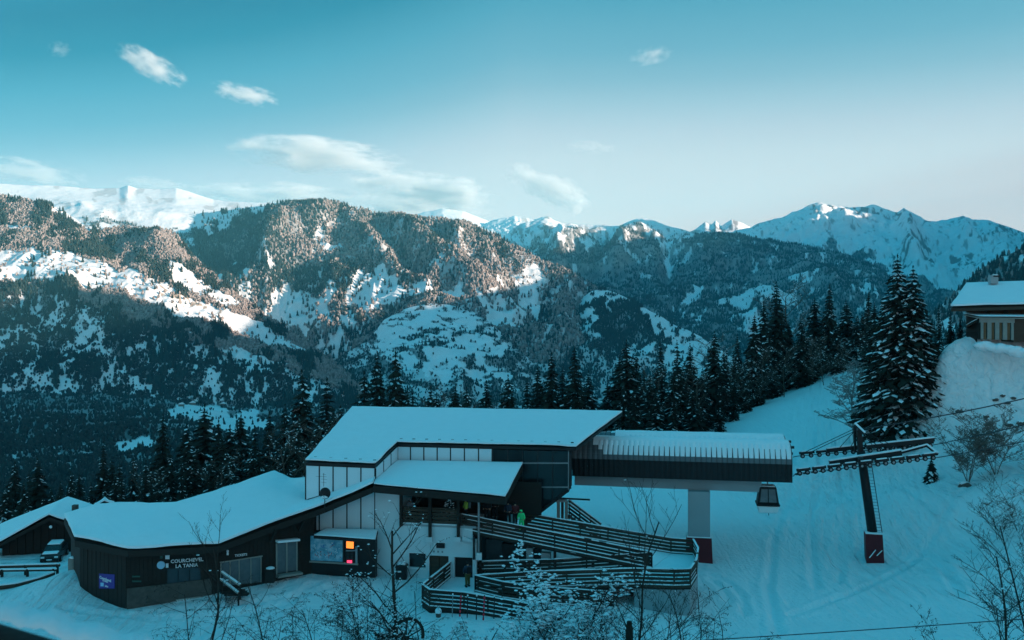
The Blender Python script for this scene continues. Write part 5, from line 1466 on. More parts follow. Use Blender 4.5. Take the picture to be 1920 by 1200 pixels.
# flight of outdoor stairs behind the glazed hall
os_ = empty('outdoor_stair', W(1095, 990, 74.5), 'dark sloping stair railing beside the foot of the glass hall', 'stairs')
sa, sb_ = W(1066, 938, 74.6), W(1127, 983, 74.0)
for k in range(4):
    MB().bar(sa + Vector((0, 0, -.3 * k)), sb_ + Vector((0, 0, -.3 * k)), .07, .16).build('rail', M['brownwood'], os_)
sn = MB()
for k in (0, 1):
    sn.bar(sa + Vector((0, 0, -.3 * k + .11)), sb_ + Vector((0, 0, -.3 * k + .11)), .08, .05)
sn.build('snow', M['snow'], os_)
for t in (.02, .35, .68, .98):
    p = mixv(sa, sb_, t); MB().bar(p + Vector((0, .06, -1.5)), p + Vector((0, .06, .05)), .10, .10, up=Vector((0, 1, 0))).build('post', M['brownwood'], os_)
MB().bar(W(1046, 934, 74.4), W(1106, 937, 74.6), .12, .12).build('rail', M['blackmetal'], os_)
for k, (x0, x1) in enumerate(((1044, 1050), (1052, 1057), (1059, 1065))):
    MB().box(W((x0 + x1) / 2, 956, 74.5), (x1 - x0) / F * 74, .12, 1.5).build('landing_board', M['greywood'] if k != 1 else M['brownwood'], os_)
MB().box(W(1052, 938, 74.8), .9, .8, .15).build('landing', M['concrete'], os_)
for k in range(9):
    t = (k + .5) / 9; p = mixv(sa, sb_, t) + Vector((0, .6, -1.35))
    MB().box(p, .38, 1.1, .07).build('step', M['brownwood'], os_)

# slalom poles stuck in the snow by the ramp
for k, (px, y0, y1, red) in enumerate(((849, 1114, 1157, 0), (863, 1114, 1156, 1), (877, 1116, 1158, 0), (894, 1116, 1162, 0), (907, 1116, 1163, 1), (927, 1117, 1160, 0))):
    d = 60.3
    lab = ['thin grey pole leftmost of the row before the ramp', 'red and white taped pole left of its twin by the ramp', 'dark pole just right of the first red taped pole', 'dark pole just left of the second red taped pole', 'red and white taped pole right of its twin by the ramp', 'dark pole rightmost of the row before the ramp'][k]
    b = W(px - 1, y1, d); t_ = W(px + (1.5 if red else 0), y0, d)
    pe = empty('slalom_pole', b, lab, 'pole', 'poles stuck in the snow by the ramp')
    MB().tube(b, t_, .035, n=6).build('shaft', M['steel'] if k == 0 else M['blackmetal'], pe)
    if red:
        for j in range(6):
            MB().tube(mixv(b, t_, j / 6 + .01), mixv(b, t_, j / 6 + .11), .055, n=7).build('red_band', M['hotred'], pe)
    else:
        MB().tube(mixv(b, t_, .96), mixv(b, t_, 1.02), .05, n=6).build('snow_cap', M['snow'], pe)
bo_ = empty('bollard', W(822, 1158, 60.4), 'small dark bollard with a snow cap by the ramp corner', 'bollard')
MB().lathe(W(822, 1157, 60.4), [(.16, 0), (.18, .3), (.1, .45)], 10).build('body', M['rock'], bo_)
MB().blob(W(822, 1146, 60.4), .22, .22, .24).build('snow_cap', M['snow'], bo_, smooth_shade=True)

# bin by the white wall, box by the door, handrails at the office
bn = empty('litter_bin', W(753, 1085, 68.6), 'dark litter bin with a pointed snowy lid beside the white wall', 'bin')
c = W(753, 1085, 68.6)
MB().box(c + Vector((0, 0, .45)), .78, .7, .9).build('body', M['blackmetal'], bn, bevel=.03)
MB().prism([c + Vector((-.46, -.4, .9)), c + Vector((.46, -.4, .9)), c + Vector((.40, -.4, 1.02)), c + Vector((0, -.4, 1.12)), c + Vector((-.40, -.4, 1.02))], (0, .8, 0)).build('lid', M['blackmetal'], bn)
MB().blob(c + Vector((0, 0, 1.08)), .36, .34, .12).build('snow', M['snow'], bn, smooth_shade=True)
MB().box(c + Vector((-.12, -.37, .62)), .26, .04, .10).build('label_plate', M['white'], bn)
bx = empty('storage_box', W(507, 1092, 66.2), 'low dark box with snow on its lid by the glazed door', 'box')
c = W(507, 1091, 66.2)
MB().box(c + Vector((0, 0, .45)), .62, .6, .9).build('body', M['darkwood'], bx)
MB().box(c + Vector((0, 0, .92)), .68, .66, .06).build('lid', M['darkwood'], bx)
MB().blob(c + Vector((0, 0, .96)), .33, .32, .12).build('snow', M['snow'], bx, smooth_shade=True)
hrs = empty('step_railing', W(446, 1112, 64.0), 'pair of snowy sloping handrail planks before the ticket window', 'handrail')
for (a, b) in (((416, 1073), (450, 1097)), ((414, 1086), (447, 1112))):
    p, q = W(a[0], a[1], 64.6), W(b[0], b[1], 63.6)
    MB().bar(p, q, .16, .10).build('plank', M['greywood'], hrs); MB().bar(p + Vector((0, 0, .075)), q + Vector((0, 0, .075)), .15, .05).build('snow', M['snow'], hrs)
    MB().bar(q + Vector((0, .02, -1.0)), q + Vector((0, .02, .0)), .10, .10, up=Vector((0, 1, 0))).build('post', M['darkwood'], hrs)
    MB().bar(p + Vector((0, .02, -1.0)), p + Vector((0, .02, .0)), .10, .10, up=Vector((0, 1, 0))).build('post', M['darkwood'], hrs)
for k in range(3): MB().box(W(436 + k * 4, 1108 + k * 3, 64.6 - k * .3), 1.6, .5, .12).build('step', M['darkwood'], hrs)

# little frosted fir on the balcony
ft = empty('christmas_tree', gp(839, zfl + .2, -1.0), 'small frosted fir standing behind the balcony railing', 'tree')
c = gp(839, zfl + .2, -.6); rng = random.Random(3)
mbg, mbs = MB(), MB()
for k in range(170):
    t = rng.random() ** .8; z = .5 + t * 1.9; r = .62 * (1 - t) + .03; a = rng.uniform(0, 6.28); rr = r * rng.uniform(.5, 1)
    p = c + Vector((rr * math.cos(a), rr * math.sin(a), z)); (mbs if rng.random() < .45 else mbg).blob(p, .07, .07, .045, 5, 3)
MB().tube(c, c + Vector((0, 0, 1.2)), .05).build('trunk', M['bark'], ft)
mbg.build('foliage', M['needle'], ft); mbs.build('frost', M['snow'], ft)

# ------------------------------------------------------------------ lift tower
tw_b = WZ(1637, 1046, .1)
lt_ = empty('lift_tower', tw_b, 'dark leaning lift tower with red base and snowy wheel trains', 'lift tower')
T0 = W(1637, 1000, 77.0); T1 = W(1614, 846, 77.0)
MB().tube(T0 + Vector((0, 0, -.3)), T1, .40, .33, n=12).build('mast', M['blackmetal'], lt_, smooth_shade=True)
mb = MB()
ux = Vector((.97, -.24, 0)).normalized(); uy = Vector((.24, .97, 0)).normalized()
bc = W(1639, 1046, 77.0)
mb.hexa([bc + ux * x + uy * y + Vector((0, 0, -.5)) for x, y in ((-.66, -.66), (.72, -.66), (.72, .66), (-.66, .66))] + [T0 + ux * x + uy * y + Vector((0, 0, .05)) for x, y in ((-.66, -.6), (.66, -.6), (.66, .6), (-.66, .6))]).build('tower_base', M['red'], lt_)
MB().hexa([T0 + ux * x + uy * y + Vector((0, 0, z)) for z in (.055, .17) for x, y in ((-.64, -.58), (.64, -.58), (.64, .58), (-.64, .58))]).build('snow', M['snow'], lt_)
for a, b in (((1626, 1044), (1642, 1031)), ((1640, 1040), (1654, 1032))):
    MB().bar(W(a[0] + 4, a[1] + 2, 76.25), W(b[0], b[1], 76.25), .08, .05).build('snow_streak', M['snow'], lt_)
l0, l1 = W(1629, 868, 76.6), W(1649, 998, 76.6)
ld = empty('ladder', (0, 0, 0)); ld.parent = lt_; ld.location = (l0 + l1) / 2 - world_loc(lt_)
for o in (-.2, .2): MB().bar(l0 + ux * o, l1 + ux * o, .05, .05).build('stile', M['darkmetal'], ld)
for k in range(22): MB().bar(mixv(l0, l1, (k + .5) / 22) - ux * .2, mixv(l0, l1, (k + .5) / 22) + ux * .2, .025, .025).build('rung', M['darkmetal'], ld)
def beam(p, q, w, h, nm, mat, snow=True, parent=None):
    o = MB().bar(p, q, w, h).build(nm, mat, parent or lt_)
    if snow: MB().bar(p + Vector((0, 0, h / 2 + .05)), q + Vector((0, 0, h / 2 + .05)), w * .9, .11).build('snow', M['snow'], o)
    return o
beam(W(1555, 869, 76.3), W(1690, 849, 75.3), .42, .42, 'cross_beam', M['blackmetal'])
beam(W(1690, 849, 75.3), W(1738, 836, 74.8), .14, .16, 'catwalk_rail', M['blackmetal'])
beam(W(1738, 836, 74.8), W(1758, 852, 73.8), .14, .16, 'catwalk_rail', M['blackmetal'])
beam(W(1690, 862, 74.8), W(1755, 850, 73.8), .5, .08, 'catwalk', M['darkmetal'])
beam(W(1550, 845, 79.5), W(1610, 838, 79.2), .25, .32, 'cross_beam', M['blackmetal'])
beam(W(1624, 838, 79.2), W(1752, 824, 78.2), .25, .30, 'cross_beam', M['blackmetal'])
MB().bar(W(1614, 866, 74.2), W(1612, 846, 80.0), .4, .4).build('cross_arm', M['blackmetal'], lt_)
MB().bar(T1 + Vector((0, 0, -.2)), W(1610, 806, 77.0), .36, .36, up=Vector((0, 1, 0))).build('head_frame', M['blackmetal'], lt_)
MB().bar(W(1604, 848, 77.6), W(1602, 799, 77.6), .16, .16, up=Vector((0, 1, 0))).build('head_frame', M['blackmetal'], lt_)
beam(W(1604, 797, 77.4), W(1622, 814, 76.4), .18, .16, 'head_bar', M['darkmetal'])
for a, b, d in (((1604, 803), (1505, 850), 79), ((1604, 808), (1520, 848), 79), ((1604, 806), (1574, 840), 78), ((1606, 818), (1594, 840), 78), ((1622, 812), (1672, 842), 76), ((1622, 818), (1660, 846), 76), ((1622, 810), (1684, 840), 77), ((1610, 806), (1628, 842), 76.6), ((1618, 812), (1640, 840), 76.6)):
    MB().tube(W(a[0], a[1], 77), W(b[0], b[1], d), .03, n=5).build('stay_rod', M['blackmetal'], lt_)
def train(p, q, n, sag, nm):
    tr = empty('wheel_train', (0, 0, 0)); tr.parent = lt_; tr.location = (p + q) / 2 - world_loc(lt_)
    u = (q - p).normalized(); sd = u.cross(Vector((0, 0, 1))).normalized()
    for k in range(0, n, 2):
        a, b = mixv(p, q, (k + .1) / n), mixv(p, q, (k + 1.9) / n)
        bb = MB().bar(a, b, .18, .20).build('rocker_beam', M['blackmetal'], tr)
        MB().bar(a + Vector((0, 0, .13)) + u * .15, b + Vector((0, 0, .13)) - u * .15, .16, .07).build('snow', M['snow'], bb)
    for k in range(n):
        c = mixv(p, q, (k + .5) / n) + Vector((0, 0, -.26))
        w_ = MB().lathe(c - sd * .09, [(.18, 0), (.20, .05), (.16, .09), (.20, .13), (.18, .18)], 14, sd).build('sheave', M['rubber'], tr)
        MB().lathe(c - sd * .10 - sd * .005, [(.10, 0), (.10, .20)], 8, sd).build('hub', M['steel'], w_)
        if k % 2 == 0: MB().bar(c + Vector((0, 0, .0)), c + Vector((0, 0, .3)), .08, .08, up=sd).build('hanger_plate', M['blackmetal'], tr)
    return tr
train(W(1492, 882, 74.6), W(1757, 851, 73.6), 18, 0, 'near')
train(W(1497, 850, 80.2), W(1752, 829, 79.2), 16, 0, 'far')
for k in range(6):
    p = W(1497 + k * 15, 889.5 - k * 2.0, 74.5)
    MB().box(p, .5, .35, .05, ux=Vector((1, -.05, .08))).build('cable_catcher', M['blackmetal'], lt_)
# ropes
M['rope'] = mat_simple('steel_rope', (0.05, 0.05, 0.055), .5, .1)
def rope(pts, r, label):
    o = MB().path(pts, r, 6).build('cable', M['rope']); tag(o, label, 'cable')
def sagged(a, b, sag, n=14): return [mixv(a, b, k / n) + Vector((0, 0, -sag * 4 * (k / n) * (1 - k / n))) for k in range(n + 1)]
rope([W(1487, 893, 75.2), W(1492, 888, 74.6), W(1757, 858, 73.6)] + sagged(W(1757, 858, 73.6), W(2350, 722, 52), .3)[1:], .035, 'lower lift rope running right from the near wheel train')
rope([W(1487, 857, 80.6), W(1497, 855, 80.2), W(1752, 834, 79.2)] + sagged(W(1752, 834, 79.2), W(2350, 678, 57), .3)[1:], .035, 'upper lift rope running right from the far wheel train')
rope(sagged(W(1604, 806, 77.6), W(2350, 628, 66), .7), .05, 'thick bundled cable running up past the conifer from the tower head')
rope(sagged(W(640, 1236, 32), W(2300, 1132, 27), .12), .016, 'thin grey cable crossing low over the bottom right snow')

# ------------------------------------------------------------------ chalet on the right bank
ch = empty('chalet', W(1850, 655, 96), 'brown wooden chalet with thick snowy roof on the right bank', 'chalet')
e0, e1 = W(1783, 571, 95), W(2060, 562, 90); r0, r1 = W(1812, 529, 101.5), W(2060, 522, 97)
b0, b1 = W(1790, 566, 108), W(2060, 560, 104)
cv = [e0, e1, r1, r0, b1, b0]
lc = Vector((0, 0, -.42))
cr_ = roof_sheet('roof', [v + lc for v in cv], [[0, 1, 2, 3], [3, 2, 4, 5]], .30, M['brownwood'], ch)
snow_sheet([v + lc for v in cv], [[0, 1, 2, 3], [3, 2, 4, 5]], .42, cr_, 21, .06)
wf0, wf1 = W(1814, 600, 96.6), W(2050, 600, 91.8)
for k in range(12):      # horizontal timbers
    z = 16.7 + k * .39
    if z + .37 > 20.95: break
    MB().hexa([Vector((p.x, p.y + o, zz)) for zz in (z, z + .37) for p, o in ((wf0, 0.02 * (k % 2)), (wf1, 0.02 * (k % 2)), (wf1, .3), (wf0, .3))]).build('timber', M['brownwood'], ch)
MB().hexa([Vector((p.x, p.y, zz)) for zz in (16.0, 20.9) for p in (wf0 + Vector((.1, .35, 0)), wf1 + Vector((0, .35, 0)), W(2050, 600, 104) , W(1820, 600, 106.5))]).build('wall_core', M['darkwood'], ch)
for px in (1852, 1886):
    MB().box(W(px, 580, 96.2 - (px - 1814) * .02), .28, .25, 1.0).build('roof_bracket', M['darkwood'], ch)
cm = empty('chimney', W(1862, 530, 99.5)); cm.parent = ch; cm.location = W(1862, 530, 99.5) - world_loc(ch)
MB().box(W(1862, 524, 99.5), .75, .7, .9).build('stack', M['concrete'], cm); MB().box(W(1866, 518, 99.4), .65, .6, .16).build('cap', M['blackmetal'], cm)
MB().blob(W(1866, 516, 99.4), .34, .3, .10).build('snow', M['snow'], cm, smooth_shade=True)
vr = empty('veranda', W(1870, 640, 93)); vr.parent = ch; vr.location = W(1870, 640, 93) - world_loc(ch)
v0, v1 = W(1840, 640, 93.5), W(1901, 640, 91.5); v2 = W(1990, 640, 92.5)
zv0, zv1, zv2 = W(0, 637, 92.5).z, W(0, 605, 92.5).z, W(0, 596, 92.5).z
def vp(a, b, t, z, o=0): q = mixv(a, b, t); return Vector((q.x, q.y + o, z))
for t0, t1, nm in ((0, .07, 'post'), (.20, .32, 'post'), (.44, .56, 'post'), (.68, .80, 'post'), (.93, 1.0, 'post')):
    MB().hexa([vp(v0, v1, t0, zv0, 0), vp(v0, v1, t1, zv0, 0), vp(v0, v1, t1, zv0, .15), vp(v0, v1, t0, zv0, .15), vp(v0, v1, t0, zv1, 0), vp(v0, v1, t1, zv1, 0), vp(v0, v1, t1, zv1, .15), vp(v0, v1, t0, zv1, .15)]).build(nm, M['greywood'], vr)
MB().hexa([vp(v0, v1, -.04, zv1, -.02), vp(v0, v1, 1.02, zv1, -.02), vp(v0, v1, 1.02, zv1, .18), vp(v0, v1, -.04, zv1, .18), vp(v0, v1, -.04, zv2, -.02), vp(v0, v1, 1.02, zv2, -.02), vp(v0, v1, 1.02, zv2, .18), vp(v0, v1, -.04, zv2, .18)]).build('head_beam', M['greywood'], vr)
for t0, t1 in ((.07, .20), (.32, .44), (.56, .68), (.80, .93)):
    MB().hexa([vp(v0, v1, t0 + .045, zv0, .3), vp(v0, v1, t1, zv0, .3), vp(v0, v1, t1, zv0, .36), vp(v0, v1, t0 + .045, zv0, .36), vp(v0, v1, t0 + .045, zv1, .3), vp(v0, v1, t1, zv1, .3), vp(v0, v1, t1, zv1, .36), vp(v0, v1, t0 + .045, zv1, .36)]).build('infill_board', M['tanwood'], vr)
MB().hexa([vp(v0, v1, 0, zv0, .45), vp(v0, v1, 1, zv0, .45), vp(v0, v1, 1, zv0, 3), vp(v0, v1, 0, zv0, 3), vp(v0, v1, 0, zv2, .45), vp(v0, v1, 1, zv2, .45), vp(v0, v1, 1, zv2, 3), vp(v0, v1, 0, zv2, 3)]).build('inner_core', M['darkwood'], vr)
MB().hexa([vp(v1, v2, .01, zv0 - .2, .1), vp(v1, v2, 1, zv0 - .2, .1), vp(v1, v2, 1, zv0 - .2, 3), vp(v1, v2, .01, zv0 - .2, 3), vp(v1, v2, .01, zv2, .1), vp(v1, v2, 1, zv2, .1), vp(v1, v2, 1, zv2, 3), vp(v1, v2, .01, zv2, 3)]).build('side_wall', M['brownwood'], vr)
vt = [vp(v0, v1, -.12, zv2 + .02, -.3), vp(v0, v1, 1.05, zv2 + .02, -.3), vp(v1, v2, 1, zv2 + .05, -.3), vp(v1, v2, 1, zv2 + .3, 3.2), vp(v0, v1, -.10, zv2 + .3, 3.2)]
vro = roof_sheet('lean_roof', vt, [[0, 1, 2, 3, 4]], .10, M['greywood'], vr)
snow_sheet(vt, [[0, 1, 2, 3, 4]], .20, vro, 22, .03, cuts=2)
st0 = [W(1811, 612, 95.2), W(1832, 600, 94.0), W(1834, 603, 95.8), W(1814, 613, 96.4)]
so = roof_sheet('step_roof', st0, [[0, 1, 2, 3]], .12, M['brownwood'], vr); snow_sheet(st0, [[0, 1, 2, 3]], .16, so, 23, .02, cuts=1)
MB().hexa([Vector((p.x, p.y, z)) for z in (16.2, 18.4) for p in (W(1812, 640, 95.5), W(1832, 640, 94.3), W(1834, 640, 96), W(1814, 640, 96.6))]).build('log_store', M['darkwood'], vr)
# snow and stones at the veranda foot
tn = MB(); rng = random.Random(31)
for k in range(16):
    t = k / 15; q = mixv(W(1838, 646, 92.6), W(1925, 662, 90.0), t)
    tn.blob(q + Vector((0, 0, rng.uniform(-.1, .1))), .7, .5, .32 + rng.uniform(0, .2), 8, 5, rng, .15)
o = tn.build('snow_ledge', M['snow'], vr, smooth_shade=True)
grp_rock = 'stones showing through the snow on the right bank'
def rock(px, py, d, r, label, snow=True):
    x, y = W(px, py, d).x, d
    b = Vector((x, y, gz(x, y)))
    o = empty('rock', b, label, 'rock', grp_rock)
    rr = random.Random(px)
    r *= .75
    MB().blob(b + Vector((0, 0, -r * .05)), r, r * .8, r * .5, 8, 5, rr, .3).build('stone', M['rock'], o)
    if snow: MB().blob(b + Vector((.05 * r, .25 * r, r * .28)), r * .95, r * .7, r * .34, 8, 4, rr, .1).build('snow_cap', M['snow'], o, smooth_shade=True)
for (px, py, d, r, lab) in ((1798, 712, 92, .55, 'flat brown stone nearest the big conifer on the bank'), (1849, 708, 90.5, .42, 'dark stone high on the bank under the veranda'), (1851, 716, 90, .42, 'brown stone just under the highest dark stone'),
                            (1892, 724, 89, .5, 'flat dark stone midway along the right of the bank'), (1915, 716, 88.5, .6, 'reddish brown stone at the right frame edge'), (1817, 738, 90, .25, 'tiny dark stone low on the bank above the cable'),
                            (1880, 698, 91, .4, 'small stone high on the bank close under the terrace'), (1900, 700, 90.5, .4, 'small stone right of the one under the terrace'), (1808, 908, 83, .75, 'brown snow capped stump under the bare shrub'), (1866, 662, 91, .45, 'grey stone in the snow under the veranda foot'), (1888, 668, 90.5, .45, 'grey stone right of the one under the veranda foot')):
    rock(px, py, d, r, lab)

# ------------------------------------------------------------------ low snow roofed garage, car and log rails at the left
ga = empty('garage', W(60, 1040, 81), 'low dark garage with wide snowy gable roof at the left edge', 'garage')
g0 = W(92, 966, 79.5); g1 = W(128, 933, 88); gl0 = W(-14, 1022, 78); gl1 = W(0, 985, 88.5); gr0 = W(124, 976, 79.8); gr1 = W(178, 950, 87)
gv = [gl0, g0, gr0, gr1, g1, gl1]
lg_ = Vector((0, 0, -.20))
gro = roof_sheet('roof', [v + lg_ for v in gv], [[0, 1, 4, 5], [1, 2, 3, 4]], .3, M['darkwood'], ga)
snow_sheet([v + lg_ for v in gv], [[0, 1, 4, 5], [1, 2, 3, 4]], .34, gro, 24, .06)
gw0, gw1, gw2 = W(4, 1040, 79.6), W(92, 1040, 80.6), W(150, 1040, 81)
MB().prism([Vector((gw0.x, gw0.y, -.6)), Vector((gw2.x, gw2.y, -.6)), Vector((gw2.x, gw2.y, 1.9)), Vector((gw1.x, gw1.y, 2.75)), Vector((gw0.x, gw0.y, .95))], (0, 6, 0)).build('wall', M['darkwood'], ga)
for k in range(10):
    t0, t1 = k / 10 + .004, (k + 1) / 10 - .004
    a, b = mixv(gw0, gw2, t0), mixv(gw0, gw2, t1)
    zt0 = .95 + (2.75 - .95) * min(1, t0 / .6) if t0 < .6 else 2.75 - (t0 - .6) / .4 * .85
    MB().hexa([Vector((a.x, a.y - .05, -.5)), Vector((b.x, b.y - .05, -.5)), Vector((b.x, b.y, -.5)), Vector((a.x, a.y, -.5)), Vector((a.x, a.y - .05, zt0 - .05)), Vector((b.x, b.y - .05, zt0 - .05)), Vector((b.x, b.y, zt0 - .05)), Vector((a.x, a.y, zt0 - .05))]).build('board', M['darkwood'], ga)
gch = W(141, 953, 83); MB().box(gch, .42, .42, .6).build('chimney', M['rock'], ga)
lp = empty('wall_lamp', W(95, 988, 79.4), 'round pale lamp on the dark garage gable', 'lamp')
MB().blob(W(95, 988, 79.3), .13, .08, .13).build('globe', M['white'], lp); MB().box(W(95, 988, 79.5), .2, .25, .2).build('mount', M['blackmetal'], lp)
sr = empty('shed', W(195, 946, 86), 'small snow roofed gable behind the joint of garage and office roofs', 'shed')
hv_ = [W(172, 950, 86), W(196, 938, 85), W(215, 945, 86), W(195, 936, 92), W(178, 944, 92), W(214, 941, 92)]
sro = roof_sheet('roof', [v + Vector((0, 0, -.2)) for v in hv_], [[0, 1, 3, 4], [1, 2, 5, 3]], .3, M['darkwood'], sr); snow_sheet([v + Vector((0, 0, -.2)) for v in hv_], [[0, 1, 3, 4], [1, 2, 5, 3]], .25, sro, 26, .04, cuts=1)
MB().hexa([Vector((p.x, p.y, z)) for z in (-2.5, 1.9) for p in (W(176, 950, 86.3), W(211, 950, 86.3), W(211, 950, 91.5), W(180, 950, 91.5))]).build('wall', M['darkwood'], sr)

def car(base, heading, label):
    """small hatch parked in snow; y axis of the car is its length"""
    o = empty('parked_car', base, label, 'car')
    o.scale = (.84, .84, .84)
    ux = Vector((math.cos(heading), math.sin(heading), 0)); uy = Vector((-ux.y, ux.x, 0))
    P = lambda x, y, z: Vector(base) + ux * x + uy * y + Vector((0, 0, z))
    prof = [(-2.05, .32), (-2.1, .62), (-1.95, .86), (-1.05, .98), (-.35, 1.46), (1.35, 1.50), (1.95, 1.02), (2.05, .6), (1.98, .32)]
    W_ = [.84, .86, .85, .83, .66, .66, .80, .85, .84]
    vs = [P(-w, y, z) for (y, z), w in zip(prof, W_)] + [P(w, y, z) for (y, z), w in zip(prof, W_)]
    n = len(prof)
    fs = [(i, (i + 1) % n, n + (i + 1) % n, n + i) for i in range(n)] + [tuple(range(n)), tuple(range(2 * n - 1, n - 1, -1))]
    MB().add(vs, fs).build('body', M['darkmetal'], o, bevel=.04)
    def glass(pts, nm): MB().prism([P(*p) for p in pts], (uy * -.02)).build(nm, M['glass'], o)
    glass([(-.70, -1.02, 1.03), (.70, -1.02, 1.03), (.58, -.42, 1.42), (-.58, -.42, 1.42)], 'windscreen')
    for s in (-1, 1):
        MB().prism([P(s * .80, -.85, 1.02), P(s * .80, 1.5, 1.06), P(s * .69, 1.2, 1.42), P(s * .69, -.3, 1.40)], ux * (s * .03)).build('side_window', M['glass'], o)
        MB().box(P(s * .62, -2.06, .66), .34, .10, .16, ux=ux).build('headlight', M['white'], o)
        MB().box(P(s * .95, -.75, 1.05), .18, .12, .14, ux=ux).build('mirror', M['blackmetal'], o)
        for y in (-1.3, 1.3):
            w = MB().lathe(P(s * .86 - .1, y, .32), [(.32, 0), (.33, .1), (.32, .2)], 16, ux).build('wheel', M['rubber'], o)
            MB().lathe(P(s * .86 - .105, y, .32), [(.19, 0), (.19, .21)], 10, ux).build('rim', M['steel'], w)
    MB().box(P(0, -2.08, .42), 1.66, .14, .22, ux=ux).build('bumper', M['blackmetal'], o)
    MB().box(P(0, -2.12, .58), .7, .04, .14, ux=ux).build('grille', M['blackmetal'], o)
    MB().box(P(0, -2.16, .44), .5, .02, .11, ux=ux).build('number_plate', M['white'], o)
    for (y0, y1, z, w) in ((-.38, 1.3, 1.53, .62), (-1.95, -1.08, .98, .72)):
        MB().hexa([P(x * w, y, z - .05 + (.06 if y > y0 and z < 1 else 0)) for x, y in ((-1, y0), (1, y0), (1, y1), (-1, y1))] + [P(x * w * .9, y, z + .09) for x, y in ((-1, y0 + .1), (1, y0 + .1), (1, y1 - .05), (-1, y1 - .05))]).build('snow', M['snow'], o, bevel=.04)
    return o
cb = W(80, 1050, 76.5)
car((cb.x, cb.y + 2.0, gz(cb.x, cb.y + 2)), R(13), 'dark parked car with snow on bonnet and roof before the garage')
def lograil(pts, r, label, posts=(), snow=True):
    o = empty('log_rail', pts[0], label, 'fence', 'log rails round the car park')
    MB().path(pts, r, 8).build('log', M['brownwood'], o)
    if snow:
        mb = MB()
        for a, b in zip(pts[:-1], pts[1:]): mb.bar(a + Vector((0, 0, r + .04)), b + Vector((0, 0, r + .04)), r * 1.5, .09)
        mb.build('snow', M['snow'], o)
    for p in posts: MB().tube(p + Vector((0, 0, -.7)), p + Vector((0, 0, .12)), .11, n=8).build('post', M['darkwood'], o)
a, b = W(-30, 1064, 73.4), W(112, 1060, 72.8)
lograil([a, b], .11, 'straight log rail just in front of the parked car', [mixv(a, b, t) for t in (.2, .55, .97)])
a, b = W(-30, 1071, 72.8), W(106, 1069, 72.4)
lograil([a, b], .08, 'thinner log rail under the one before the car', [mixv(a, b, t) for t in (.25, .6, .96)])
pts = [W(-30, 1105, 66.9), W(30, 1098, 67.6), W(70, 1088, 68.6), W(100, 1077, 69.8)]
lograil(pts, .16, 'thick curved log rail nearest in the lower left snow', [pts[0], pts[1], pts[2]])
pts = [W(-30, 1118, 66.3), W(12, 1113, 66.8), W(52, 1105, 67.4)]
lograil(pts, .07, 'thin bent rail beneath the thick curved log', [pts[1]])
cbx = empty('utility_cabinet', W(138, 1066, 69.5), 'grey utility cabinet with snow on top at the office corner', 'cabinet')
c = W(138, 1066, 69.5)
MB().box(c + Vector((0, 0, .32)), .62, .5, .95).build('housing', M['greywood'], cbx, bevel=.02); MB().box(c + Vector((-.1, -.27, .32)), .28, .03, .7).build('door', M['greywood'], cbx)
MB().blob(c + Vector((0, 0, .82)), .34, .28, .10).build('snow', M['snow'], cbx, smooth_shade=True)
# snow covered roof edge close to the camera, lower left
led = MB(); vs = []; fs = []
rng = random.Random(2)
NS = 60
for k in range(NS):
    t = k / (NS - 1); px = -120 + 520 * t
    d = 5.2 - .7 * t
    top = 1136 + 8 * max(0, (px - 0)) / 60 + (max(0, px - 60) / 220) ** 1.5 * 34
    c = W(px, top, d)
    nz_ = .012 * math.sin(px * .08) + .010 * math.sin(px * .023 + 1)
    for j in range(13):
        a = math.pi * j / 12
        vs.append(c + Vector((0, -.10 * math.cos(a) - .0, .055 * math.sin(a) - .055 + nz_ + (.006 * math.sin(px * .21 + j))))); 
for k in range(NS - 1):
    for j in range(12):
        q = k * 13 + j; fs.append((q, q + 1, q + 14, q + 13))
pe_ = empty('parapet', W(60, 1180, 4.9), 'blurred snow topped parapet edge in the lower left corner', 'parapet')
led.add(vs, fs).build('snow', M['snow_old'], pe_, smooth_shade=True)
MB().hexa([W(-120, 1136, 5.2) + Vector((0, -.13, -.9)), W(400, 1290, 4.5) + Vector((0, -.13, -.9)), W(400, 1290, 4.5) + Vector((0, .13, -.9)), W(-120, 1136, 5.2) + Vector((0, .13, -.9)),
           W(-120, 1136, 5.2) + Vector((0, -.13, -.06)), W(400, 1290, 4.5) + Vector((0, -.13, -.06)), W(400, 1290, 4.5) + Vector((0, .13, -.06)), W(-120, 1136, 5.2) + Vector((0, .13, -.06))]).build('coping', M['darkwood'], pe_)
# wooden cart wheel in the bush
whe = empty('wagon', W(745, 1200, 57), 'old dark wooden cart with one big spoked wheel under the bushes', 'cart')
wc = W(762, 1196, 56.6); ax = Vector((.55, -.83, 0)).normalized()
wh = MB()
n = 28; a_ = Vector((0, 0, 1)); b_ = ax.cross(a_)
ri = MB(); vs = []
for i in range(n):
    t = 2 * math.pi * i / n; dr_ = a_ * math.cos(t) + b_ * math.sin(t)
    for r, o in ((1.22, -.07), (1.22, .07), (1.06, .07), (1.06, -.07)): vs.append(wc + dr_ * r + ax * o)
fs = []
for i in range(n):
    j = (i + 1) % n
    for k in range(4): fs.append((i * 4 + k, i * 4 + (k + 1) % 4, j * 4 + (k + 1) % 4, j * 4 + k))
wheel = ri.add(vs, fs).build('wheel', M['darkwood'], whe)
for i in range(10):
    t = 2 * math.pi * i / 10; dr_ = a_ * math.cos(t) + b_ * math.sin(t)
    MB().bar(wc + dr_ * .12, wc + dr_ * 1.08, .06, .06, up=ax).build('spoke', M['darkwood'], wheel)
MB().lathe(wc - ax * .14, [(.12, 0), (.17, .05), (.17, .23), (.12, .28)], 12, ax).build('hub', M['darkwood'], wheel)
cb_ = W(728, 1185, 57.6)
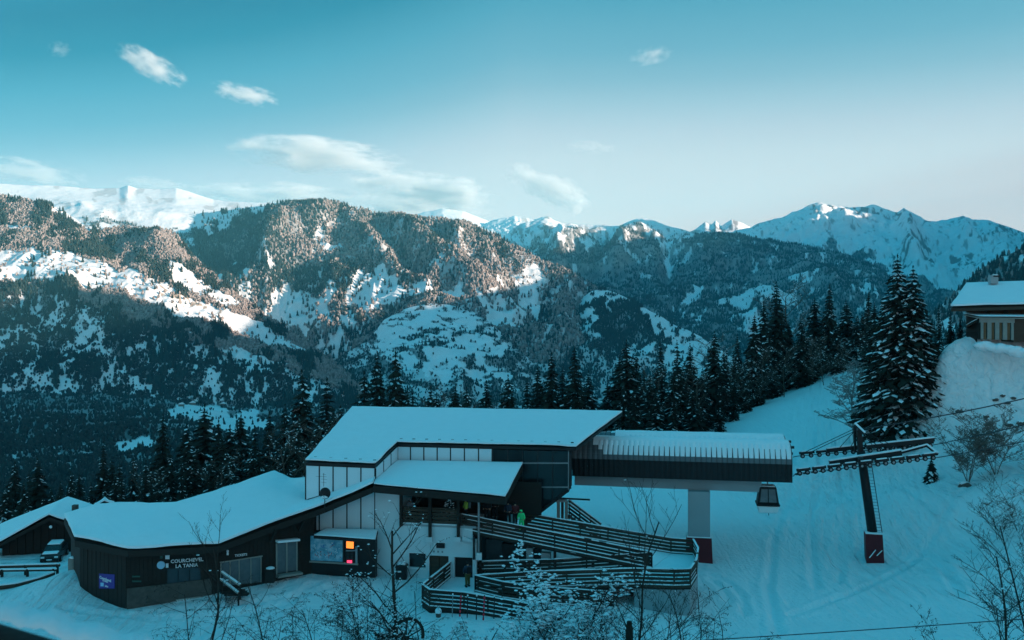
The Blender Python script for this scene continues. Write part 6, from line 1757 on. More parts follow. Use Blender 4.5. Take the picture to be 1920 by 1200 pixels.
for k in range(3): MB().box(cb_ + Vector((0, .2, -.75 + k * .26)), 1.9 - .2 * k, .8, .2, ux=Vector((.85, .5, 0))).build('board', M['darkwood'], whe)
MB().blob(cb_ + Vector((0, .2, -.05)), .95, .5, .2, 10, 4, random.Random(1), .1).build('snow', M['snow'], whe, smooth_shade=True)

# ------------------------------------------------------------------ people
def skin_body(name, joints, edges, mat, parent, sub=2):
    me = bpy.data.meshes.new(name)
    off = world_loc(parent)
    keys = list(joints)
    me.from_pydata([tuple(Vector(joints[k][0]) - off) for k in keys], [(keys.index(a), keys.index(b)) for a, b in edges], [])
    o = link_mesh(name, me, mat, parent)
    sk = o.modifiers.new('skin', 'SKIN'); sk.use_smooth_shade = True
    if not me.skin_vertices: 
        bpy.context.view_layer.objects.active = o
    lay = me.skin_vertices[0].data if me.skin_vertices else None
    if lay is None:
        return o
    for i, k in enumerate(keys):
        r = joints[k][1]; lay[i].radius = (r, r) if not isinstance(r, tuple) else r
        lay[i].use_root = (i == 0)
    ss = o.modifiers.new('sub', 'SUBSURF'); ss.levels = sub; ss.render_levels = sub
    return o
M['skin'] = mat_simple('skin', (0.45, 0.28, 0.2), .6, .1)
def cloth(name, c): 
    if name not in M: M[name] = mat_simple(name, c, .8, .15, 6)
    return M[name]
def person(base, h, face, jacket, trousers, hat, label, pack=None, lean=0.0, arms=0.5):
    """face: direction angle; body, jacket and trousers are each one grown surface"""
    s = h / 1.76
    o = empty('person', base, label, 'person', 'skiers on the walkway')
    f = Vector((math.cos(face), math.sin(face), 0)); r = Vector((f.y, -f.x, 0)); B = Vector(base)
    def P(x, y, z): return B + r * (x * s) + f * ((y + lean * max(0, z - .9)) * s) + Vector((0, 0, z * s))
    J = {'pelvis': (P(0, 0, .95), .12 * s), 'chest': (P(0, .01, 1.30), .14 * s), 'neck': (P(0, .02, 1.50), .055 * s), 'head': (P(0, .05, 1.60), .085 * s), 'crown': (P(0, .04, 1.70), .08 * s)}
    E = [('pelvis', 'chest'), ('chest', 'neck'), ('neck', 'head'), ('head', 'crown')]
    for sd, q in (('l', -1), ('r', 1)):
        fw = .10 if q > 0 else -.04
        J.update({'sh' + sd: (P(.19 * q, 0, 1.42), .06 * s), 'el' + sd: (P(.27 * q, .05, 1.14), .045 * s), 'wr' + sd: (P(.24 * q, .05 + .22 * arms, .98), .035 * s), 'ha' + sd: (P(.235 * q, .05 + .31 * arms, .93), .045 * s),
                  'hip' + sd: (P(.10 * q, 0, .90), .09 * s), 'kn' + sd: (P(.11 * q, fw + .02, .50), .065 * s), 'an' + sd: (P(.11 * q, fw - .02, .10), .05 * s), 'to' + sd: (P(.12 * q, fw + .14, .05), .045 * s)})
        E += [('chest', 'sh' + sd), ('sh' + sd, 'el' + sd), ('el' + sd, 'wr' + sd), ('wr' + sd, 'ha' + sd), ('pelvis', 'hip' + sd), ('hip' + sd, 'kn' + sd), ('kn' + sd, 'an' + sd), ('an' + sd, 'to' + sd)]
    skin_body('body', J, E, M['skin'], o)
    K = {'waist': (P(0, 0, .90), .175 * s), 'belly': (P(0, 0, 1.08), .17 * s), 'chest': (P(0, .01, 1.30), .19 * s), 'collar': (P(0, .02, 1.49), .085 * s)}
    EK = [('waist', 'belly'), ('belly', 'chest'), ('chest', 'collar')]
    for sd, q in (('l', -1), ('r', 1)):
        K.update({'sh' + sd: (P(.20 * q, 0, 1.41), .095 * s), 'el' + sd: (P(.285 * q, .05, 1.14), .078 * s), 'wr' + sd: (P(.25 * q, .05 + .2 * arms, .99), .06 * s)})
        EK += [('chest', 'sh' + sd), ('sh' + sd, 'el' + sd), ('el' + sd, 'wr' + sd)]
    skin_body('jacket', K, EK, jacket, o)
    T = {'seat': (P(0, 0, .93), .15 * s)}; ET = []
    for sd, q in (('l', -1), ('r', 1)):
        fw = .10 if q > 0 else -.04
        T.update({'hip' + sd: (P(.10 * q, 0, .84), .115 * s), 'kn' + sd: (P(.115 * q, fw + .02, .50), .095 * s), 'an' + sd: (P(.115 * q, fw - .02, .14), .085 * s)})
        ET += [('seat', 'hip' + sd), ('hip' + sd, 'kn' + sd), ('kn' + sd, 'an' + sd)]
    skin_body('trousers', T, ET, trousers, o)
    for q in (-1, 1):
        fw = .10 if q > 0 else -.04
        MB().box(P(.12 * q, fw + .04, .07), .12 * s, .30 * s, .15 * s, ux=r).build('boot', M['blackmetal'], o, bevel=.02)
    MB().lathe(P(0, .04, 1.60), [(.118 * s, 0), (.125 * s, .06 * s), (.10 * s, .13 * s), (.05 * s, .165 * s), (.01, .175 * s)], 12).build('helmet', hat, o, smooth_shade=True)
    MB().box(P(0, .135, 1.625), .17 * s, .05 * s, .06 * s, ux=r).build('goggles', M['blackmetal'], o)
    if pack: MB().box(P(0, -.24, 1.22), .30 * s, .18 * s, .46 * s, ux=r).build('backpack', pack, o, bevel=.05)
    return o
lime = cloth('lime_jacket', (.42, .62, .10)); grn = cloth('bright_green_jacket', (.05, .85, .28)); blk = cloth('black_clothing', (.014, .014, .016)); olv = cloth('olive_trousers', (.13, .10, .035)); gry = cloth('grey_clothing', (.22, .25, .28)); mar = cloth('maroon_jacket', (.10, .02, .025)); blu = cloth('dark_blue_jacket', (.03, .05, .08))
zfp = zfl + .17
def onwalk(px, d, z): q = W(px, 0, d); return Vector((q.x, q.y, z))
person(onwalk(874, 69.6, zfp + .0), 1.78, R(200), lime, blk, gry, 'skier in lime yellow jacket with grey backpack behind the rail', pack=gry)
person(onwalk(914, 70.0, zfp - .08), 1.80, R(260), blk, blk, M['white'], 'skier in black with white helmet next to the roof pole', arms=1.0)
person(onwalk(953, 70.4, zfp - .35), 1.72, R(240), blu, blk, blk, 'skier in dark blue left of the maroon jacket')
person(onwalk(966, 70.3, zfp - .42), 1.74, R(100), mar, blk, blk, 'skier in maroon between dark blue and bright green jackets')
person(onwalk(978, 69.2, zfp - .62), 1.62, R(250), grn, grn, grn, 'small skier all in bright green on the walkway', lean=.15)
person(onwalk(770, 69.8, zfp), 1.65, R(270), gry, blk, gry, 'person in grey standing at the left end of the balcony')
person(onwalk(927, 71.2, zfp - .15), 1.76, R(60), blk, blk, blk, 'skier all in black behind the one with white helmet')
zl = WZ(851, 1049.6, 2.2).z - 1.16 + .08
person(onwalk(877, 66.2, zl), 1.80, R(110), blu, olv, blk, 'skier in dark jacket and olive trousers on the lower platform', pack=blk)
# ------------------------------------------------------------------ conifers
def fast_mesh(name, V, Fq, mat):
    me = bpy.data.meshes.new(name)
    V = np.asarray(V, np.float32); Fq = np.asarray(Fq, np.int32)
    k = Fq.shape[1]
    me.vertices.add(len(V)); me.vertices.foreach_set('co', V.ravel())
    me.loops.add(len(Fq) * k); me.loops.foreach_set('vertex_index', Fq.ravel())
    me.polygons.add(len(Fq)); me.polygons.foreach_set('loop_start', np.arange(0, len(Fq) * k, k, dtype=np.int32))
    me.update(); me.validate()
    me.materials.append(mat)
    return me
def spruce_meshes(seed, h, rb, levels, per, clumps, snow, droop=.45, base=.06, ragged=.3):
    """needle clumps along whorled drooping branches; snow clumps lie on the upper side of some of them"""
    rng = np.random.default_rng(seed)
    V, Fc, SV, SF = [], [], [], []
    def diamond(Vl, Fl, c, u, w, l, b, n, bend):
        i = len(Vl)
        Vl += [c - u * l * .5, c + w * b * .5 - n * bend, c + u * l * .55 - n * bend * .6, c - w * b * .5 - n * bend]
        Fl.append((i, i + 1, i + 2, i + 3))
    for k in range(levels):
        t = (k + rng.uniform(-.3, .3)) / levels
        t = min(max(t, 0), .985)
        z = h * (base + (1 - base) * t)
        r = rb * ((1 - t) ** .82) * (.75 + .25 * min(1, t / .12)) + .10
        n = max(4, int(per * (.55 + .45 * (1 - t))))
        a0 = rng.uniform(0, 6.28)
        for j in range(n):
            a = a0 + 6.283 * j / n + rng.uniform(-.25, .25)
            L = r * rng.uniform(1 - ragged, 1.08)
            dr = np.array([math.cos(a), math.sin(a), 0]); sd = np.array([-math.sin(a), math.cos(a), 0]); up = np.array([0, 0, 1.])
            m = max(2, int(clumps * (.4 + .6 * (1 - t))))
            has = rng.random() < snow
            dd_ = droop * rng.uniform(.7, 1.35)
            for q in range(m):
                s = (q + .6) / m
                zz = z - dd_ * L * (s ** 1.3) * .8 + .16 * L * max(0, s - .7)
                c = dr * (L * s) + up * zz + sd * rng.normal(0, .05 * L)
                u = dr * .85 + sd * rng.uniform(-.75, .75) - up * (dd_ * 1.0); u /= np.linalg.norm(u)
                w = np.cross(u, up + dr * rng.uniform(-.6, .6) + sd * rng.uniform(-.7, .7)); w /= np.linalg.norm(w) + 1e-6
                ln = L / m * 2.0 * rng.uniform(.8, 1.3) + .12; wd = ln * rng.uniform(.45, .75)
                nn_ = np.cross(w, u)
                if nn_[2] < 0: nn_ = -nn_
                diamond(V, Fc, c, u, w, ln, wd, nn_, ln * .16)
                # hanging twig
                if rng.random() < .7:
                    hu_ = -up * .9 + dr * .25; hu_ /= np.linalg.norm(hu_)
                    diamond(V, Fc, c - up * ln * .22, hu_, sd if rng.random() < .5 else dr, ln * .7, ln * .35, nn_, 0)
                if has and s > .3 and rng.random() < .78:
                    cs = c + nn_ * .05 + up * .045
                    w2 = np.cross(np.array([0, 0, 1.]), u); w2 /= np.linalg.norm(w2) + 1e-6
                    i = len(SV); l2, b2 = ln * .40 * rng.uniform(.7, 1.3), wd * .34 * rng.uniform(.7, 1.3); th = .05 + .04 * rng.random()
                    SV.extend([cs - u * l2, cs + w2 * b2, cs + u * l2, cs - w2 * b2, cs + up * th])
                    SF.extend([(i, i + 1, i + 4), (i + 1, i + 2, i + 4), (i + 2, i + 3, i + 4), (i + 3, i, i + 4)])
    # leader
    for q in range(6):
        c = np.array([0, 0, h * (.97 + .008 * q)]); a = q * 2.4
        diamond(V, Fc, c, np.array([math.cos(a) * .5, math.sin(a) * .5, .8]), np.array([-math.sin(a), math.cos(a), 0]), .4, .16, np.array([0, 0, 1.]), .0)
    cm_ = fast_mesh('crown', np.array(V), np.array(Fc), M['needle'])
    sm_ = fast_mesh('snow', np.array(SV), np.array(SF), M['snow']) if SV else None
    tv, tf_ = [], []
    for k in range(7):
        zz = -1.0 + (h * .96 + 1.0) * k / 6; r_ = h * .013 * (1 - k / 6.4) + .015
        for i in range(7): tv.append((r_ * math.cos(i * .898), r_ * math.sin(i * .898), zz))
    for k in range(6):
        for i in range(7): tf_.append((k * 7 + i, k * 7 + (i + 1) % 7, (k + 1) * 7 + (i + 1) % 7, (k + 1) * 7 + i))
    tm_ = fast_mesh('trunk', tv, tf_, M['bark'])
    return tm_, cm_, sm_
def tree_from(meshes, loc, scale, rz, name, label, group, cat='tree', lean=(0, 0)):
    o = empty(name, loc, label, cat, group)
    o.rotation_euler = (lean[0], lean[1], rz); o.scale = (scale[0], scale[0], scale[1])
    for nm, me in zip(('trunk', 'crown', 'snow'), meshes):
        if me is None: continue
        c = bpy.data.objects.new(nm, me); COL.objects.link(c); c.parent = o
        if nm == 'snow': c['kind'] = 'stuff'
    return o
HV = 18.0
variants = [spruce_meshes(100 + i, HV, [2.9, 2.5, 3.2, 2.2, 2.7, 3.0][i], [40, 44, 38, 42, 40, 46][i], 9, 6, [.20, .12, .26, .16, .07, .2][i], ragged=[.35, .4, .3, .45, .35, .4][i]) for i in range(6)]
# (column, top row, distance, variant) of the spruces behind the buildings
TREES_L = [(20, 868, 118), (72, 862, 116), (112, 905, 108), (42, 905, 108), (150, 885, 122), (190, 832, 112), (214, 862, 116), (250, 856, 112), (275, 880, 106), (300, 782, 125), (320, 850, 108), (345, 795, 130), (366, 845, 106), (380, 762, 128), (405, 790, 124), (420, 842, 108), (450, 775, 132), (480, 800, 126), (468, 848, 106), (505, 775, 128), (530, 762, 135), (520, 842, 110), (556, 790, 120), (576, 697, 125), (612, 712, 130), (640, 762, 128), (232, 900, 104), (345, 890, 100), (8, 915, 112), (95, 915, 120), (175, 905, 112), (196, 915, 104), (285, 905, 98), (312, 915, 98), (392, 870, 102), (440, 885, 98), (498, 865, 100), (545, 850, 104), (565, 800, 112), (595, 790, 118), (600, 850, 106), (128, 890, 118), (60, 885, 124), (360, 820, 122), (428, 800, 128), (628, 770, 118)]
TREES_C = [(686, 700, 138), (703, 663, 130), (722, 700, 136), (745, 656, 128), (770, 728, 140), (815, 728, 150), (912, 738, 152), (955, 705, 140), (990, 712, 145), (1013, 690, 140), (1030, 664, 138), (1052, 690, 142), (1080, 652, 135), (1102, 696, 140), (1138, 720, 140)]
TREES_R = [(1155, 668, 142), (1178, 640, 136), (1196, 658, 140), (1218, 715, 130), (1245, 642, 136), (1273, 640, 133), (1293, 646, 135), (1262, 690, 128), (1318, 690, 134), (1337, 622, 140), (1360, 655, 146), (1385, 628, 152), (1410, 588, 152), (1436, 568, 172), (1440, 610, 160), (1461, 530, 162), (1482, 600, 164), (1505, 596, 158), (1530, 560, 168), (1553, 534, 166), (1570, 600, 160), (1586, 564, 170), (1606, 590, 165), (1622, 545, 172), (1640, 570, 140), (1232, 735, 126), (1300, 725, 126), (1167, 720, 128), (1190, 735, 124), (1208, 690, 134), (1260, 735, 124), (1282, 720, 130), (1350, 720, 132), (1376, 700, 138), (1398, 690, 144), (1424, 680, 150), (1452, 670, 156), (1520, 640, 160), (1540, 630, 164)]
trng = random.Random(77)
trng2 = random.Random(5)
def envelope(lst, px):
    s = sorted(lst); return float(np.interp(px, [q[0] for q in s], [q[1] for q in s]))
for k in range(34):
    px = 1150 + 505 * (k + trng2.random()) / 34
    TREES_R.append((round(px), round(envelope([(1150, 680), (1300, 660), (1420, 600), (1500, 590), (1650, 560)], px) + trng2.uniform(15, 85)), round(trng2.uniform(0, 14) + np.interp(px, [1150, 1300, 1450, 1650], [130, 140, 162, 172]))))
for k in range(30):
    px = 5 + 640 * (k + trng2.random()) / 30
    TREES_L.append((round(px), round(np.interp(px, [0, 200, 300, 560, 650], [905, 880, 845, 810, 790]) + trng2.uniform(-10, 45)), round(trng2.uniform(100, 122))))
for k in range(12):
    px = 680 + 450 * (k + trng2.random()) / 12
    TREES_C.append((round(px), round(trng2.uniform(715, 755)), round(trng2.uniform(132, 156))))
def ordinal_words(i):
    one = ['', 'first', 'second', 'third', 'fourth', 'fifth', 'sixth', 'seventh', 'eighth', 'ninth', 'tenth', 'eleventh', 'twelfth', 'thirteenth', 'fourteenth', 'fifteenth', 'sixteenth', 'seventeenth', 'eighteenth', 'nineteenth']
    n = i + 1
    if n < 20: return one[n]
    t = n // 10
    if n % 10 == 0: return {2: 'twentieth', 3: 'thirtieth', 4: 'fortieth', 5: 'fiftieth', 6: 'sixtieth', 7: 'seventieth', 8: 'eightieth'}[t]
    return {2: 'twenty', 3: 'thirty', 4: 'forty', 5: 'fifty', 6: 'sixty', 7: 'seventy', 8: 'eighty'}[t] + ' ' + one[n % 10]
ordw = ordinal_words
def plant_row(lst, where, group, side):
    lst = sorted(lst)
    tall = sorted(lst, key=lambda t: t[1])[:1]
    for i, (px, py, d) in enumerate(lst):
        x = (px - CX) / F * d; zt = H - (py - Y0) / F * d; zg = gz(x, d) - .3
        h = max(5.0, zt - zg)
        v = trng.randrange(6)
        if (px, py, d) == tall[0]: lab = 'tallest dark spruce in the row ' + where
        else: lab = f'dark snow flecked spruce, {ordw(i)} from the left in the row ' + where
        wdt = h / HV * trng.uniform(1.0, 1.75)
        if h > 24: wdt *= .85
        tree_from(variants[v], (x, d, zg), (wdt, h / HV), trng.uniform(0, 6.28), 'spruce_tree', lab, group, lean=(trng.uniform(-.035, .035), trng.uniform(-.035, .035)))
plant_row(TREES_L, 'behind the ticket office', 'spruces behind the ticket office', 'left')
plant_row(TREES_C, 'behind the station roof', 'spruces behind the station roof', 'centre')
plant_row(TREES_R, 'along the piste crest', 'spruces along the piste crest', 'right')
big = [spruce_meshes(201, 22.0, 4.3, 52, 12, 9, .62, droop=.5, base=.02), spruce_meshes(202, 20.0, 3.6, 48, 11, 8, .55, droop=.5, base=.03)]
for k, (px, pyt, pyb, d, v, lab) in enumerate(((1683, 480, 876, 97, 0, 'huge snow laden conifer right of the tower, taller of the close pair'), (1712, 502, 876, 96, 1, 'big snow laden conifer leaning on its taller twin near the chalet'))):
    x = (px - CX) / F * d; zt = H - (pyt - Y0) / F * d; zg = gz(x, d) - .4
    hh_ = zt - zg
    tree_from(big[v], (x, d, zg), (1.16 if v == 0 else 1.12, hh_ / (22 if v == 0 else 20)), .7 + k, 'spruce_tree', lab, 'two big conifers beside the chalet bank')
for k, (px, py, d, lab) in enumerate(((1655, 560, 112, 'slim dark spruce close left of the huge conifer'), (1760, 575, 118, 'dark spruce just left of the chalet roof end'), (1782, 585, 106, 'small dark spruce in front of the chalet corner'), (1800, 596, 104, 'short spruce touching the chalet log store'), (1630, 640, 108, 'young snow dusted spruce under the huge conifer on its left'))):
    x = (px - CX) / F * d; zt = H - (py - Y0) / F * d; zg = gz(x, d) - .3; h = max(4, zt - zg)
    tree_from(variants[(k + 2) % 6], (x, d, zg), (h / HV * (1.0 if k != 4 else 1.3), h / HV), k * 1.3, 'spruce_tree', lab, 'spruces round the chalet bank')
x = (1746 - CX) / F * 88; zg = gz(x, 88)
tree_from(spruce_meshes(301, 2.1, .75, 14, 8, 4, .5), (x, 88, zg - .1), (1, 1), 0, 'fir_sapling', 'knee high lone fir on the open snow right of the tower', None, 'sapling')

# ------------------------------------------------------------------ bare trees, saplings and shrubs
def bare_tree(seed, h, r0, spread, levels, nb, up, snow=0.0, leaves=0.0, r_min=.006, wig=.18, stems=1, stem_sp=.2, first=.25, droop=0.0, leafsize=.035, snowsize=.05, branchmat=None):
    rng = random.Random(seed)
    V, Fq, LV, LF, SV, SF = [], [], [], [], [], []
    def seg(p, q, ra, rb_):
        u = (q - p)
        if u.length < 1e-5: return
        u.normalize(); a = u.orthogonal().normalized(); b = u.cross(a); i = len(V); n = 4 if ra > .03 else 3
        for c, r in ((p, ra), (q, rb_)):
            for k in range(n):
                t = 6.2832 * k / n; V.append(c + a * (r * math.cos(t)) + b * (r * math.sin(t)))
        for k in range(n): Fq.append((i + k, i + (k + 1) % n, i + n + (k + 1) % n, i + n + k))
    def octa(VL, FL, c, rx, rz):
        i = len(VL); rx2 = rx * rng.uniform(.7, 1.3)
        VL.extend([c + Vector((rx, 0, 0)), c + Vector((0, rx2, 0)), c - Vector((rx, 0, 0)), c - Vector((0, rx2, 0)), c + Vector((0, 0, rz)), c - Vector((0, 0, rz))])
        for a, b in ((0, 1), (1, 2), (2, 3), (3, 0)): FL.append((i + a, i + b, i + 4)); FL.append((i + b, i + a, i + 5))
    def grow(p, d, L, r, lev):
        n = 5 if lev == 0 else 4 if lev == 1 else 3
        pts = [p]
        for k in range(n):
            d = (d + Vector((rng.uniform(-wig, wig), rng.uniform(-wig, wig), rng.uniform(-wig, wig) * .6 + up * .10 - droop * (lev >= levels - 1) * .35))).normalized()
            q = pts[-1] + d * (L / n)
            ra = r * (1 - .55 * k / n); rb_ = r * (1 - .55 * (k + 1) / n)
            seg(pts[-1], q, max(ra, r_min), max(rb_, r_min)); pts.append(q)
            if snow and rng.random() < snow: octa(SV, SF, (pts[-2] + q) / 2 + Vector((0, 0, max(ra, r_min) + snowsize * .3)), snowsize * rng.uniform(.6, 2.0), snowsize * rng.uniform(.4, .9))
            if leaves and lev >= 1 and rng.random() < leaves: octa(LV, LF, q - Vector((0, 0, leafsize)), leafsize * .45, leafsize * rng.uniform(.8, 1.5))
        if lev >= levels: return
        m = nb[min(lev, len(nb) - 1)]
        for k in range(m):
            t = first + (1 - first) * (k + rng.random()) / m if lev == 0 else .2 + .8 * (k + rng.random()) / m
            i = min(int(t * n), n - 1); c = pts[i].lerp(pts[i + 1], t * n - i)
            a = rng.uniform(0, 6.283); side = Vector((math.cos(a), math.sin(a), 0))
            dd_ = (d * rng.uniform(.35, .8) + side * spread + Vector((0, 0, up * .5))).normalized()
            grow(c, dd_, L * rng.uniform(.38, .62) * (1.05 - .5 * t), r * .5 * (1 - .4 * t), lev + 1)
    for s_ in range(stems):
        a = rng.uniform(0, 6.283)
        d0 = (Vector((0, 0, 1)) + Vector((math.cos(a), math.sin(a), 0)) * (stem_sp * (s_ > 0 or stems > 3) * rng.uniform(.4, 1.2))).normalized()
        grow(Vector((rng.uniform(-.1, .1) * (stems > 1), rng.uniform(-.1, .1) * (stems > 1), -.3)), d0, h * (1 if s_ == 0 else rng.uniform(.6, 1.0)), r0 * (1 if s_ == 0 else .7), 0)
    def mk(nm, vv, ff, mat):
        if not vv: return None
        me = bpy.data.meshes.new(nm); me.from_pydata([tuple(v) for v in vv], [], ff); me.materials.append(mat); return me
    return mk('branch', V, Fq, branchmat or M['twig']), mk('dead_leaf', LV, LF, M['bark']), mk('snow', SV, SF, M['snow'])
def put_bare(meshes, loc, label, cat='sapling', name='bare_sapling', group=None, rz=0, scale=1, matover=None, tilt=(0, 0)):
    o = empty(name, loc, label, cat, group); o.rotation_euler = (tilt[0], tilt[1], rz); o.scale = (scale,) * 3
    for me in meshes:
        if me is None: continue
        if matover and me.name.startswith('branch'): me.materials[0] = matover
        nm = me.name.split('.')[0]
        c = bpy.data.objects.new(nm, me); COL.objects.link(c); c.parent = o
        if nm != 'branch': c['kind'] = 'stuff'
    return o
def bx_(px, d, py_top=None):
    x = (px - CX) / F * d; z = gz(x, d)
    return Vector((x, d, z)), (None if py_top is None else H - (py_top - Y0) / F * d - z)
fg = 'bare saplings and shrubs in the foreground'
# (column, distance, top row, seed, keyword settings, label)
FG = [
    (396, 47, 968, 1, dict(r0=.075, spread=.55, levels=3, nb=[9, 5, 3], up=.55, leaves=.05, snow=.02, first=.12), 'tall bare birch sapling in front of the COURCHEVEL lettering'),
    (360, 46, 1085, 2, dict(r0=.05, spread=.9, levels=3, nb=[8, 5, 3], up=.1, leaves=.28, droop=.6, stems=2), 'low drooping birch left of the tall one, bottom left'),
    (500, 46, 1085, 3, dict(r0=.05, spread=.9, levels=3, nb=[8, 5, 3], up=.1, leaves=.3, droop=.7, stems=3, stem_sp=.5), 'arching bare birch between office and cart'),
    (741, 49, 965, 4, dict(r0=.12, spread=.7, levels=3, nb=[11, 6, 3], up=.3, leaves=.10, snow=.10, first=.2, snowsize=.05), 'dark young tree with snow flecks beside the map shelter'),
    (690, 49, 1095, 5, dict(r0=.05, spread=.8, levels=3, nb=[9, 6, 3], up=.2, leaves=.6, snow=.12, stems=7, stem_sp=.5), 'leafy brown thicket left of the cart wheel'),
    (620, 47, 1090, 6, dict(r0=.045, spread=.9, levels=3, nb=[8, 5, 3], up=.1, leaves=.3, stems=4, stem_sp=.6, droop=.4), 'spreading bare shrub left of the cart at bottom edge'),
    (800, 50, 1085, 7, dict(r0=.04, spread=.9, levels=3, nb=[7, 5, 3], up=.1, leaves=.3, stems=4, stem_sp=.6, droop=.4), 'thin twiggy shrub right of the cart wheel'),
    (1188, 48, 908, 8, dict(r0=.075, spread=.55, levels=3, nb=[9, 5, 3], up=.5, leaves=.07, snow=.02, first=.15), 'tall thin birch before the pillar with its top over the snow'),
    (1040, 51, 1020, 9, dict(r0=.06, spread=.9, levels=3, nb=[9, 6, 3], up=.1, leaves=.12, snow=.30, stems=5, stem_sp=.6, snowsize=.085), 'snow loaded bush covering the middle of the ramp'),
    (985, 50, 1110, 10, dict(r0=.06, spread=.9, levels=3, nb=[9, 6, 3], up=.05, leaves=.2, snow=.30, stems=5, stem_sp=.7, snowsize=.08, droop=.3), 'snow loaded low bush at the left foot of the ramp'),
    (1085, 49, 1090, 11, dict(r0=.06, spread=.8, levels=3, nb=[9, 6, 3], up=.1, leaves=.3, snow=.16, stems=5, stem_sp=.5, snowsize=.07), 'dense dark bush in front of the ramp centre'),
    (1230, 46, 1100, 12, dict(r0=.05, spread=.8, levels=3, nb=[8, 5, 3], up=.25, leaves=.3, stems=4, stem_sp=.5), 'twiggy birch thicket under the right ramp loop'),
    (1290, 46, 1085, 13, dict(r0=.05, spread=.8, levels=3, nb=[8, 5, 3], up=.3, leaves=.2, stems=3, stem_sp=.6), 'fan shaped bare birch right of the ramp loop'),
    (1350, 45, 1130, 14, dict(r0=.035, spread=.9, levels=3, nb=[7, 4, 3], up=.1, leaves=.25, stems=3, stem_sp=.8, droop=.5), 'low drooping twigs rightmost before the open piste'),
    (1150, 47, 1100, 15, dict(r0=.04, spread=.8, levels=3, nb=[8, 5, 3], up=.2, leaves=.35, stems=4, stem_sp=.5), 'leafy brown thicket around the dark stump'),
    (890, 54, 1140, 16, dict(r0=.05, spread=.95, levels=2, nb=[7, 5], up=-.1, leaves=.15, snow=.5, stems=5, stem_sp=.9, droop=1.0, snowsize=.10), 'snow buried arching shrub at the bottom right of the poles'),
    (560, 50, 1120, 17, dict(r0=.03, spread=.9, levels=3, nb=[6, 4, 3], up=.1, leaves=.25, stems=3, stem_sp=.7, droop=.4), 'wispy bare shrub at the bottom between the two birches'),
    (1895, 44, 1010, 18, dict(r0=.07, spread=.75, levels=3, nb=[11, 6, 4], up=.3, leaves=.12, snow=.03, stems=2, stem_sp=.3), 'bare brown young tree at the lower right frame edge'),
    (1940, 46, 960, 19, dict(r0=.06, spread=.75, levels=3, nb=[10, 6, 4], up=.3, leaves=.12, stems=3, stem_sp=.4), 'bare brown bush cut by the right frame edge'),
    (1780, 43, 1160, 20, dict(r0=.03, spread=.8, levels=3, nb=[7, 4, 3], up=.2, leaves=.15, stems=3, stem_sp=.5), 'low bare twigs left of the lower right young tree'),
    (445, 44, 1140, 21, dict(r0=.03, spread=.9, levels=3, nb=[7, 4, 3], up=.1, leaves=.25, stems=3, stem_sp=.7, droop=.4), 'low wispy twigs just right of the tall left birch'),
]
for (px, d, pyt, seed, kw, lab) in FG:
    b, h = bx_(px, d, pyt)
    put_bare(bare_tree(seed, h * (.92 if kw.get('stems', 1) < 3 else 1.0), **kw), b, lab, 'shrub' if kw.get('stems', 1) > 2 else 'sapling', 'bare_shrub' if kw.get('stems', 1) > 2 else 'birch_sapling', fg, rz=seed)
# broad pale bare tree on the piste edge and brown thickets on the bank
def zb(px, py, d):
    x = (px - CX) / F * d; return Vector((x, d, gz(x, d)))
b, h = bx_(1602, 104, 688)
put_bare(bare_tree(41, h, .15, 1.1, 4, [15, 8, 6, 4], .20, snow=.02, r_min=.021, wig=.22, first=.15), b, 'wide bare deciduous tree standing on the piste edge behind the tower', 'tree', 'bare_tree', 'bare trees on the right bank', 1.0, 1, M['frost_twig'])
b, h = bx_(1650, 100, 715)
put_bare(bare_tree(42, h * 1.1, .14, .8, 4, [10, 7, 5, 3], .2, snow=.05, r_min=.015, wig=.2, first=.3), b, 'leaning bare tree close left of the huge conifer', 'tree', 'bare_tree', 'bare trees on the right bank', 2.0, 1, M['fuzz'], tilt=(0, -.45))
for k, (px, pyt, d, lab) in enumerate(((1815, 770, 84, 'left of two round brown thickets right of the huge conifer'), (1868, 752, 83, 'right of two round brown thickets, the one with thin tall shoots'))):
    b, h = bx_(px, d, pyt)
    put_bare(bare_tree(50 + k, h, .05, .95, 4, [9, 6, 5, 3], .30, r_min=.013, wig=.2, stems=6, stem_sp=.45, first=.15), b, lab, 'shrub', 'bare_shrub', 'brown thickets on the right bank', k, 1, M['pale_twig'])
for k, (px, pyt, d, lab) in enumerate(((1912, 868, 74, 'sparse thorny shrub low on the bank at the frame edge'), (1870, 915, 74, 'low sparse twigs on the bank under the thickets'))):
    b, h = bx_(px, d, pyt)
    put_bare(bare_tree(60 + k, max(1.2, h), .03, .8, 3, [7, 5, 3], .3, r_min=.010, stems=4, stem_sp=.7, snow=.05), b, lab, 'shrub', 'bare_shrub', 'sparse shrubs low on the right bank', k, 1, M['fuzz'])
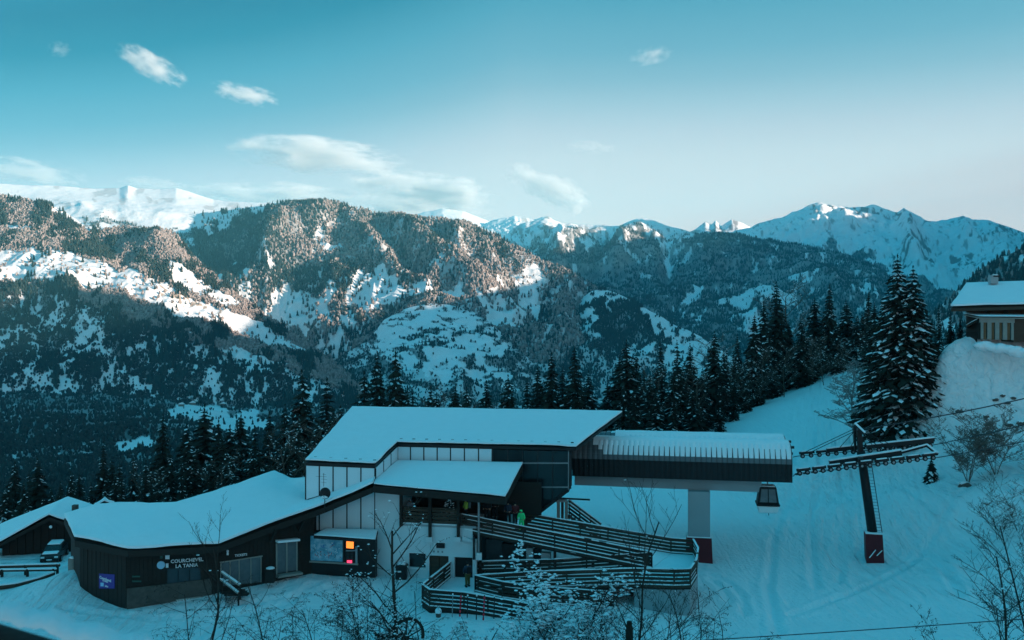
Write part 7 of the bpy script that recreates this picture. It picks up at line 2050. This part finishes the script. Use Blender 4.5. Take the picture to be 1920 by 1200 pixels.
# bare larches and birches among the spruces on the crest
LR = [(1352, 640, 150), (1372, 690, 140), (1500, 548, 176), (1520, 640, 158), (1580, 640, 150), (1425, 660, 150), (1300, 700, 130), (1226, 700, 132), (1470, 650, 152), (1545, 640, 152), (1632, 600, 150), (545, 830, 104), (630, 800, 112), (265, 900, 104), (440, 870, 104), (830, 760, 145), (880, 770, 145)]
lar = [bare_tree(80 + i, 14, .14, .75, 3, [16, 7, 5], .2, snow=.05, r_min=.022, wig=.16, first=.12, snowsize=.10) for i in range(4)]
for i, (px, pyt, d) in enumerate(LR):
    b, h = bx_(px, d, pyt)
    h = max(h, 5)
    me = lar[i % 4]
    where = 'among the spruces on the piste crest' if px > 1000 else ('behind the station roof' if px > 700 else 'behind the ticket office')
    same = sorted(q[0] for q in LR if (q[0] > 1000) == (px > 1000) and (q[0] > 700) == (px > 700))
    put_bare(me, b + Vector((0, 0, -.3)), f'grey leafless larch, {ordw(same.index(px))} from the left {where}', 'tree', 'bare_tree', 'leafless larches between the spruces', i * 1.1, h / 14, M['fuzz'])
# stump in the foreground thicket
b, _ = bx_(1180, 47.5)
sp_ = empty('tree_stump', b, 'thick dark broken stump in the foreground thicket', 'stump')
zt_s = H - (1165 - Y0) / F * 47.5
MB().lathe(b, [(.26, -.2), (.22, .8), (.19, (zt_s - b.z) * .6), (.20, (zt_s - b.z) * .8), (.12, zt_s - b.z)], 9).build('trunk', M['bark'], sp_)

# ------------------------------------------------------------------ hamlet far below in the valley
hrng = random.Random(9)
M['far_wall'] = mat_simple('far_house_wall', (.22, .16, .12), .9, .2); M['far_red'] = mat_simple('far_red_roof', (.30, .06, .04), .8, .1)
HS = [(380, 738), (392, 742), (404, 748), (415, 752), (424, 756), (433, 751), (442, 756), (450, 761), (400, 757), (418, 762), (340, 764), (362, 760), (500, 735), (512, 738), (522, 742), (536, 736), (548, 745), (475, 742), (488, 748), (460, 752)]
HL_ = ['by the snow strip', 'near the road bend', 'beside the meadow', 'under the spur']
def layer_point(px, py, L):
    q = np.argmin((L['PX'] - px) ** 2 + (L['PY'] - py) ** 2); return Vector((L['X'].ravel()[q], L['Y'].ravel()[q], L['Z'].ravel()[q]))
for i, (px, py) in enumerate(HS):
    b = layer_point(px, py, Lv)
    o = empty('house', b, f'tiny far house, {ordw(i)} from the left in the valley hamlet', 'house', 'tiny houses of the valley hamlet')
for i, (px, py) in enumerate(sorted(HS)):
    b = layer_point(px, py, Lv); o = [q for q in bpy.data.objects if q.name.startswith('house')][i]; o.location = b
    w, dp, hh_ = hrng.uniform(9, 14), hrng.uniform(9, 12), hrng.uniform(5, 8)
    MB().box(b + Vector((0, 0, hh_ / 2 - 1)), w, dp, hh_ + 2).build('wall', M['far_wall'], o)
    p = [b + Vector((-w * .6, -dp * .6, hh_)), b + Vector((w * .6, -dp * .6, hh_)), b + Vector((0, -dp * .6, hh_ + 4))]
    MB().prism(p, (0, dp * 1.2, 0)).build('roof', M['far_red'] if i in (6, 9) else M['snow'], o)
